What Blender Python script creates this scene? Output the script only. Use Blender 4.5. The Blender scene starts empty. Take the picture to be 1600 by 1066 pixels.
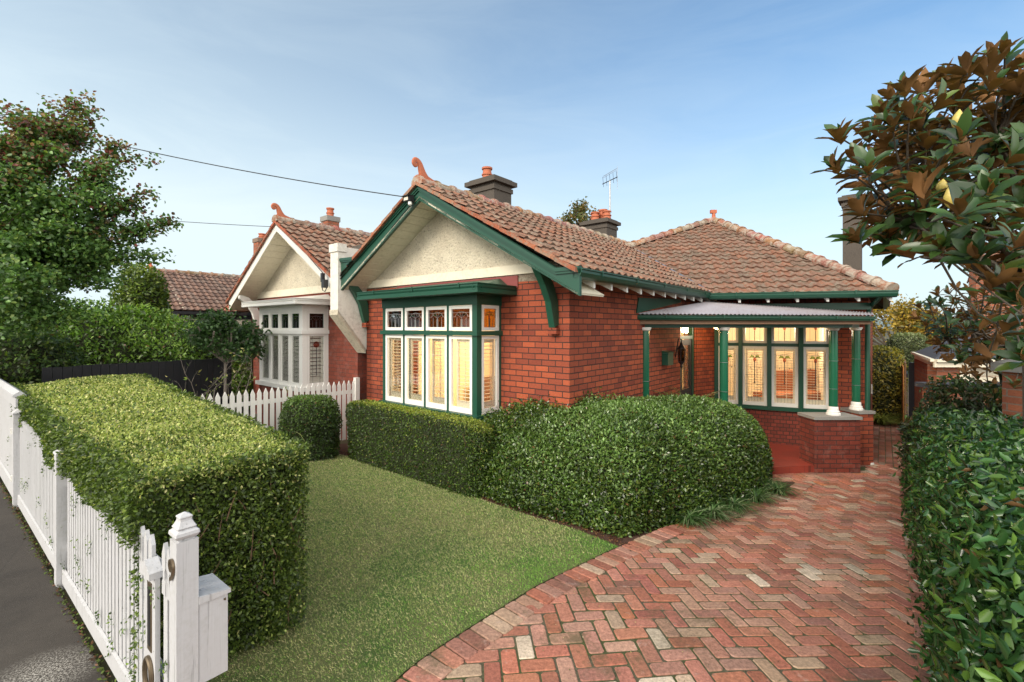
import bpy, math, random
import numpy as np
from mathutils import Vector, Matrix
RNG = np.random.default_rng(7)
random.seed(7)
S = bpy.context.scene
COL = S.collection
R = math.radians
# ------------------------------------------------------------------ frame of reference
EXPOSURE = 0.5; SKYSTR = 0.135; SUNSTR = 2.0; SKYHAZE = (4.6, 5.35, 5.6); SKYTINT = (0.80, 1.06, 1.19); FILL_SKY = (14.8, 14.3, 13.4); BAYLIGHT = 300; BOWLIGHT = 110; HALLLIGHT = 40; PORCHLIGHT = 12
HC = 2.70          # eye height above the porch ground (z = 0)
FP = 730.0         # focal length in photo pixels
YH = 512.0         # horizon row
K = 2.70 / 2.55
UX, UY = -0.7678, 0.6406     # along the front facade, to the left
VX, VY = 0.6406, 0.7678      # away from the street


def smooth(t):
    t = min(1.0, max(0.0, t))
    return t * t * (3 - 2 * t)


def zt(x, y):
    """Height of the ground: level at the street, falling gently to the porch."""
    v = VX * x + VY * y
    return 0.5 * (1 - min(1.0, max(0.0, (v - 3.2) / 6.4)))


def G(px, py):
    """Ground point seen at a photo pixel."""
    z = 0.3
    for _ in range(40):
        Z = (HC - z) * FP / (py - YH)
        x = (px - 800) / FP * Z
        z = z * 0.5 + zt(x, Z) * 0.5
    return (x, Z)


def P(px, py, Z):
    return Vector(((px - 800) / FP * Z, Z, HC - (py - YH) / FP * Z))


def H(s, d, z):
    """House frame: s along the facade to the left, d in front of it, z height."""
    x = 0.752 + s * UX - d * VX
    y = 6.10 + s * UY - d * VY
    return Vector((x * K, y * K, z))


# ------------------------------------------------------------------ object helpers
def tag(o, label=None, cat=None, group=None, kind=None):
    if label: o['label'] = label
    if cat: o['category'] = cat
    if group: o['group'] = group
    if kind: o['kind'] = kind
    return o


def empty(name, loc=(0, 0, 0), label=None, cat=None, group=None, rz=0):
    o = bpy.data.objects.new(name, None)
    o.empty_display_size = 0.1
    COL.objects.link(o)
    o.location = loc
    o.rotation_euler = (0, 0, rz)
    return tag(o, label, cat, group)


def root_loc(p):
    while p is not None and p.parent is not None:
        p = p.parent
    return Vector(p.location) if p is not None else Vector((0, 0, 0))


class MB:
    def __init__(self):
        self.v = []; self.f = []; self.m = []; self.uv = []; self.c = []

    def poly(self, pts, mat=0, uv=None, col=None):
        i = len(self.v)
        self.v.extend([tuple(p) for p in pts])
        self.f.append(list(range(i, i + len(pts))))
        self.m.append(mat)
        self.uv.append(uv)
        self.c.append(col)

    def box8(self, p, mat=0, uvf=None, col=None):
        # p: 4 bottom points (ccw from above), 4 top points
        for q in ((0, 3, 2, 1), (4, 5, 6, 7), (0, 1, 5, 4), (1, 2, 6, 5), (2, 3, 7, 6), (3, 0, 4, 7)):
            pts = [p[k] for k in q]
            self.poly(pts, mat, None if uvf is None else uvf(pts), col)

    def obox(self, o, ex, ey, ez, mat=0, col=None, uvf=None):
        """Box from a corner o and three edge vectors."""
        o = Vector(o); ex = Vector(ex); ey = Vector(ey); ez = Vector(ez)
        if ex.cross(ey).dot(ez) < 0:
            ex, ey = ey, ex
        self.box8([o, o + ex, o + ex + ey, o + ey, o + ez, o + ex + ez, o + ex + ey + ez, o + ey + ez], mat, uvf, col)

    def cbox(self, c, w, d, h, rz=0, mat=0, col=None, uvf=None):
        """Box standing on c, width w, depth d, height h, turned by rz."""
        a = Vector((math.cos(rz), math.sin(rz), 0)); b = Vector((-math.sin(rz), math.cos(rz), 0))
        c = Vector(c)
        self.obox(c - a * w / 2 - b * d / 2, a * w, b * d, (0, 0, h), mat, col, uvf)

    def prism(self, pts, ext, mat=0, uvf=None, col=None):
        pts = [Vector(p) for p in pts]; ext = Vector(ext)
        n = Vector((0, 0, 0))
        for i in range(len(pts)):
            n += pts[i].cross(pts[(i + 1) % len(pts)])
        if n.dot(ext) > 0:
            pts = pts[::-1]
        self.poly(pts, mat, uvf(pts) if uvf else None, col)
        q = [p + ext for p in pts]
        self.poly(q[::-1], mat, uvf(q[::-1]) if uvf else None, col)
        for i in range(len(pts)):
            j = (i + 1) % len(pts)
            r = [pts[j], pts[i], q[i], q[j]]
            self.poly(r, mat, uvf(r) if uvf else None, col)

    def tube(self, path, rad, n=8, mat=0, caps=True, col=None, flat=None):
        path = [Vector(p) for p in path]
        if not hasattr(rad, '__len__'):
            rad = [rad] * len(path)
        rings = []
        up = Vector((0, 0, 1))
        prev = None
        for i, p in enumerate(path):
            t = (path[min(i + 1, len(path) - 1)] - path[max(i - 1, 0)]).normalized()
            if prev is None:
                a = up if abs(t.z) < 0.9 else Vector((1, 0, 0))
                b1 = t.cross(a).normalized()
            else:
                b1 = (prev - t * prev.dot(t))
                b1 = b1.normalized() if b1.length > 1e-6 else t.orthogonal().normalized()
            prev = b1
            b2 = t.cross(b1)
            rings.append([p + (b1 * math.cos(2 * math.pi * k / n) * (flat or 1) + b2 * math.sin(2 * math.pi * k / n)) * rad[i] for k in range(n)])
        i0 = len(self.v)
        for r in rings:
            self.v.extend([tuple(q) for q in r])
        for i in range(len(rings) - 1):
            for k in range(n):
                a = i0 + i * n + k; b = i0 + i * n + (k + 1) % n
                self.f.append([a, b, b + n, a + n]); self.m.append(mat); self.uv.append(None); self.c.append(col)
        if caps:
            self.f.append([i0 + k for k in range(n)][::-1]); self.m.append(mat); self.uv.append(None); self.c.append(col)
            e = i0 + (len(rings) - 1) * n
            self.f.append([e + k for k in range(n)]); self.m.append(mat); self.uv.append(None); self.c.append(col)

    def lathe(self, c, prof, n=16, mat=0, sq=False, rz=0, col=None):
        """prof: list of (radius, z). sq: square section (n = 4)."""
        c = Vector(c)
        if sq: n = 4
        i0 = len(self.v)
        for r, z in prof:
            for k in range(n):
                a = 2 * math.pi * (k + (0.5 if sq else 0)) / n + rz
                rr = r * (math.sqrt(2) if sq else 1)
                self.v.append((c.x + rr * math.cos(a), c.y + rr * math.sin(a), c.z + z))
        for i in range(len(prof) - 1):
            for k in range(n):
                a = i0 + i * n + k; b = i0 + i * n + (k + 1) % n
                self.f.append([a, b, b + n, a + n]); self.m.append(mat); self.uv.append(None); self.c.append(col)
        self.f.append([i0 + k for k in range(n)][::-1]); self.m.append(mat); self.uv.append(None); self.c.append(col)
        e = i0 + (len(prof) - 1) * n
        self.f.append([e + k for k in range(n)]); self.m.append(mat); self.uv.append(None); self.c.append(col)

    def build(self, name, mats, parent=None, smooth_=False, bevel=0, sharp=35):
        if not isinstance(mats, (list, tuple)): mats = [mats]
        off = root_loc(parent)
        me = bpy.data.meshes.new(name)
        v = [(a - off.x, b - off.y, c - off.z) for a, b, c in self.v]
        me.from_pydata(v, [], self.f)
        for m in mats: me.materials.append(m)
        if len(mats) > 1:
            me.polygons.foreach_set('material_index', self.m)
        if any(u is not None for u in self.uv):
            ul = me.uv_layers.new(name='UVMap')
            data = []
            for u, f in zip(self.uv, self.f):
                if u is None: data.extend([0.0] * (2 * len(f)))
                else:
                    for q in u: data.extend((q[0], q[1]))
            ul.data.foreach_set('uv', data)
        if any(c is not None for c in self.c):
            ca = me.color_attributes.new('Col', 'FLOAT_COLOR', 'CORNER')
            data = []
            for c, f in zip(self.c, self.f):
                c = c or (1, 1, 1)
                data.extend([c[0], c[1], c[2], 1.0] * len(f))
            ca.data.foreach_set('color', data)
        if smooth_:
            me.polygons.foreach_set('use_smooth', [True] * len(me.polygons))
            try:
                me.set_sharp_from_angle(angle=R(sharp))
            except Exception:
                pass
        me.update()
        o = bpy.data.objects.new(name, me)
        COL.objects.link(o)
        if parent is not None:
            o.parent = parent
        if bevel:
            b = o.modifiers.new('bevel', 'BEVEL'); b.width = bevel; b.segments = 1; b.limit_method = 'ANGLE'; b.angle_limit = R(50)
        return o


def np_mesh(name, verts, nper, mat, cols=None, parent=None, faces_local=None):
    """Many equal little pieces: verts (N, k, 3); faces_local lists of local indices."""
    N, k, _ = verts.shape
    off = root_loc(parent)
    verts = verts - np.array([off.x, off.y, off.z])
    faces_local = faces_local or [list(range(k))]
    me = bpy.data.meshes.new(name)
    me.vertices.add(N * k)
    me.vertices.foreach_set('co', verts.reshape(-1).astype(np.float32))
    tot = []; idx = []
    for fl in faces_local:
        idx.append((np.arange(N)[:, None] * k + np.array(fl)[None, :]))
        tot.append(len(fl))
    # interleave per piece
    loops = np.concatenate(idx, axis=1).reshape(-1)
    totals = np.tile(np.array(tot), N)
    starts = np.concatenate([[0], np.cumsum(totals)[:-1]])
    me.loops.add(len(loops)); me.loops.foreach_set('vertex_index', loops.astype(np.int32))
    me.polygons.add(len(totals))
    me.polygons.foreach_set('loop_start', starts.astype(np.int32))
    me.polygons.foreach_set('loop_total', totals.astype(np.int32))
    me.materials.append(mat)
    if cols is not None:
        ca = me.color_attributes.new('Col', 'FLOAT_COLOR', 'POINT')
        c4 = np.ones((N, k, 4), dtype=np.float32)
        c4[:, :, :3] = cols[:, None, :]
        ca.data.foreach_set('color', c4.reshape(-1))
    me.update(calc_edges=True)
    me.validate()
    o = bpy.data.objects.new(name, me)
    COL.objects.link(o)
    if parent is not None: o.parent = parent
    return o


# ------------------------------------------------------------------ materials
def new_mat(name):
    m = bpy.data.materials.new(name); m.use_nodes = True
    nt = m.node_tree; nt.nodes.clear()
    out = nt.nodes.new('ShaderNodeOutputMaterial')
    b = nt.nodes.new('ShaderNodeBsdfPrincipled')
    nt.links.new(b.outputs[0], out.inputs[0])
    return m, nt, b, out


def nd(nt, t, **kw):
    n = nt.nodes.new(t)
    for k, v in kw.items():
        if hasattr(n, k): setattr(n, k, v)
        else: n.inputs[k].default_value = v
    return n


def ramp(nt, fac, stops):
    r = nt.nodes.new('ShaderNodeValToRGB')
    e = r.color_ramp.elements
    while len(e) < len(stops): e.new(0.5)
    for i, (p, c) in enumerate(stops):
        e[i].position = p
        e[i].color = (c[0], c[1], c[2], 1) if hasattr(c, '__len__') else (c, c, c, 1)
    nt.links.new(fac, r.inputs[0])
    return r.outputs[0]


def mixc(nt, fac, a, b, mode='MIX'):
    m = nt.nodes.new('ShaderNodeMix'); m.data_type = 'RGBA'; m.blend_type = mode
    for s, x in ((m.inputs[0], fac), (m.inputs[6], a), (m.inputs[7], b)):
        if hasattr(x, 'is_output') or isinstance(x, bpy.types.NodeSocket): nt.links.new(x, s)
        elif hasattr(x, '__len__'): s.default_value = (x[0], x[1], x[2], 1)
        else: s.default_value = x
    return m.outputs[2]


def noise(nt, scale, detail=4, rough=0.55, vec=None, dist=0):
    n = nd(nt, 'ShaderNodeTexNoise'); n.inputs['Scale'].default_value = scale
    n.inputs['Detail'].default_value = detail; n.inputs['Roughness'].default_value = rough
    n.inputs['Distortion'].default_value = dist
    if vec is None:
        vec = nt.nodes.new('ShaderNodeTexCoord').outputs['Object']
    nt.links.new(vec, n.inputs['Vector'])
    return n.outputs['Fac']


def bump(nt, b, h, strength=0.3, dist=0.01):
    n = nt.nodes.new('ShaderNodeBump'); n.inputs['Strength'].default_value = strength
    n.inputs['Distance'].default_value = dist
    nt.links.new(h, n.inputs['Height']); nt.links.new(n.outputs[0], b.inputs['Normal'])


def paint(name, c, rough=0.5, dirt=0.25, scale=3.0, dirtc=None, bs=0.15, bscale=60, spec=0.4, grain=0.0):
    m, nt, b, _ = new_mat(name)
    f = ramp(nt, noise(nt, scale, 6, 0.65), [(0.35, 0), (0.72, 1)])
    f2 = ramp(nt, noise(nt, scale * 9, 5, 0.7), [(0.45, 0), (0.75, 1)])
    mx = nd(nt, 'ShaderNodeMath', operation='MULTIPLY'); nt.links.new(f, mx.inputs[0]); nt.links.new(f2, mx.inputs[1])
    sc = nd(nt, 'ShaderNodeMath', operation='MULTIPLY'); nt.links.new(mx.outputs[0], sc.inputs[0]); sc.inputs[1].default_value = dirt * 2
    dc = dirtc or tuple(x * 0.45 for x in c)
    col = mixc(nt, sc.outputs[0], c, dc)
    if grain:      # upright timber grain with fine cracks in the paint, and the odd knock
        mp_ = nt.nodes.new('ShaderNodeMapping'); mp_.inputs['Scale'].default_value = (55, 55, 2.2)
        nt.links.new(nt.nodes.new('ShaderNodeTexCoord').outputs['Object'], mp_.inputs[0])
        gn = noise(nt, 1.0, 4, 0.6, mp_.outputs[0], 0.6)
        ck_ = ramp(nt, gn, [(0.33, grain), (0.40, 0)])
        col = mixc(nt, ck_, col, tuple(x * 0.45 for x in c))
        kn = ramp(nt, noise(nt, 24, 2, 0.5), [(0.76, 0), (0.79, 0.7)])
        col = mixc(nt, kn, col, (0.16, 0.14, 0.11))
    nt.links.new(col, b.inputs['Base Color'])
    b.inputs['Roughness'].default_value = rough
    b.inputs['Specular IOR Level'].default_value = spec
    bump(nt, b, gn if grain else noise(nt, bscale, 3), bs, 0.004)
    return m


def brick_mat(name, c1, c2, mortar, bw=0.24, bh=0.086, ms=0.008, grime=0.35, offset=0.5, pale=0.0):
    m, nt, b, _ = new_mat(name)
    uv = nt.nodes.new('ShaderNodeUVMap')
    wob = nd(nt, 'ShaderNodeTexNoise'); wob.inputs['Scale'].default_value = 9; nt.links.new(uv.outputs[0], wob.inputs['Vector'])
    ws = nd(nt, 'ShaderNodeVectorMath', operation='SCALE'); ws.inputs['Scale'].default_value = 0.006
    nt.links.new(wob.outputs['Color'], ws.inputs[0])
    ad = nd(nt, 'ShaderNodeVectorMath', operation='ADD'); nt.links.new(uv.outputs[0], ad.inputs[0]); nt.links.new(ws.outputs[0], ad.inputs[1])
    t = nt.nodes.new('ShaderNodeTexBrick')
    nt.links.new(ad.outputs[0], t.inputs['Vector'])
    t.inputs['Scale'].default_value = 1
    t.inputs['Brick Width'].default_value = bw; t.inputs['Row Height'].default_value = bh
    t.inputs['Mortar Size'].default_value = ms; t.inputs['Mortar Smooth'].default_value = 0.15
    t.inputs['Bias'].default_value = 0.0
    t.offset = offset
    t.inputs['Color1'].default_value = (*c1, 1); t.inputs['Color2'].default_value = (*c2, 1)
    t.inputs['Mortar'].default_value = (*mortar, 1)
    g = ramp(nt, noise(nt, 1.1, 6, 0.7, uv.outputs[0]), [(0.38, 0.0), (0.7, 1.0)])
    sc = nd(nt, 'ShaderNodeMath', operation='MULTIPLY'); nt.links.new(g, sc.inputs[0]); sc.inputs[1].default_value = grime
    col = mixc(nt, sc.outputs[0], t.outputs['Color'], tuple(x * 0.42 for x in c2))
    fine = ramp(nt, noise(nt, 45, 5, 0.7, uv.outputs[0]), [(0.3, 0.78), (0.7, 1.15)])
    col = mixc(nt, 1.0, col, fine, 'MULTIPLY')
    # little white fixing marks and lime spots
    sp = ramp(nt, noise(nt, 16, 2, 0.5, uv.outputs[0]), [(0.79, 0), (0.81, 1)])
    col = mixc(nt, sp, col, (0.5, 0.42, 0.38))
    if pale:
        pn = ramp(nt, noise(nt, 2.3, 6, 0.75, uv.outputs[0]), [(0.5, 0), (0.66, pale)])
        col = mixc(nt, pn, col, (0.36, 0.25, 0.22))
    nt.links.new(col, b.inputs['Base Color'])
    b.inputs['Roughness'].default_value = 0.82
    b.inputs['Specular IOR Level'].default_value = 0.3
    inv = nd(nt, 'ShaderNodeMath', operation='MULTIPLY_ADD'); nt.links.new(t.outputs['Fac'], inv.inputs[0]); inv.inputs[1].default_value = -1; inv.inputs[2].default_value = 1
    fn = nd(nt, 'ShaderNodeMath', operation='MULTIPLY_ADD'); nt.links.new(noise(nt, 60, 4, 0.6, uv.outputs[0]), fn.inputs[0]); fn.inputs[1].default_value = 0.35
    nt.links.new(inv.outputs[0], fn.inputs[2])
    bump(nt, b, fn.outputs[0], 0.7, 0.006)
    return m


def attr_mat(name, rough=0.8, nscale=30, lo=0.7, hi=1.2, bs=0.4, spec=0.3, stain=None, stain_amt=0.5, stain_scale=4, bdist=0.004, stain_lo=0.5, stain_hi=0.7):
    """Colour from the mesh's per-piece colours, broken up by noise."""
    m, nt, b, _ = new_mat(name)
    a = nt.nodes.new('ShaderNodeAttribute'); a.attribute_name = 'Col'
    f = ramp(nt, noise(nt, nscale, 5, 0.7), [(0.28, lo), (0.72, hi)])
    col = mixc(nt, 1.0, a.outputs['Color'], f, 'MULTIPLY')
    if stain:
        s = ramp(nt, noise(nt, stain_scale, 8, 0.75), [(stain_lo, 0), (stain_hi, stain_amt)])
        col = mixc(nt, s, col, stain)
    nt.links.new(col, b.inputs['Base Color'])
    b.inputs['Roughness'].default_value = rough
    b.inputs['Specular IOR Level'].default_value = spec
    bump(nt, b, noise(nt, nscale * 1.5, 5, 0.7), bs, bdist)
    return m


def leaf_mat(name, rough=0.42, trans=0.3, spec=0.5, back=None, tcol=1.3):
    m, nt, b, out = new_mat(name)
    a = nt.nodes.new('ShaderNodeAttribute'); a.attribute_name = 'Col'
    col = a.outputs['Color']
    if back is not None:
        g = nt.nodes.new('ShaderNodeNewGeometry')
        bc = mixc(nt, ramp(nt, noise(nt, 5, 2), [(0.35, 0), (0.65, 1)]), back, tuple(x * 0.5 for x in back))
        col = mixc(nt, g.outputs['Backfacing'], col, bc)
        rr = nd(nt, 'ShaderNodeMath', operation='MULTIPLY_ADD'); nt.links.new(g.outputs['Backfacing'], rr.inputs[0]); rr.inputs[1].default_value = 0.4; rr.inputs[2].default_value = rough
        nt.links.new(rr.outputs[0], b.inputs['Roughness'])
    else:
        b.inputs['Roughness'].default_value = rough
    nt.links.new(col, b.inputs['Base Color'])
    b.inputs['Specular IOR Level'].default_value = spec
    t = nt.nodes.new('ShaderNodeBsdfTranslucent')
    tc = mixc(nt, 1.0, col, (tcol, tcol * 1.05, tcol * 0.5), 'MULTIPLY')
    nt.links.new(tc, t.inputs['Color'])
    mx = nt.nodes.new('ShaderNodeMixShader'); mx.inputs[0].default_value = trans
    nt.links.new(b.outputs[0], mx.inputs[1]); nt.links.new(t.outputs[0], mx.inputs[2])
    nt.links.new(mx.outputs[0], out.inputs[0])
    return m


def glass_mat(name, tint=(1, 1, 1), refl=0.12, rough=0.02):
    m, nt, b, out = new_mat(name)
    nt.nodes.remove(b)
    t = nt.nodes.new('ShaderNodeBsdfTransparent'); t.inputs[0].default_value = (*tint, 1)
    g = nt.nodes.new('ShaderNodeBsdfGlossy'); g.inputs['Roughness'].default_value = rough
    fr = nt.nodes.new('ShaderNodeLayerWeight'); fr.inputs[0].default_value = 0.25
    ad = nd(nt, 'ShaderNodeMath', operation='MULTIPLY_ADD'); nt.links.new(fr.outputs['Fresnel'], ad.inputs[0]); ad.inputs[1].default_value = 0.6; ad.inputs[2].default_value = refl
    mx = nt.nodes.new('ShaderNodeMixShader')
    nt.links.new(ad.outputs[0], mx.inputs[0]); nt.links.new(t.outputs[0], mx.inputs[1]); nt.links.new(g.outputs[0], mx.inputs[2])
    nt.links.new(mx.outputs[0], out.inputs[0])
    return m


M = {}
M['brick'] = brick_mat('brick_front', (0.40, 0.092, 0.040), (0.21, 0.048, 0.028), (0.050, 0.028, 0.022), grime=0.3)
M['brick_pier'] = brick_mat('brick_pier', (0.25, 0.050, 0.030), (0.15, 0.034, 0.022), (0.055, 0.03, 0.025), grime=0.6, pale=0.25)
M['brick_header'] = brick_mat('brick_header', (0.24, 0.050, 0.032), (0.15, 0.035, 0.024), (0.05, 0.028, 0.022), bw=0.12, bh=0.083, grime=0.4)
M['brick_neighbour'] = brick_mat('brick_neighbour', (0.27, 0.065, 0.04), (0.20, 0.05, 0.03), (0.10, 0.05, 0.04), grime=0.5, pale=0.25, ms=0.006)
M['brick_far'] = brick_mat('brick_far', (0.36, 0.12, 0.06), (0.24, 0.08, 0.045), (0.22, 0.16, 0.12), grime=0.2)
M['green'] = paint('green_trim', (0.014, 0.070, 0.043), 0.36, 0.5, 2.5, (0.035, 0.065, 0.05), 0.15, 25)
M['green_tile'] = paint('glazed_green', (0.014, 0.105, 0.055), 0.16, 0.2, 4, (0.008, 0.06, 0.035), 0.12, 14, 0.6)
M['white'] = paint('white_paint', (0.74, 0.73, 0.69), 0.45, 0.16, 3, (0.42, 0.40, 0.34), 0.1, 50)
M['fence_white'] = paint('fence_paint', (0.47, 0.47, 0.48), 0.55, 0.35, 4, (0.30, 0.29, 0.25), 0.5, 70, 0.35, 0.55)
M['cream'] = paint('cream_paint', (0.72, 0.66, 0.52), 0.55, 0.45, 2, (0.38, 0.33, 0.22), 0.12, 40)
M['render'] = paint('white_render', (0.72, 0.69, 0.62), 0.8, 0.45, 1.6, (0.26, 0.22, 0.17), 0.6, 60)
M['terracotta'] = paint('terracotta', (0.42, 0.125, 0.06), 0.7, 0.4, 8, (0.12, 0.06, 0.04), 0.3, 40)
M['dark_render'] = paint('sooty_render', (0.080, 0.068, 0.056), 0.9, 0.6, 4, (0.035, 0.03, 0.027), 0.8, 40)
M['concrete'] = paint('coping_stone', (0.25, 0.24, 0.22), 0.8, 0.5, 5, (0.10, 0.10, 0.09), 0.4, 50)
M['lintel'] = paint('lintel_paint', (0.23, 0.055, 0.05), 0.6, 0.2, 3)
M['black'] = paint('black_paint', (0.016, 0.018, 0.022), 0.45, 0.3, 3, (0.04, 0.04, 0.045), 0.2, 30)
M['iron'] = paint('black_iron', (0.02, 0.02, 0.022), 0.4, 0.2, 8)
M['brass'] = paint('aged_brass', (0.17, 0.13, 0.085), 0.35, 0.4, 14, (0.06, 0.05, 0.04))
M['brass'].node_tree.nodes['Principled BSDF'].inputs['Metallic'].default_value = 0.7
M['metal'] = paint('grey_metal', (0.35, 0.36, 0.37), 0.4, 0.3, 10)
M['metal'].node_tree.nodes['Principled BSDF'].inputs['Metallic'].default_value = 0.8
M['red_floor'] = paint('red_porch_paint', (0.27, 0.045, 0.03), 0.3, 0.35, 3, (0.13, 0.03, 0.02), 0.1, 20)
M['soil'] = paint('bed_soil', (0.075, 0.035, 0.022), 0.95, 0.8, 14, (0.022, 0.012, 0.008), 1.0, 50)
M['bark'] = paint('bark', (0.10, 0.08, 0.06), 0.9, 0.6, 12, (0.035, 0.028, 0.022), 1.0, 60)
M['bark_pale'] = paint('bark_pale', (0.22, 0.19, 0.155), 0.85, 0.5, 10, (0.09, 0.075, 0.06), 0.7, 50)
M['twig'] = paint('twig', (0.14, 0.085, 0.05), 0.9, 0.4, 12)
M['wood'] = paint('weathered_wood', (0.20, 0.12, 0.075), 0.8, 0.5, 6, (0.08, 0.05, 0.035), 0.5, 30)
M['slat'] = paint('shutter_slat', (0.80, 0.72, 0.58), 0.5, 0.05, 3)
M['slat_white'] = paint('shutter_white', (0.78, 0.78, 0.74), 0.5, 0.05, 3)
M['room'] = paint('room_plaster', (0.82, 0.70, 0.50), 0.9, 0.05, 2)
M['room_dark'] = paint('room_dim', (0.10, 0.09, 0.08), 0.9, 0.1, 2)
M['furniture'] = paint('dark_furniture', (0.12, 0.06, 0.035), 0.6, 0.2, 5)
M['furniture_red'] = paint('russet_sofa', (0.35, 0.12, 0.05), 0.7, 0.2, 5)
M['glass'] = glass_mat('window_glass', (0.97, 0.97, 0.95), 0.03)
M['glass_brown'] = glass_mat('stained_glass_brown', (0.26, 0.16, 0.11), 0.06)
M['glass_amber'] = glass_mat('stained_glass_amber', (0.50, 0.33, 0.12), 0.06)
M['glass_green'] = glass_mat('stained_glass_green', (0.10, 0.30, 0.22), 0.07)
M['glass_pink'] = glass_mat('stained_glass_red', (0.62, 0.22, 0.17), 0.05)
M['lead'] = paint('lead_came', (0.07, 0.07, 0.075), 0.5, 0.2, 8)
M['lead_light'] = paint('lead_came_pale', (0.30, 0.33, 0.33), 0.5, 0.2, 8)
M['garage_roof'] = paint('dark_membrane', (0.045, 0.047, 0.055), 0.7, 0.5, 4, (0.10, 0.10, 0.11), 0.3, 30)
M['corr'] = paint('corrugated_iron', (0.34, 0.32, 0.34), 0.5, 0.7, 2.2, (0.20, 0.12, 0.10), 0.1, 30)
M['tile'] = attr_mat('roof_tile', 0.85, 34, 0.55, 1.40, 0.8, 0.2, stain=(0.22, 0.19, 0.145), stain_amt=0.8, stain_scale=9, bdist=0.008, stain_lo=0.48, stain_hi=0.60)
M['tile_far'] = attr_mat('roof_tile_far', 0.85, 16, 0.6, 1.3, 0.6, 0.2, stain=(0.17, 0.15, 0.13), stain_amt=0.6, stain_scale=3.0, bdist=0.006)
M['cap'] = attr_mat('ridge_tile', 0.85, 26, 0.6, 1.3, 0.7, 0.2, stain=(0.36, 0.32, 0.26), stain_amt=0.9, stain_scale=5, bdist=0.008, stain_lo=0.45, stain_hi=0.58)
M['paver'] = attr_mat('paving_brick', 0.80, 42, 0.55, 1.38, 0.9, 0.25, stain=(0.085, 0.065, 0.048), stain_amt=0.5, stain_scale=1.9, bdist=0.006, stain_lo=0.5, stain_hi=0.72)
nt = M['paver'].node_tree; pb_ = nt.nodes['Principled BSDF']; src = pb_.inputs['Base Color'].links[0].from_socket
bl_ = ramp(nt, noise(nt, 9, 7, 0.8), [(0.58, 0), (0.68, 0.5)]); c_ = mixc(nt, bl_, src, (0.46, 0.36, 0.30))
ms_ = ramp(nt, noise(nt, 2.6, 8, 0.78), [(0.54, 0), (0.66, 0.65)]); c_ = mixc(nt, ms_, c_, (0.085, 0.080, 0.040))
nt.links.new(c_, pb_.inputs['Base Color'])
M['lf'] = leaf_mat('leaf_soft', 0.45, 0.32)
M['lf_gloss'] = leaf_mat('leaf_gloss', 0.28, 0.22, 0.6)
M['lf_magnolia'] = leaf_mat('leaf_magnolia', 0.33, 0.12, 0.45, back=(0.30, 0.145, 0.05), tcol=1.2)
M['lf_grass'] = leaf_mat('leaf_grass', 0.6, 0.3, 0.3)
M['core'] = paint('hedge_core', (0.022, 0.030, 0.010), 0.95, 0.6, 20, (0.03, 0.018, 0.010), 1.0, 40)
M['bud'] = paint('magnolia_bud', (0.50, 0.40, 0.10), 0.4, 0.3, 12, (0.25, 0.14, 0.05))
# ------------------------------------------------------------------ foliage
def unit(a):
    return a / (np.linalg.norm(a, axis=-1, keepdims=True) + 1e-9)


LEAF4 = (np.array([[0, 0, 0], [0.45, 0.5, 0.10], [1, 0, 0.0], [0.45, -0.5, 0.10]]), [[0, 3, 2, 1]])
LEAF6 = (np.array([[0, 0, 0], [0.32, 0.46, 0.12], [0.75, 0.34, 0.07], [1, 0, -0.05], [0.75, -0.34, 0.07], [0.32, -0.46, 0.12]]),
         [[0, 3, 2, 1], [0, 5, 4, 3]])
LEAF8 = (np.array([[0, 0, 0], [0.25, 0.36, 0.07], [0.55, 0.5, 0.08], [0.82, 0.30, 0.02], [1, 0, -0.10], [0.82, -0.30, 0.02], [0.55, -0.5, 0.08], [0.25, -0.36, 0.07], [0.55, 0, 0.0]]),
         [[0, 8, 2, 1], [8, 4, 3, 2], [0, 7, 6, 8], [8, 6, 5, 4]])


def leaves(name, Pn, Nn, L, ratio, cols, mat, parent=None, T=LEAF4, D=None, droop=0.0):
    """Pn points, Nn facing directions, L lengths, ratio width/length, D pointing directions."""
    n = len(Pn)
    Nn = unit(Nn)
    if D is None:
        D = RNG.normal(size=(n, 3))
    D = D - (D * Nn).sum(1, keepdims=True) * Nn
    D = unit(D)
    D[:, 2] -= droop
    D = unit(D)
    Nn = unit(Nn - (Nn * D).sum(1, keepdims=True) * D)
    Sd = np.cross(Nn, D)
    tv, tf = T
    L = np.asarray(L).reshape(-1, 1)
    V = (Pn[:, None, :]
         + tv[None, :, 0:1] * (D * L)[:, None, :]
         + tv[None, :, 1:2] * (Sd * L * ratio)[:, None, :]
         + tv[None, :, 2:3] * (Nn * L)[:, None, :])
    return np_mesh(name, V, tv.shape[0], mat, cols, parent, tf)


def palette(n, cs, w=None, jit=0.2):
    cs = np.array(cs)
    i = RNG.choice(len(cs), size=n, p=None if w is None else np.array(w) / sum(w))
    c = cs[i] * (1 + RNG.normal(size=(n, 1)) * jit)
    return np.clip(c, 0.004, 1)


def lump(p, f, seed=0.0):
    """Smooth pseudo noise in -1..1 of points (n,3)."""
    x, y, z = p[:, 0] * f + seed, p[:, 1] * f - seed * 1.7, p[:, 2] * f + seed * 0.6
    return (np.sin(x * 1.7 + 1.3 * np.sin(y * 1.1)) + np.sin(y * 2.3 + 1.7 * np.sin(z * 1.3 + x * 0.5)) + np.sin(z * 2.9 + x * 1.9 + np.cos(y * 1.4))) / 3


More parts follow.
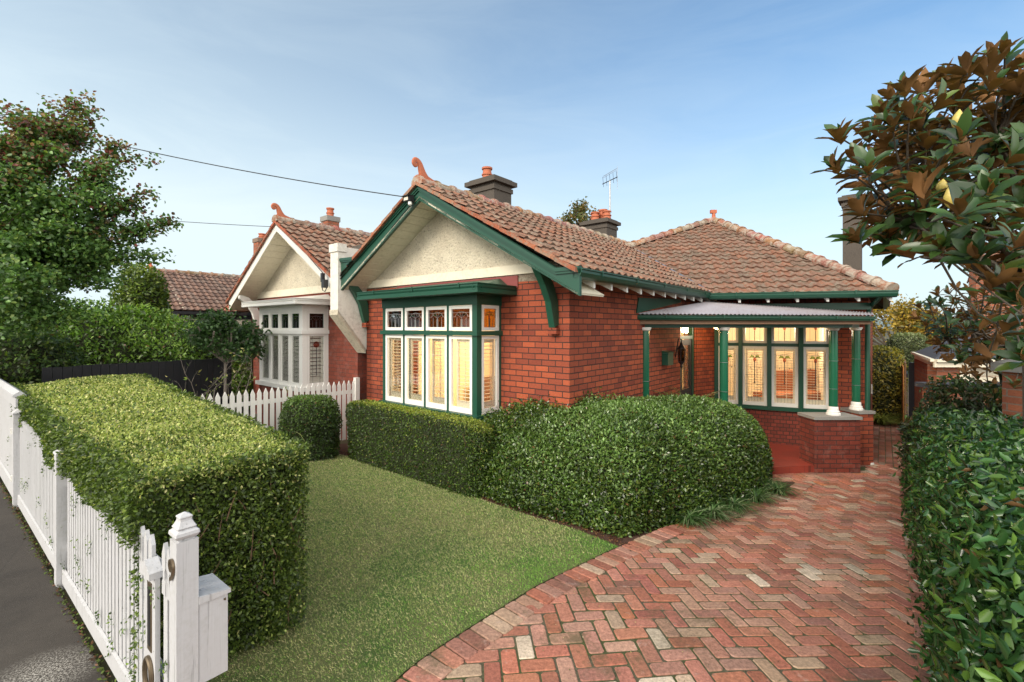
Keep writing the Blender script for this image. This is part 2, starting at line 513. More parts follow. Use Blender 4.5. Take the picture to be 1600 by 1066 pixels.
def hedge_surface(corners, z1, dens, faces, round_=0.08):
    """Points and outward normals over a prism with ground corners (ccw) up to z1. faces: indices of the sides to cover, 'top'."""
    Ps, Ns = [], []
    c = [np.array([p[0], p[1]]) for p in corners]
    nc = len(c)
    for k in faces:
        if k == 'top':
            tri = [(0, i, i + 1) for i in range(1, nc - 1)]
            for a, b, d in tri:
                A, B, D_ = c[a], c[b], c[d]
                ar = abs((B[0] - A[0]) * (D_[1] - A[1]) - (B[1] - A[1]) * (D_[0] - A[0])) / 2
                n = int(ar * dens * 1.2)
                u, v = RNG.random(n), RNG.random(n)
                s = u + v > 1; u[s] = 1 - u[s]; v[s] = 1 - v[s]
                q = A + u[:, None] * (B - A) + v[:, None] * (D_ - A)
                Ps.append(np.column_stack([q, np.full(n, z1)]))
                Ns.append(np.tile([0, 0, 1.0], (n, 1)))
        else:
            A, B = c[k], c[(k + 1) % nc]
            L = np.linalg.norm(B - A)
            z0 = min(zt(*A), zt(*B)) + 0.03
            n = int(L * (z1 - z0) * dens)
            u = RNG.random(n); w = RNG.random(n)
            q = A + u[:, None] * (B - A)
            Ps.append(np.column_stack([q, z0 + w * (z1 - z0)]))
            nr = np.array([(B - A)[1], -(B - A)[0], 0]) / L
            Ns.append(np.tile(nr, (n, 1)))
    return np.concatenate(Ps), np.concatenate(Ns)


def core_prism(name, corners, z1, inset, parent, mat=None):
    c = np.array([[p[0], p[1]] for p in corners]); m = c.mean(0)
    mb = MB()
    q = []
    for p in c:
        d = m - p; d = d / np.linalg.norm(d)
        q.append(p + d * inset * 1.3)
    b = [Vector((p[0], p[1], zt(*p) - 0.05)) for p in q]
    t = [Vector((p[0], p[1], z1 - inset)) for p in q]
    n = len(b)
    mb.poly(t); mb.poly(b[::-1])
    for i in range(n):
        j = (i + 1) % n
        mb.poly([b[i], b[j], t[j], t[i]])
    return mb.build(name, mat or M['core'], parent)


def crown_points(segs, n, spread, seed_dirs=None):
    """Scatter n leaf points about limb segments [(p0,p1,weight,spread)]."""
    w = np.array([s[2] for s in segs], float); w /= w.sum()
    idx = RNG.choice(len(segs), size=n, p=w)
    A = np.array([list(segs[i][0]) for i in range(len(segs))]); B = np.array([list(segs[i][1]) for i in range(len(segs))])
    sp = np.array([segs[i][3] for i in range(len(segs))])
    t = RNG.random(n) ** 0.8
    base = A[idx] + (B[idx] - A[idx]) * t[:, None]
    off = RNG.normal(size=(n, 3)) * sp[idx][:, None] * spread
    return base + off, off, t
# ------------------------------------------------------------------ camera, sky, sun
cam = bpy.data.cameras.new('camera'); camo = bpy.data.objects.new('camera', cam); COL.objects.link(camo)
camo.location = (0, 0, HC); camo.rotation_euler = (R(90), 0, 0)
cam.sensor_width = 36; cam.lens = FP / 1600 * 36; cam.shift_y = -(533 - YH) / 1600
cam.clip_start = 0.05; cam.clip_end = 5000
S.camera = camo
S.view_settings.view_transform = 'Standard'; S.view_settings.look = 'None'
S.view_settings.gamma = 1; S.view_settings.exposure = EXPOSURE
S.cycles.max_bounces = 8; S.cycles.transparent_max_bounces = 24
S.cycles.sample_clamp_indirect = 4

SUN_DIR = Vector((-0.62, -0.70, 0.62)).normalized()
w = bpy.data.worlds.new('World'); S.world = w; w.use_nodes = True
nt = w.node_tree; nt.nodes.clear()
sky = nt.nodes.new('ShaderNodeTexSky'); sky.sky_type = 'NISHITA'; sky.sun_disc = False
sky.sun_elevation = math.asin(SUN_DIR.z) * 0.55
sky.sun_rotation = math.atan2(SUN_DIR.x, SUN_DIR.y)
sky.altitude = 50; sky.air_density = 1.0; sky.dust_density = 2.2; sky.ozone_density = 1.6
tc = nt.nodes.new('ShaderNodeTexCoord')
mp = nt.nodes.new('ShaderNodeMapping'); mp.inputs['Scale'].default_value = (1.3, 2.2, 7.0); mp.inputs['Rotation'].default_value = (0.1, 0.35, 0.5)
nt.links.new(tc.outputs['Generated'], mp.inputs[0])
n1 = noise(nt, 1.5, 8, 0.62, mp.outputs[0], 0.8)
cl = ramp(nt, n1, [(0.40, 0.0), (0.9, 0.32)])
sep = nt.nodes.new('ShaderNodeSeparateXYZ'); nt.links.new(tc.outputs['Generated'], sep.inputs[0])


def mrange(src, a, b, c, d):
    n = nd(nt, 'ShaderNodeMapRange'); n.interpolation_type = 'SMOOTHSTEP'; nt.links.new(src, n.inputs[0])
    for i, v_ in enumerate((a, b, c, d)): n.inputs[i + 1].default_value = v_
    return n.outputs[0]


def madd(x, y, z=None):
    n = nd(nt, 'ShaderNodeMath', operation='MULTIPLY_ADD')
    for i, q in enumerate((x, y, z)):
        if q is None: continue
        if isinstance(q, (int, float)): n.inputs[i].default_value = q
        else: nt.links.new(q, n.inputs[i])
    return n.outputs[0]


# clear blue air, whiter low down and towards the sun's side; thin streaks of high cloud
hz = mrange(sep.outputs['Z'], -0.05, 0.54, 0.88, 0.02)
hx = mrange(sep.outputs['X'], -0.85, 0.75, 0.42, 0.0)
s1 = madd(cl, 0.55, madd(hx, 1.0, hz))
cp_ = nd(nt, 'ShaderNodeMath', operation='MINIMUM'); nt.links.new(s1, cp_.inputs[0]); cp_.inputs[1].default_value = 0.96
tint = mixc(nt, 1.0, sky.outputs[0], SKYTINT, 'MULTIPLY')
mxs = mixc(nt, cp_.outputs[0], tint, SKYHAZE)
# unseen brightening of the sky behind the camera, added as soft frontal fill
fill_sky = mrange(sep.outputs['Y'], 0.05, -0.45, 0.0, 1.0)
mxs = mixc(nt, fill_sky, mxs, FILL_SKY)
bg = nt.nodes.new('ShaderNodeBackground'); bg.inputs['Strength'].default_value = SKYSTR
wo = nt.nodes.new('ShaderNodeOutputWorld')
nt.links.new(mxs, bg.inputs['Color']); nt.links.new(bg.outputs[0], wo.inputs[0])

sl = bpy.data.lights.new('sun', 'SUN'); sl.energy = SUNSTR; sl.angle = R(22); sl.color = (1.0, 0.90, 0.76)
so = bpy.data.objects.new('sun', sl); COL.objects.link(so)
so.rotation_euler = SUN_DIR.to_track_quat('Z', 'Y').to_euler()

# ------------------------------------------------------------------ plan
import bmesh


def inpoly(x, y, poly):
    c = False; n = len(poly); j = n - 1
    for i in range(n):
        xi, yi = poly[i][0], poly[i][1]; xj, yj = poly[j][0], poly[j][1]
        if (yi > y) != (yj > y) and x < (xj - xi) * (y - yi) / (yj - yi) + xi: c = not c
        j = i
    return c


def inpoly_np(X, Y, poly):
    c = np.zeros(len(X), bool); n = len(poly); j = n - 1
    for i in range(n):
        xi, yi = poly[i][0], poly[i][1]; xj, yj = poly[j][0], poly[j][1]
        if yi != yj:
            t = ((yi > Y) != (yj > Y)) & (X < (xj - xi) * (Y - yi) / (yj - yi) + xi)
            c ^= t
        j = i
    return c


def sheet(name, poly, dz, mat, kind='structure', thick=0.0):
    bm = bmesh.new()
    vs = [bm.verts.new((p[0], p[1], 0)) for p in poly]
    bm.faces.new(vs)
    for vv in (3.2, 6.4, 9.6):
        g = bm.verts[:] + bm.edges[:] + bm.faces[:]
        bmesh.ops.bisect_plane(bm, geom=g, plane_co=(VX * vv, VY * vv, 0), plane_no=(VX, VY, 0))
    bmesh.ops.triangulate(bm, faces=bm.faces[:])
    for v in bm.verts: v.co.z = zt(v.co.x, v.co.y) + dz
    bmesh.ops.recalc_face_normals(bm, faces=bm.faces[:])
    for f in bm.faces:
        if f.normal.z < 0: f.normal_flip()
    me = bpy.data.meshes.new(name); bm.to_mesh(me); bm.free()
    me.materials.append(mat)
    o = bpy.data.objects.new(name, me); COL.objects.link(o)
    return tag(o, kind=kind)


def dense(pts, step=0.25):
    out = []
    for a, b in zip(pts[:-1], pts[1:]):
        d = math.hypot(b[0] - a[0], b[1] - a[1]); n = max(1, int(d / step))
        for k in range(n):
            out.append((a[0] + (b[0] - a[0]) * k / n, a[1] + (b[1] - a[1]) * k / n))
    out.append(pts[-1]); return out


def spline(pts, m=8):
    out = []
    n = len(pts)
    for i in range(n - 1):
        p0 = pts[max(i - 1, 0)]; p1 = pts[i]; p2 = pts[i + 1]; p3 = pts[min(i + 2, n - 1)]
        for k in range(m):
            t = k / m
            out.append(tuple(0.5 * (2 * p1[j] + (p2[j] - p0[j]) * t + (2 * p0[j] - 5 * p1[j] + 4 * p2[j] - p3[j]) * t * t + (-p0[j] + 3 * p1[j] - 3 * p2[j] + p3[j]) * t ** 3) for j in range(len(p1))))
    out.append(tuple(pts[-1])); return out


# street fence line
F_A = G(187, 1060); F_B = G(12, 757)
fd = (F_B[0] - F_A[0], F_B[1] - F_A[1]); fl = math.hypot(*fd); FD = (fd[0] / fl, fd[1] / fl)      # leftwards along the fence
FN = (-FD[1], FD[0])
if FN[0] * 1 + FN[1] * 1 < 0: FN = (-FN[0], -FN[1])                                              # towards the garden


def FL(t, n=0.0, z=0.0):
    """Point t metres left of F_A along the fence, n metres into the garden."""
    x = F_A[0] + FD[0] * t + FN[0] * n; y = F_A[1] + FD[1] * t + FN[1] * n
    return Vector((x, y, zt(x, y) + z))


curve_px = [(600, 1078), (656, 1031), (731, 982), (822, 925), (900, 885), (968, 853), (1030, 826), (1095, 806), (1160, 789), (1215, 771), (1245, 752)]
lc = [G(*p) for p in curve_px]
# carry on to the street
d0 = (lc[0][0] - lc[1][0], lc[0][1] - lc[1][1]); dl = math.hypot(*d0)
lc = [(lc[0][0] + d0[0] / dl * 1.6 - 0.1, lc[0][1] + d0[1] / dl * 1.6), (lc[0][0] + d0[0] / dl * 0.8, lc[0][1] + d0[1] / dl * 0.8)] + lc
LCURVE = spline(lc, 10)
PIER_Y = 2.70 * FP / (739 - YH)
R0 = G(1431.7, 1066); R1 = G(1407.7, 812)
rd = Vector((R1[0] - R0[0], R1[1] - R0[1], 0)).normalized()
RIGHT = lambda t, n=0.0: (R0[0] + rd.x * t + rd.y * n, R0[1] + rd.y * t - rd.x * n)     # n metres to the right
D_COR = (6.94 * K, 9.1 * K)           # right front corner of the house
D_DIR = Vector((0.622, 0.783, 0)).normalized()

# ---- ground sheet reaching the horizon
gx = [-2500, -800, -250, -80, -40] + [-20 + i * 0.8 for i in range(63)] + [40, 80, 250, 800, 2500]
gy = [-2500, -800, -250, -80, -20] + [-6 + i * 0.8 for i in range(60)] + [60, 120, 300, 900, 3000]
mb = MB()
vv = [[(x, y, (zt(x, y) if math.hypot(x, y) < 60 else 0.0) - 0.045) for x in gx] for y in gy]
nx = len(gx)
for j in range(len(gy)):
    mb.v.extend(vv[j])
for j in range(len(gy) - 1):
    for i in range(nx - 1):
        a = j * nx + i
        mb.f.append([a, a + 1, a + nx + 1, a + nx]); mb.m.append(0); mb.uv.append(None); mb.c.append(None)
m, nt, b, _ = new_mat('ground')
c = mixc(nt, ramp(nt, noise(nt, 0.4, 8, 0.7), [(0.35, 0), (0.65, 1)]), (0.05, 0.06, 0.022), (0.085, 0.06, 0.035))
nt.links.new(c, b.inputs['Base Color']); b.inputs['Roughness'].default_value = 0.95
g = mb.build('ground', m); tag(g, kind='structure')

# ---- lawn
lawn_left = [FL(-0.3, 0.15), FL(9.5, 0.15)]
bed_line = [G(968, 855), G(906, 829), G(803, 798), G(700, 762), G(560, 716), G(520, 708), G(480, 722)]
a0 = LCURVE[0]
lawn_poly = [(FL(0.2, 0.35).x, FL(0.2, 0.35).y)]
near_curve = [p for p in LCURVE if p[1] < bed_line[0][1] - 0.02 or p[0] < bed_line[0][0]]
lawn_poly = [FL(-0.9, 0.3)[:2]] + [p for p in near_curve] + [p for p in bed_line] + [H(5.3, 1.2, 0)[:2], FL(4.9, 0.3)[:2]]
m, nt, b, _ = new_mat('lawn')
f1 = ramp(nt, noise(nt, 1.2, 5, 0.7), [(0.38, 0), (0.62, 1)])
f2 = ramp(nt, noise(nt, 90, 3, 0.7), [(0.35, 0), (0.65, 1)])
c = mixc(nt, f1, (0.09, 0.17, 0.03), (0.20, 0.21, 0.075))
c = mixc(nt, f2, mixc(nt, 1.0, c, (0.5, 0.5, 0.5), 'MULTIPLY'), c)
nt.links.new(c, b.inputs['Base Color']); b.inputs['Roughness'].default_value = 0.9
bump(nt, b, noise(nt, 110, 3), 1.0, 0.02)
sheet('lawn', lawn_poly, 0.0, m)
# grass blades
xs = np.array([p[0] for p in lawn_poly]); ys = np.array([p[1] for p in lawn_poly])
n = 620000
X = RNG.uniform(xs.min(), xs.max(), n); Y = RNG.uniform(ys.min(), ys.max(), n)
# thin out with distance
keep = inpoly_np(X, Y, lawn_poly) & (RNG.random(n) < np.clip(1.5 - Y / 9.0, 0.4, 1.0))
X, Y = X[keep], Y[keep]; n = len(X)
Zg = np.array([zt(x, y) for x, y in zip(X, Y)])
pt = np.column_stack([X, Y, Zg - 0.004])
ang = RNG.uniform(0, 2 * np.pi, n)
lean = RNG.uniform(0.15, 1.0, n)
Dg = np.column_stack([np.cos(ang) * lean, np.sin(ang) * lean, np.full(n, 0.75)])
Ng = np.column_stack([np.cos(ang + 1.2), np.sin(ang + 1.2), np.full(n, 0.5)])
pch = lump(pt, 0.75, 1.0) + 0.45 * lump(pt, 2.4, 3.0) + 0.3 * lump(pt, 7.0, 5.0)
# greener towards the drive, drier in the middle
dist_c = X * 0.8 - Y * 0.55
dry = np.clip(0.50 + 0.62 * pch - 0.42 * (dist_c + 1.6), 0.05, 0.95)
isdry = RNG.random(n) < dry * 0.80
cg = palette(n, [(0.17, 0.37, 0.055), (0.24, 0.44, 0.08), (0.125, 0.29, 0.04)], jit=0.25)
cd = palette(n, [(0.58, 0.53, 0.28), (0.48, 0.48, 0.22), (0.34, 0.41, 0.14), (0.62, 0.55, 0.33)], jit=0.2)
cc = np.where(isdry[:, None], cd, cg)
o = leaves('grass', pt, Ng, RNG.uniform(0.013, 0.027, n) * (1 + 0.05 * Y), 0.17, cc, M['lf_grass'], T=(np.array([[0, 0.5, 0], [0, -0.5, 0], [1, 0, 0]]), [[0, 1, 2]]), D=Dg)
tag(o, 'short patchy green and straw coloured lawn grass in front of the house', 'grass', kind='stuff')

# ---- garden bed
bed = [p for p in LCURVE if p not in near_curve]
bed_poly = bed_line[::-1]
bed_poly = bed_poly + bed[:] + [(4.7 * K, 8.6 * K), (2.0 * K, 7.6 * K), H(0, 0, 0)[:2], H(4.7, 0, 0)[:2], H(5.3, 1.0, 0)[:2]]
sheet('garden_bed', bed_poly, -0.012, M['soil'])
# bark mulch and fallen leaves on the bed edge
mb = MB(); n = 1500
bl = dense([G(968, 857), G(906, 829), G(803, 798), G(700, 762), G(560, 716), G(510, 705)], 0.02)
PX = []
for k in range(n):
    q = bl[RNG.integers(len(bl))]
    PX.append((q[0] + RNG.normal() * 0.05 + VX * abs(RNG.normal()) * 0.18, q[1] + RNG.normal() * 0.05 + VY * abs(RNG.normal()) * 0.18))
PX = np.array(PX); ZZ = np.array([zt(*p) for p in PX]) + 0.005
o = leaves('leaf_litter', np.column_stack([PX, ZZ]), RNG.normal(size=(n, 3)) * 0.4 + [0, 0, 1], RNG.uniform(0.02, 0.045, n), 0.5,
           palette(n, [(0.16, 0.06, 0.03), (0.10, 0.045, 0.025), (0.22, 0.12, 0.05), (0.05, 0.03, 0.02)]), M['lf_grass'])
tag(o, 'brown bark mulch and fallen leaves along the bed edge', 'leaf litter', kind='stuff')

# ---- driveway: sand and moss joints, then every brick
mid_r = lambda t: RIGHT(t, 0)
DRV = list(LCURVE) + [(4.0 * K, 8.3), (4.9 * K, PIER_Y + 0.35), (6.6 * K, PIER_Y + 0.75), (D_COR[0], D_COR[1] - 0.1), (D_COR[0] + D_DIR.x * 9, D_COR[1] + D_DIR.y * 9)] + \
      [RIGHT(17, 0.3)] + [RIGHT(8, 0.42), RIGHT(-4.5, 0.42)]
m, nt, b, _ = new_mat('joints')
c = mixc(nt, ramp(nt, noise(nt, 2.2, 7, 0.75), [(0.42, 0), (0.6, 1)]), (0.13, 0.115, 0.07), (0.07, 0.095, 0.022))
c = mixc(nt, ramp(nt, noise(nt, 70, 4, 0.7), [(0.3, 0), (0.7, 1)]), mixc(nt, 1.0, c, (0.4, 0.4, 0.4), 'MULTIPLY'), c)
nt.links.new(c, b.inputs['Base Color']); b.inputs['Roughness'].default_value = 0.95
bump(nt, b, noise(nt, 90, 4), 1.0, 0.01)
sheet('driveway_bed', DRV, -0.0085, m)

mb = MB()
BR = [(0.40, 0.150, 0.092), (0.37, 0.130, 0.082), (0.42, 0.170, 0.110), (0.43, 0.21, 0.145), (0.34, 0.120, 0.082), (0.45, 0.155, 0.080), (0.46, 0.32, 0.215), (0.38, 0.25, 0.165), (0.29, 0.130, 0.092), (0.43, 0.24, 0.165), (0.52, 0.42, 0.31)]
BW = [10, 9, 12, 12, 7, 4, 4, 4, 6, 10, 1.5]


def brick(cx, cy, ang, l, w_, lift=0.0, tone=1.0, pal=None):
    ca, sa = math.cos(ang), math.sin(ang)
    c = random.choices(pal or BR, None if pal else BW)[0]
    j = random.uniform(0.8, 1.2) * tone
    g0_ = sum(c) / 3; c = tuple(q_ + (g0_ - q_) * random.uniform(0, 0.15) for q_ in c)
    c = (min(1, c[0] * j), min(1, c[1] * j), min(1, c[2] * j))
    ang2 = ang + random.gauss(0, 0.012)
    ca, sa = math.cos(ang2), math.sin(ang2)
    dz = lift + random.gauss(0, 0.0022)
    tx, ty = random.gauss(0, 0.006), random.gauss(0, 0.006)
    cut = [random.uniform(0.004, 0.019) for _ in range(4)]

    def rr(hx, hy, z):
        out = []
        for (sx, sy), q in zip(((-1, -1), (1, -1), (1, 1), (-1, 1)), cut):
            for e in ((0, 1), (1, 0)) if sx * sy > 0 else ((1, 0), (0, 1)):
                lx = sx * (hx - e[0] * q); ly = sy * (hy - e[1] * q)
                x = cx + ca * lx - sa * ly; y = cy + sa * lx + ca * ly
                out.append((x, y, zt(x, y) + z + dz + tx * lx + ty * ly))
        return out
    top = rr(l / 2 - 0.005, w_ / 2 - 0.005, 0.0); mid = rr(l / 2, w_ / 2, -0.006); bot = rr(l / 2, w_ / 2, -0.03)
    i0 = len(mb.v); mb.v.extend(top + mid + bot)
    mb.f.append([i0 + k for k in range(8)]); mb.m.append(0); mb.uv.append(None); mb.c.append(c)
    for a in (0, 8):
        for k in range(8):
            k2 = (k + 1) % 8
            mb.f.append([i0 + a + k, i0 + a + 8 + k, i0 + a + 8 + k2, i0 + a + k2]); mb.m.append(0); mb.uv.append(None)
            mb.c.append(c if a == 0 else tuple(x * 0.8 for x in c))


# left border course: bricks laid across the edge
lcd = dense(LCURVE, 0.01)
acc = 0.0; prev = lcd[0]
inner = []
for i in range(1, len(lcd)):
    p = lcd[i]; acc += math.hypot(p[0] - prev[0], p[1] - prev[1]); prev = p
    if acc >= 0.118:
        acc = 0.0
        q = lcd[max(0, i - 6)]; q2 = lcd[min(len(lcd) - 1, i + 6)]
        t = Vector((q2[0] - q[0], q2[1] - q[1], 0)).normalized(); nrm = Vector((t.y, -t.x, 0))
        c = Vector((p[0], p[1], 0)) + nrm * 0.125
        brick(c.x, c.y, math.atan2(nrm.y, nrm.x), 0.23, 0.108, 0.005, 0.95)
        inner.append(c + nrm * 0.05)
HA = R(6.0)
unitb = 0.1195
ox, oy = 1.0, 2.0
ca, sa = math.cos(HA), math.sin(HA)
field = [(p.x, p.y) for p in inner] + [(4.1 * K, 8.15), (4.4 * K, PIER_Y + 0.1), (6.3 * K, PIER_Y + 0.12), (6.5 * K, PIER_Y + 0.7), (D_COR[0] - 0.05, D_COR[1] + 0.02)] + [RIGHT(7.6, 0.05), RIGHT(-4.5, 0.05)]
for jy in range(-45, 80):
    for m4 in range(-25, 30):
        for kind in (0, 1):
            if kind == 0: lx, ly, a = (jy + 4 * m4 + 1) * unitb, (jy + 0.5) * unitb, 0
            else: lx, ly, a = (jy + 4 * m4 + 2.5) * unitb, (jy) * unitb, math.pi / 2
            x = ox + ca * lx - sa * ly; y = oy + sa * lx + ca * ly
            if y < 0.6 or x > 14 or x < -4 or y > 12: continue
            if inpoly(x, y, field): brick(x, y, HA + a, 2 * unitb - 0.013, unitb - 0.013, -0.002)
# right border: two lengthwise courses along the hedge, and the side path in running bond
ra = math.atan2(rd.y, rd.x)
for row in range(3):
    t = -4.2 + (row % 2) * 0.12
    while t < 16:
        x, y = RIGHT(t, 0.07 + row * 0.119)
        brick(x, y, ra, 0.228, 0.108, 0.005, 0.8); t += 0.238
wall_n = Vector((D_DIR.y, -D_DIR.x, 0))
for row in range(-2, 16):
    t = -0.4 + (row % 2) * 0.12
    while t < 9:
        x = D_COR[0] + D_DIR.x * t + wall_n.x * (0.10 + row * 0.119); y = D_COR[1] + D_DIR.y * t + wall_n.y * (0.10 + row * 0.119)
        rx = (x - R0[0]) * rd.y - (y - R0[1]) * rd.x
        if rx < 0.02 and not inpoly(x, y, field): brick(x, y, math.atan2(D_DIR.y, D_DIR.x), 0.228, 0.108, -0.001, 0.7)
        t += 0.238
o = mb.build('driveway', M['paver']); tag(o, kind='structure')
# grit, moss crumbs and leaf scraps in the joints
n = 5200
X = RNG.uniform(-1.5, 7.5, n); Y = RNG.uniform(1.6, 9.0, n)
k_ = inpoly_np(X, Y, DRV); X, Y = X[k_], Y[k_]; n = len(X)
o = leaves('fallen_leaves', np.column_stack([X, Y, [zt(x, y) + 0.003 for x, y in zip(X, Y)]]), RNG.normal(size=(n, 3)) * 0.35 + [0, 0, 1], RNG.uniform(0.005, 0.014, n), 0.6,
           palette(n, [(0.30, 0.26, 0.12), (0.10, 0.13, 0.03), (0.08, 0.05, 0.03), (0.35, 0.30, 0.2)], jit=0.3), M['lf_grass'])
tag(o, 'tiny leaf scraps and moss crumbs scattered over the brick driveway', 'leaf litter', kind='stuff')

# ---- street footpath
m, nt, b, _ = new_mat('asphalt')
f = ramp(nt, noise(nt, 1.2, 8, 0.72), [(0.35, 0), (0.7, 1)])
c = mixc(nt, f, (0.026, 0.021, 0.017), (0.055, 0.046, 0.037))
sp = ramp(nt, noise(nt, 130, 3, 0.8), [(0.60, 0), (0.70, 1)])
c = mixc(nt, sp, c, (0.10, 0.088, 0.075))
# worn pale patch where the stones show
geo = nt.nodes.new('ShaderNodeNewGeometry')
vs = nd(nt, 'ShaderNodeVectorMath', operation='DISTANCE'); nt.links.new(geo.outputs['Position'], vs.inputs[0])
wp = G(60, 1058); vs.inputs[1].default_value = (wp[0], wp[1], zt(*wp))
wr = nd(nt, 'ShaderNodeMapRange'); nt.links.new(vs.outputs['Value'], wr.inputs[0])
for i, v_ in enumerate((0.05, 0.34, 1.0, 0.0)): wr.inputs[i + 1].default_value = v_
pn = ramp(nt, noise(nt, 85, 4, 0.8), [(0.50, 0), (0.55, 1)])
mm = nd(nt, 'ShaderNodeMath', operation='MULTIPLY'); nt.links.new(wr.outputs[0], mm.inputs[0]); nt.links.new(pn, mm.inputs[1])
c = mixc(nt, mm.outputs[0], c, (0.42, 0.40, 0.36))
ck = nd(nt, 'ShaderNodeTexVoronoi', feature='DISTANCE_TO_EDGE'); ck.inputs['Scale'].default_value = 0.55
nt.links.new(nt.nodes.new('ShaderNodeTexCoord').outputs['Object'], ck.inputs['Vector'])
ckr = ramp(nt, ck.outputs['Distance'], [(0.0, 0.35), (0.006, 0)])
c = mixc(nt, ckr, c, (0.015, 0.013, 0.012))
nt.links.new(c, b.inputs['Base Color']); b.inputs['Roughness'].default_value = 0.85
bump(nt, b, noise(nt, 150, 4, 0.8), 0.8, 0.006)
fp = [FL(-6, -0.052)[:2], FL(25, -0.052)[:2], FL(25, -2.6)[:2], FL(-6, -2.6)[:2]]
sheet('footpath', fp, -0.005, m)
rp = [FL(-9, -2.6)[:2], FL(40, -2.6)[:2], FL(40, -14)[:2], FL(-9, -14)[:2]]
sheet('road', rp, -0.03, m)
# dirt and leaves in the gap under the fence
n = 900
tt = RNG.uniform(-0.9, 6, n); nn_ = RNG.normal(size=n) * 0.014 - 0.052
pp = np.array([FL(a, b_, 0.005)[:] for a, b_ in zip(tt, nn_)])
o = leaves('leaf_debris', pp, RNG.normal(size=(n, 3)) * 0.5 + [0, 0, 1], RNG.uniform(0.015, 0.035, n), 0.6,
           palette(n, [(0.14, 0.07, 0.04), (0.08, 0.11, 0.02), (0.05, 0.03, 0.02), (0.10, 0.15, 0.03)]), M['lf_grass'])
tag(o, 'dead and green leaves caught along the foot of the white street fence', 'leaf litter', kind='stuff')

# ---- hills on the horizon
mb = MB(); N_ = 120
for ring, (dist, hh, seed) in enumerate(((900, 12, 0.0), (1600, 24, 2.0))):
    prevp = None
    for i in range(N_ + 1):
        a = R(-75 + 150 * i / N_)
        hgt = hh * (0.7 + 0.3 * math.sin(a * 9 + seed) + 0.12 * math.sin(a * 31 + seed * 3) + 0.06 * math.sin(a * 83))
        x, y = math.sin(a) * dist, math.cos(a) * dist
        cur = [(x * 0.93, y * 0.93, -1), (x, y, hgt), (x * 1.15, y * 1.15, hgt * 0.8), (x * 1.3, y * 1.3, -1)]
        if prevp:
            for q in range(3): mb.poly([prevp[q], cur[q], cur[q + 1], prevp[q + 1]])
        prevp = cur
m, nt, b, _ = new_mat('hills')
c = mixc(nt, ramp(nt, noise(nt, 0.03, 8, 0.7), [(0.4, 0), (0.62, 1)]), (0.10, 0.15, 0.16), (0.15, 0.20, 0.21))
nt.links.new(c, b.inputs['Base Color']); b.inputs['Roughness'].default_value = 1
o = mb.build('hills', m); tag(o, kind='structure')
# ------------------------------------------------------------------ builders for houses
def zuv(origin, direction):
    """UV in metres along a wall direction and up."""
    o = Vector(origin); d = Vector(direction).normalized()
    return lambda pts: [((Vector(p) - o).dot(d), Vector(p).z) for p in pts]


def wall(mb, a, b, z0, z1, holes=(), th=0.22, inward=None, mat=0, u0=0.0):
    """Brick wall from a to b (plan) as solid cells round its openings; inward: plan vector to the inside."""
    a = Vector((a[0], a[1], 0)); b = Vector((b[0], b[1], 0))
    d = (b - a); L = d.length; d.normalize()
    inw = Vector((inward[0], inward[1], 0)).normalized() * th
    xs = sorted(set([0, L] + [min(max(h[0], 0), L) for h in holes] + [min(max(h[1], 0), L) for h in holes]))
    for x0, x1 in zip(xs[:-1], xs[1:]):
        if x1 - x0 < 1e-4: continue
        hs = sorted([(h[2], h[3]) for h in holes if h[0] <= x0 + 1e-4 and h[1] >= x1 - 1e-4])
        z = z0; segs = []
        for h in hs:
            if h[0] > z: segs.append((z, h[0]))
            z = max(z, h[1])
        if z < z1: segs.append((z, z1))
        for s0, s1 in segs:
            o = a + d * x0
            iu = inw.normalized()
            uvf = lambda pts: [((Vector(p) - a).dot(d) + (Vector(p) - a).dot(iu) + u0, Vector(p).z) for p in pts]
            mb.obox(Vector((o.x, o.y, s0)), d * (x1 - x0), inw, (0, 0, s1 - s0), mat, None, uvf)


TILE_TC = [(0.225, 0.100, 0.060), (0.215, 0.102, 0.065), (0.20, 0.102, 0.068), (0.24, 0.118, 0.076), (0.175, 0.094, 0.064), (0.21, 0.115, 0.08), (0.20, 0.122, 0.088), (0.155, 0.092, 0.064)]


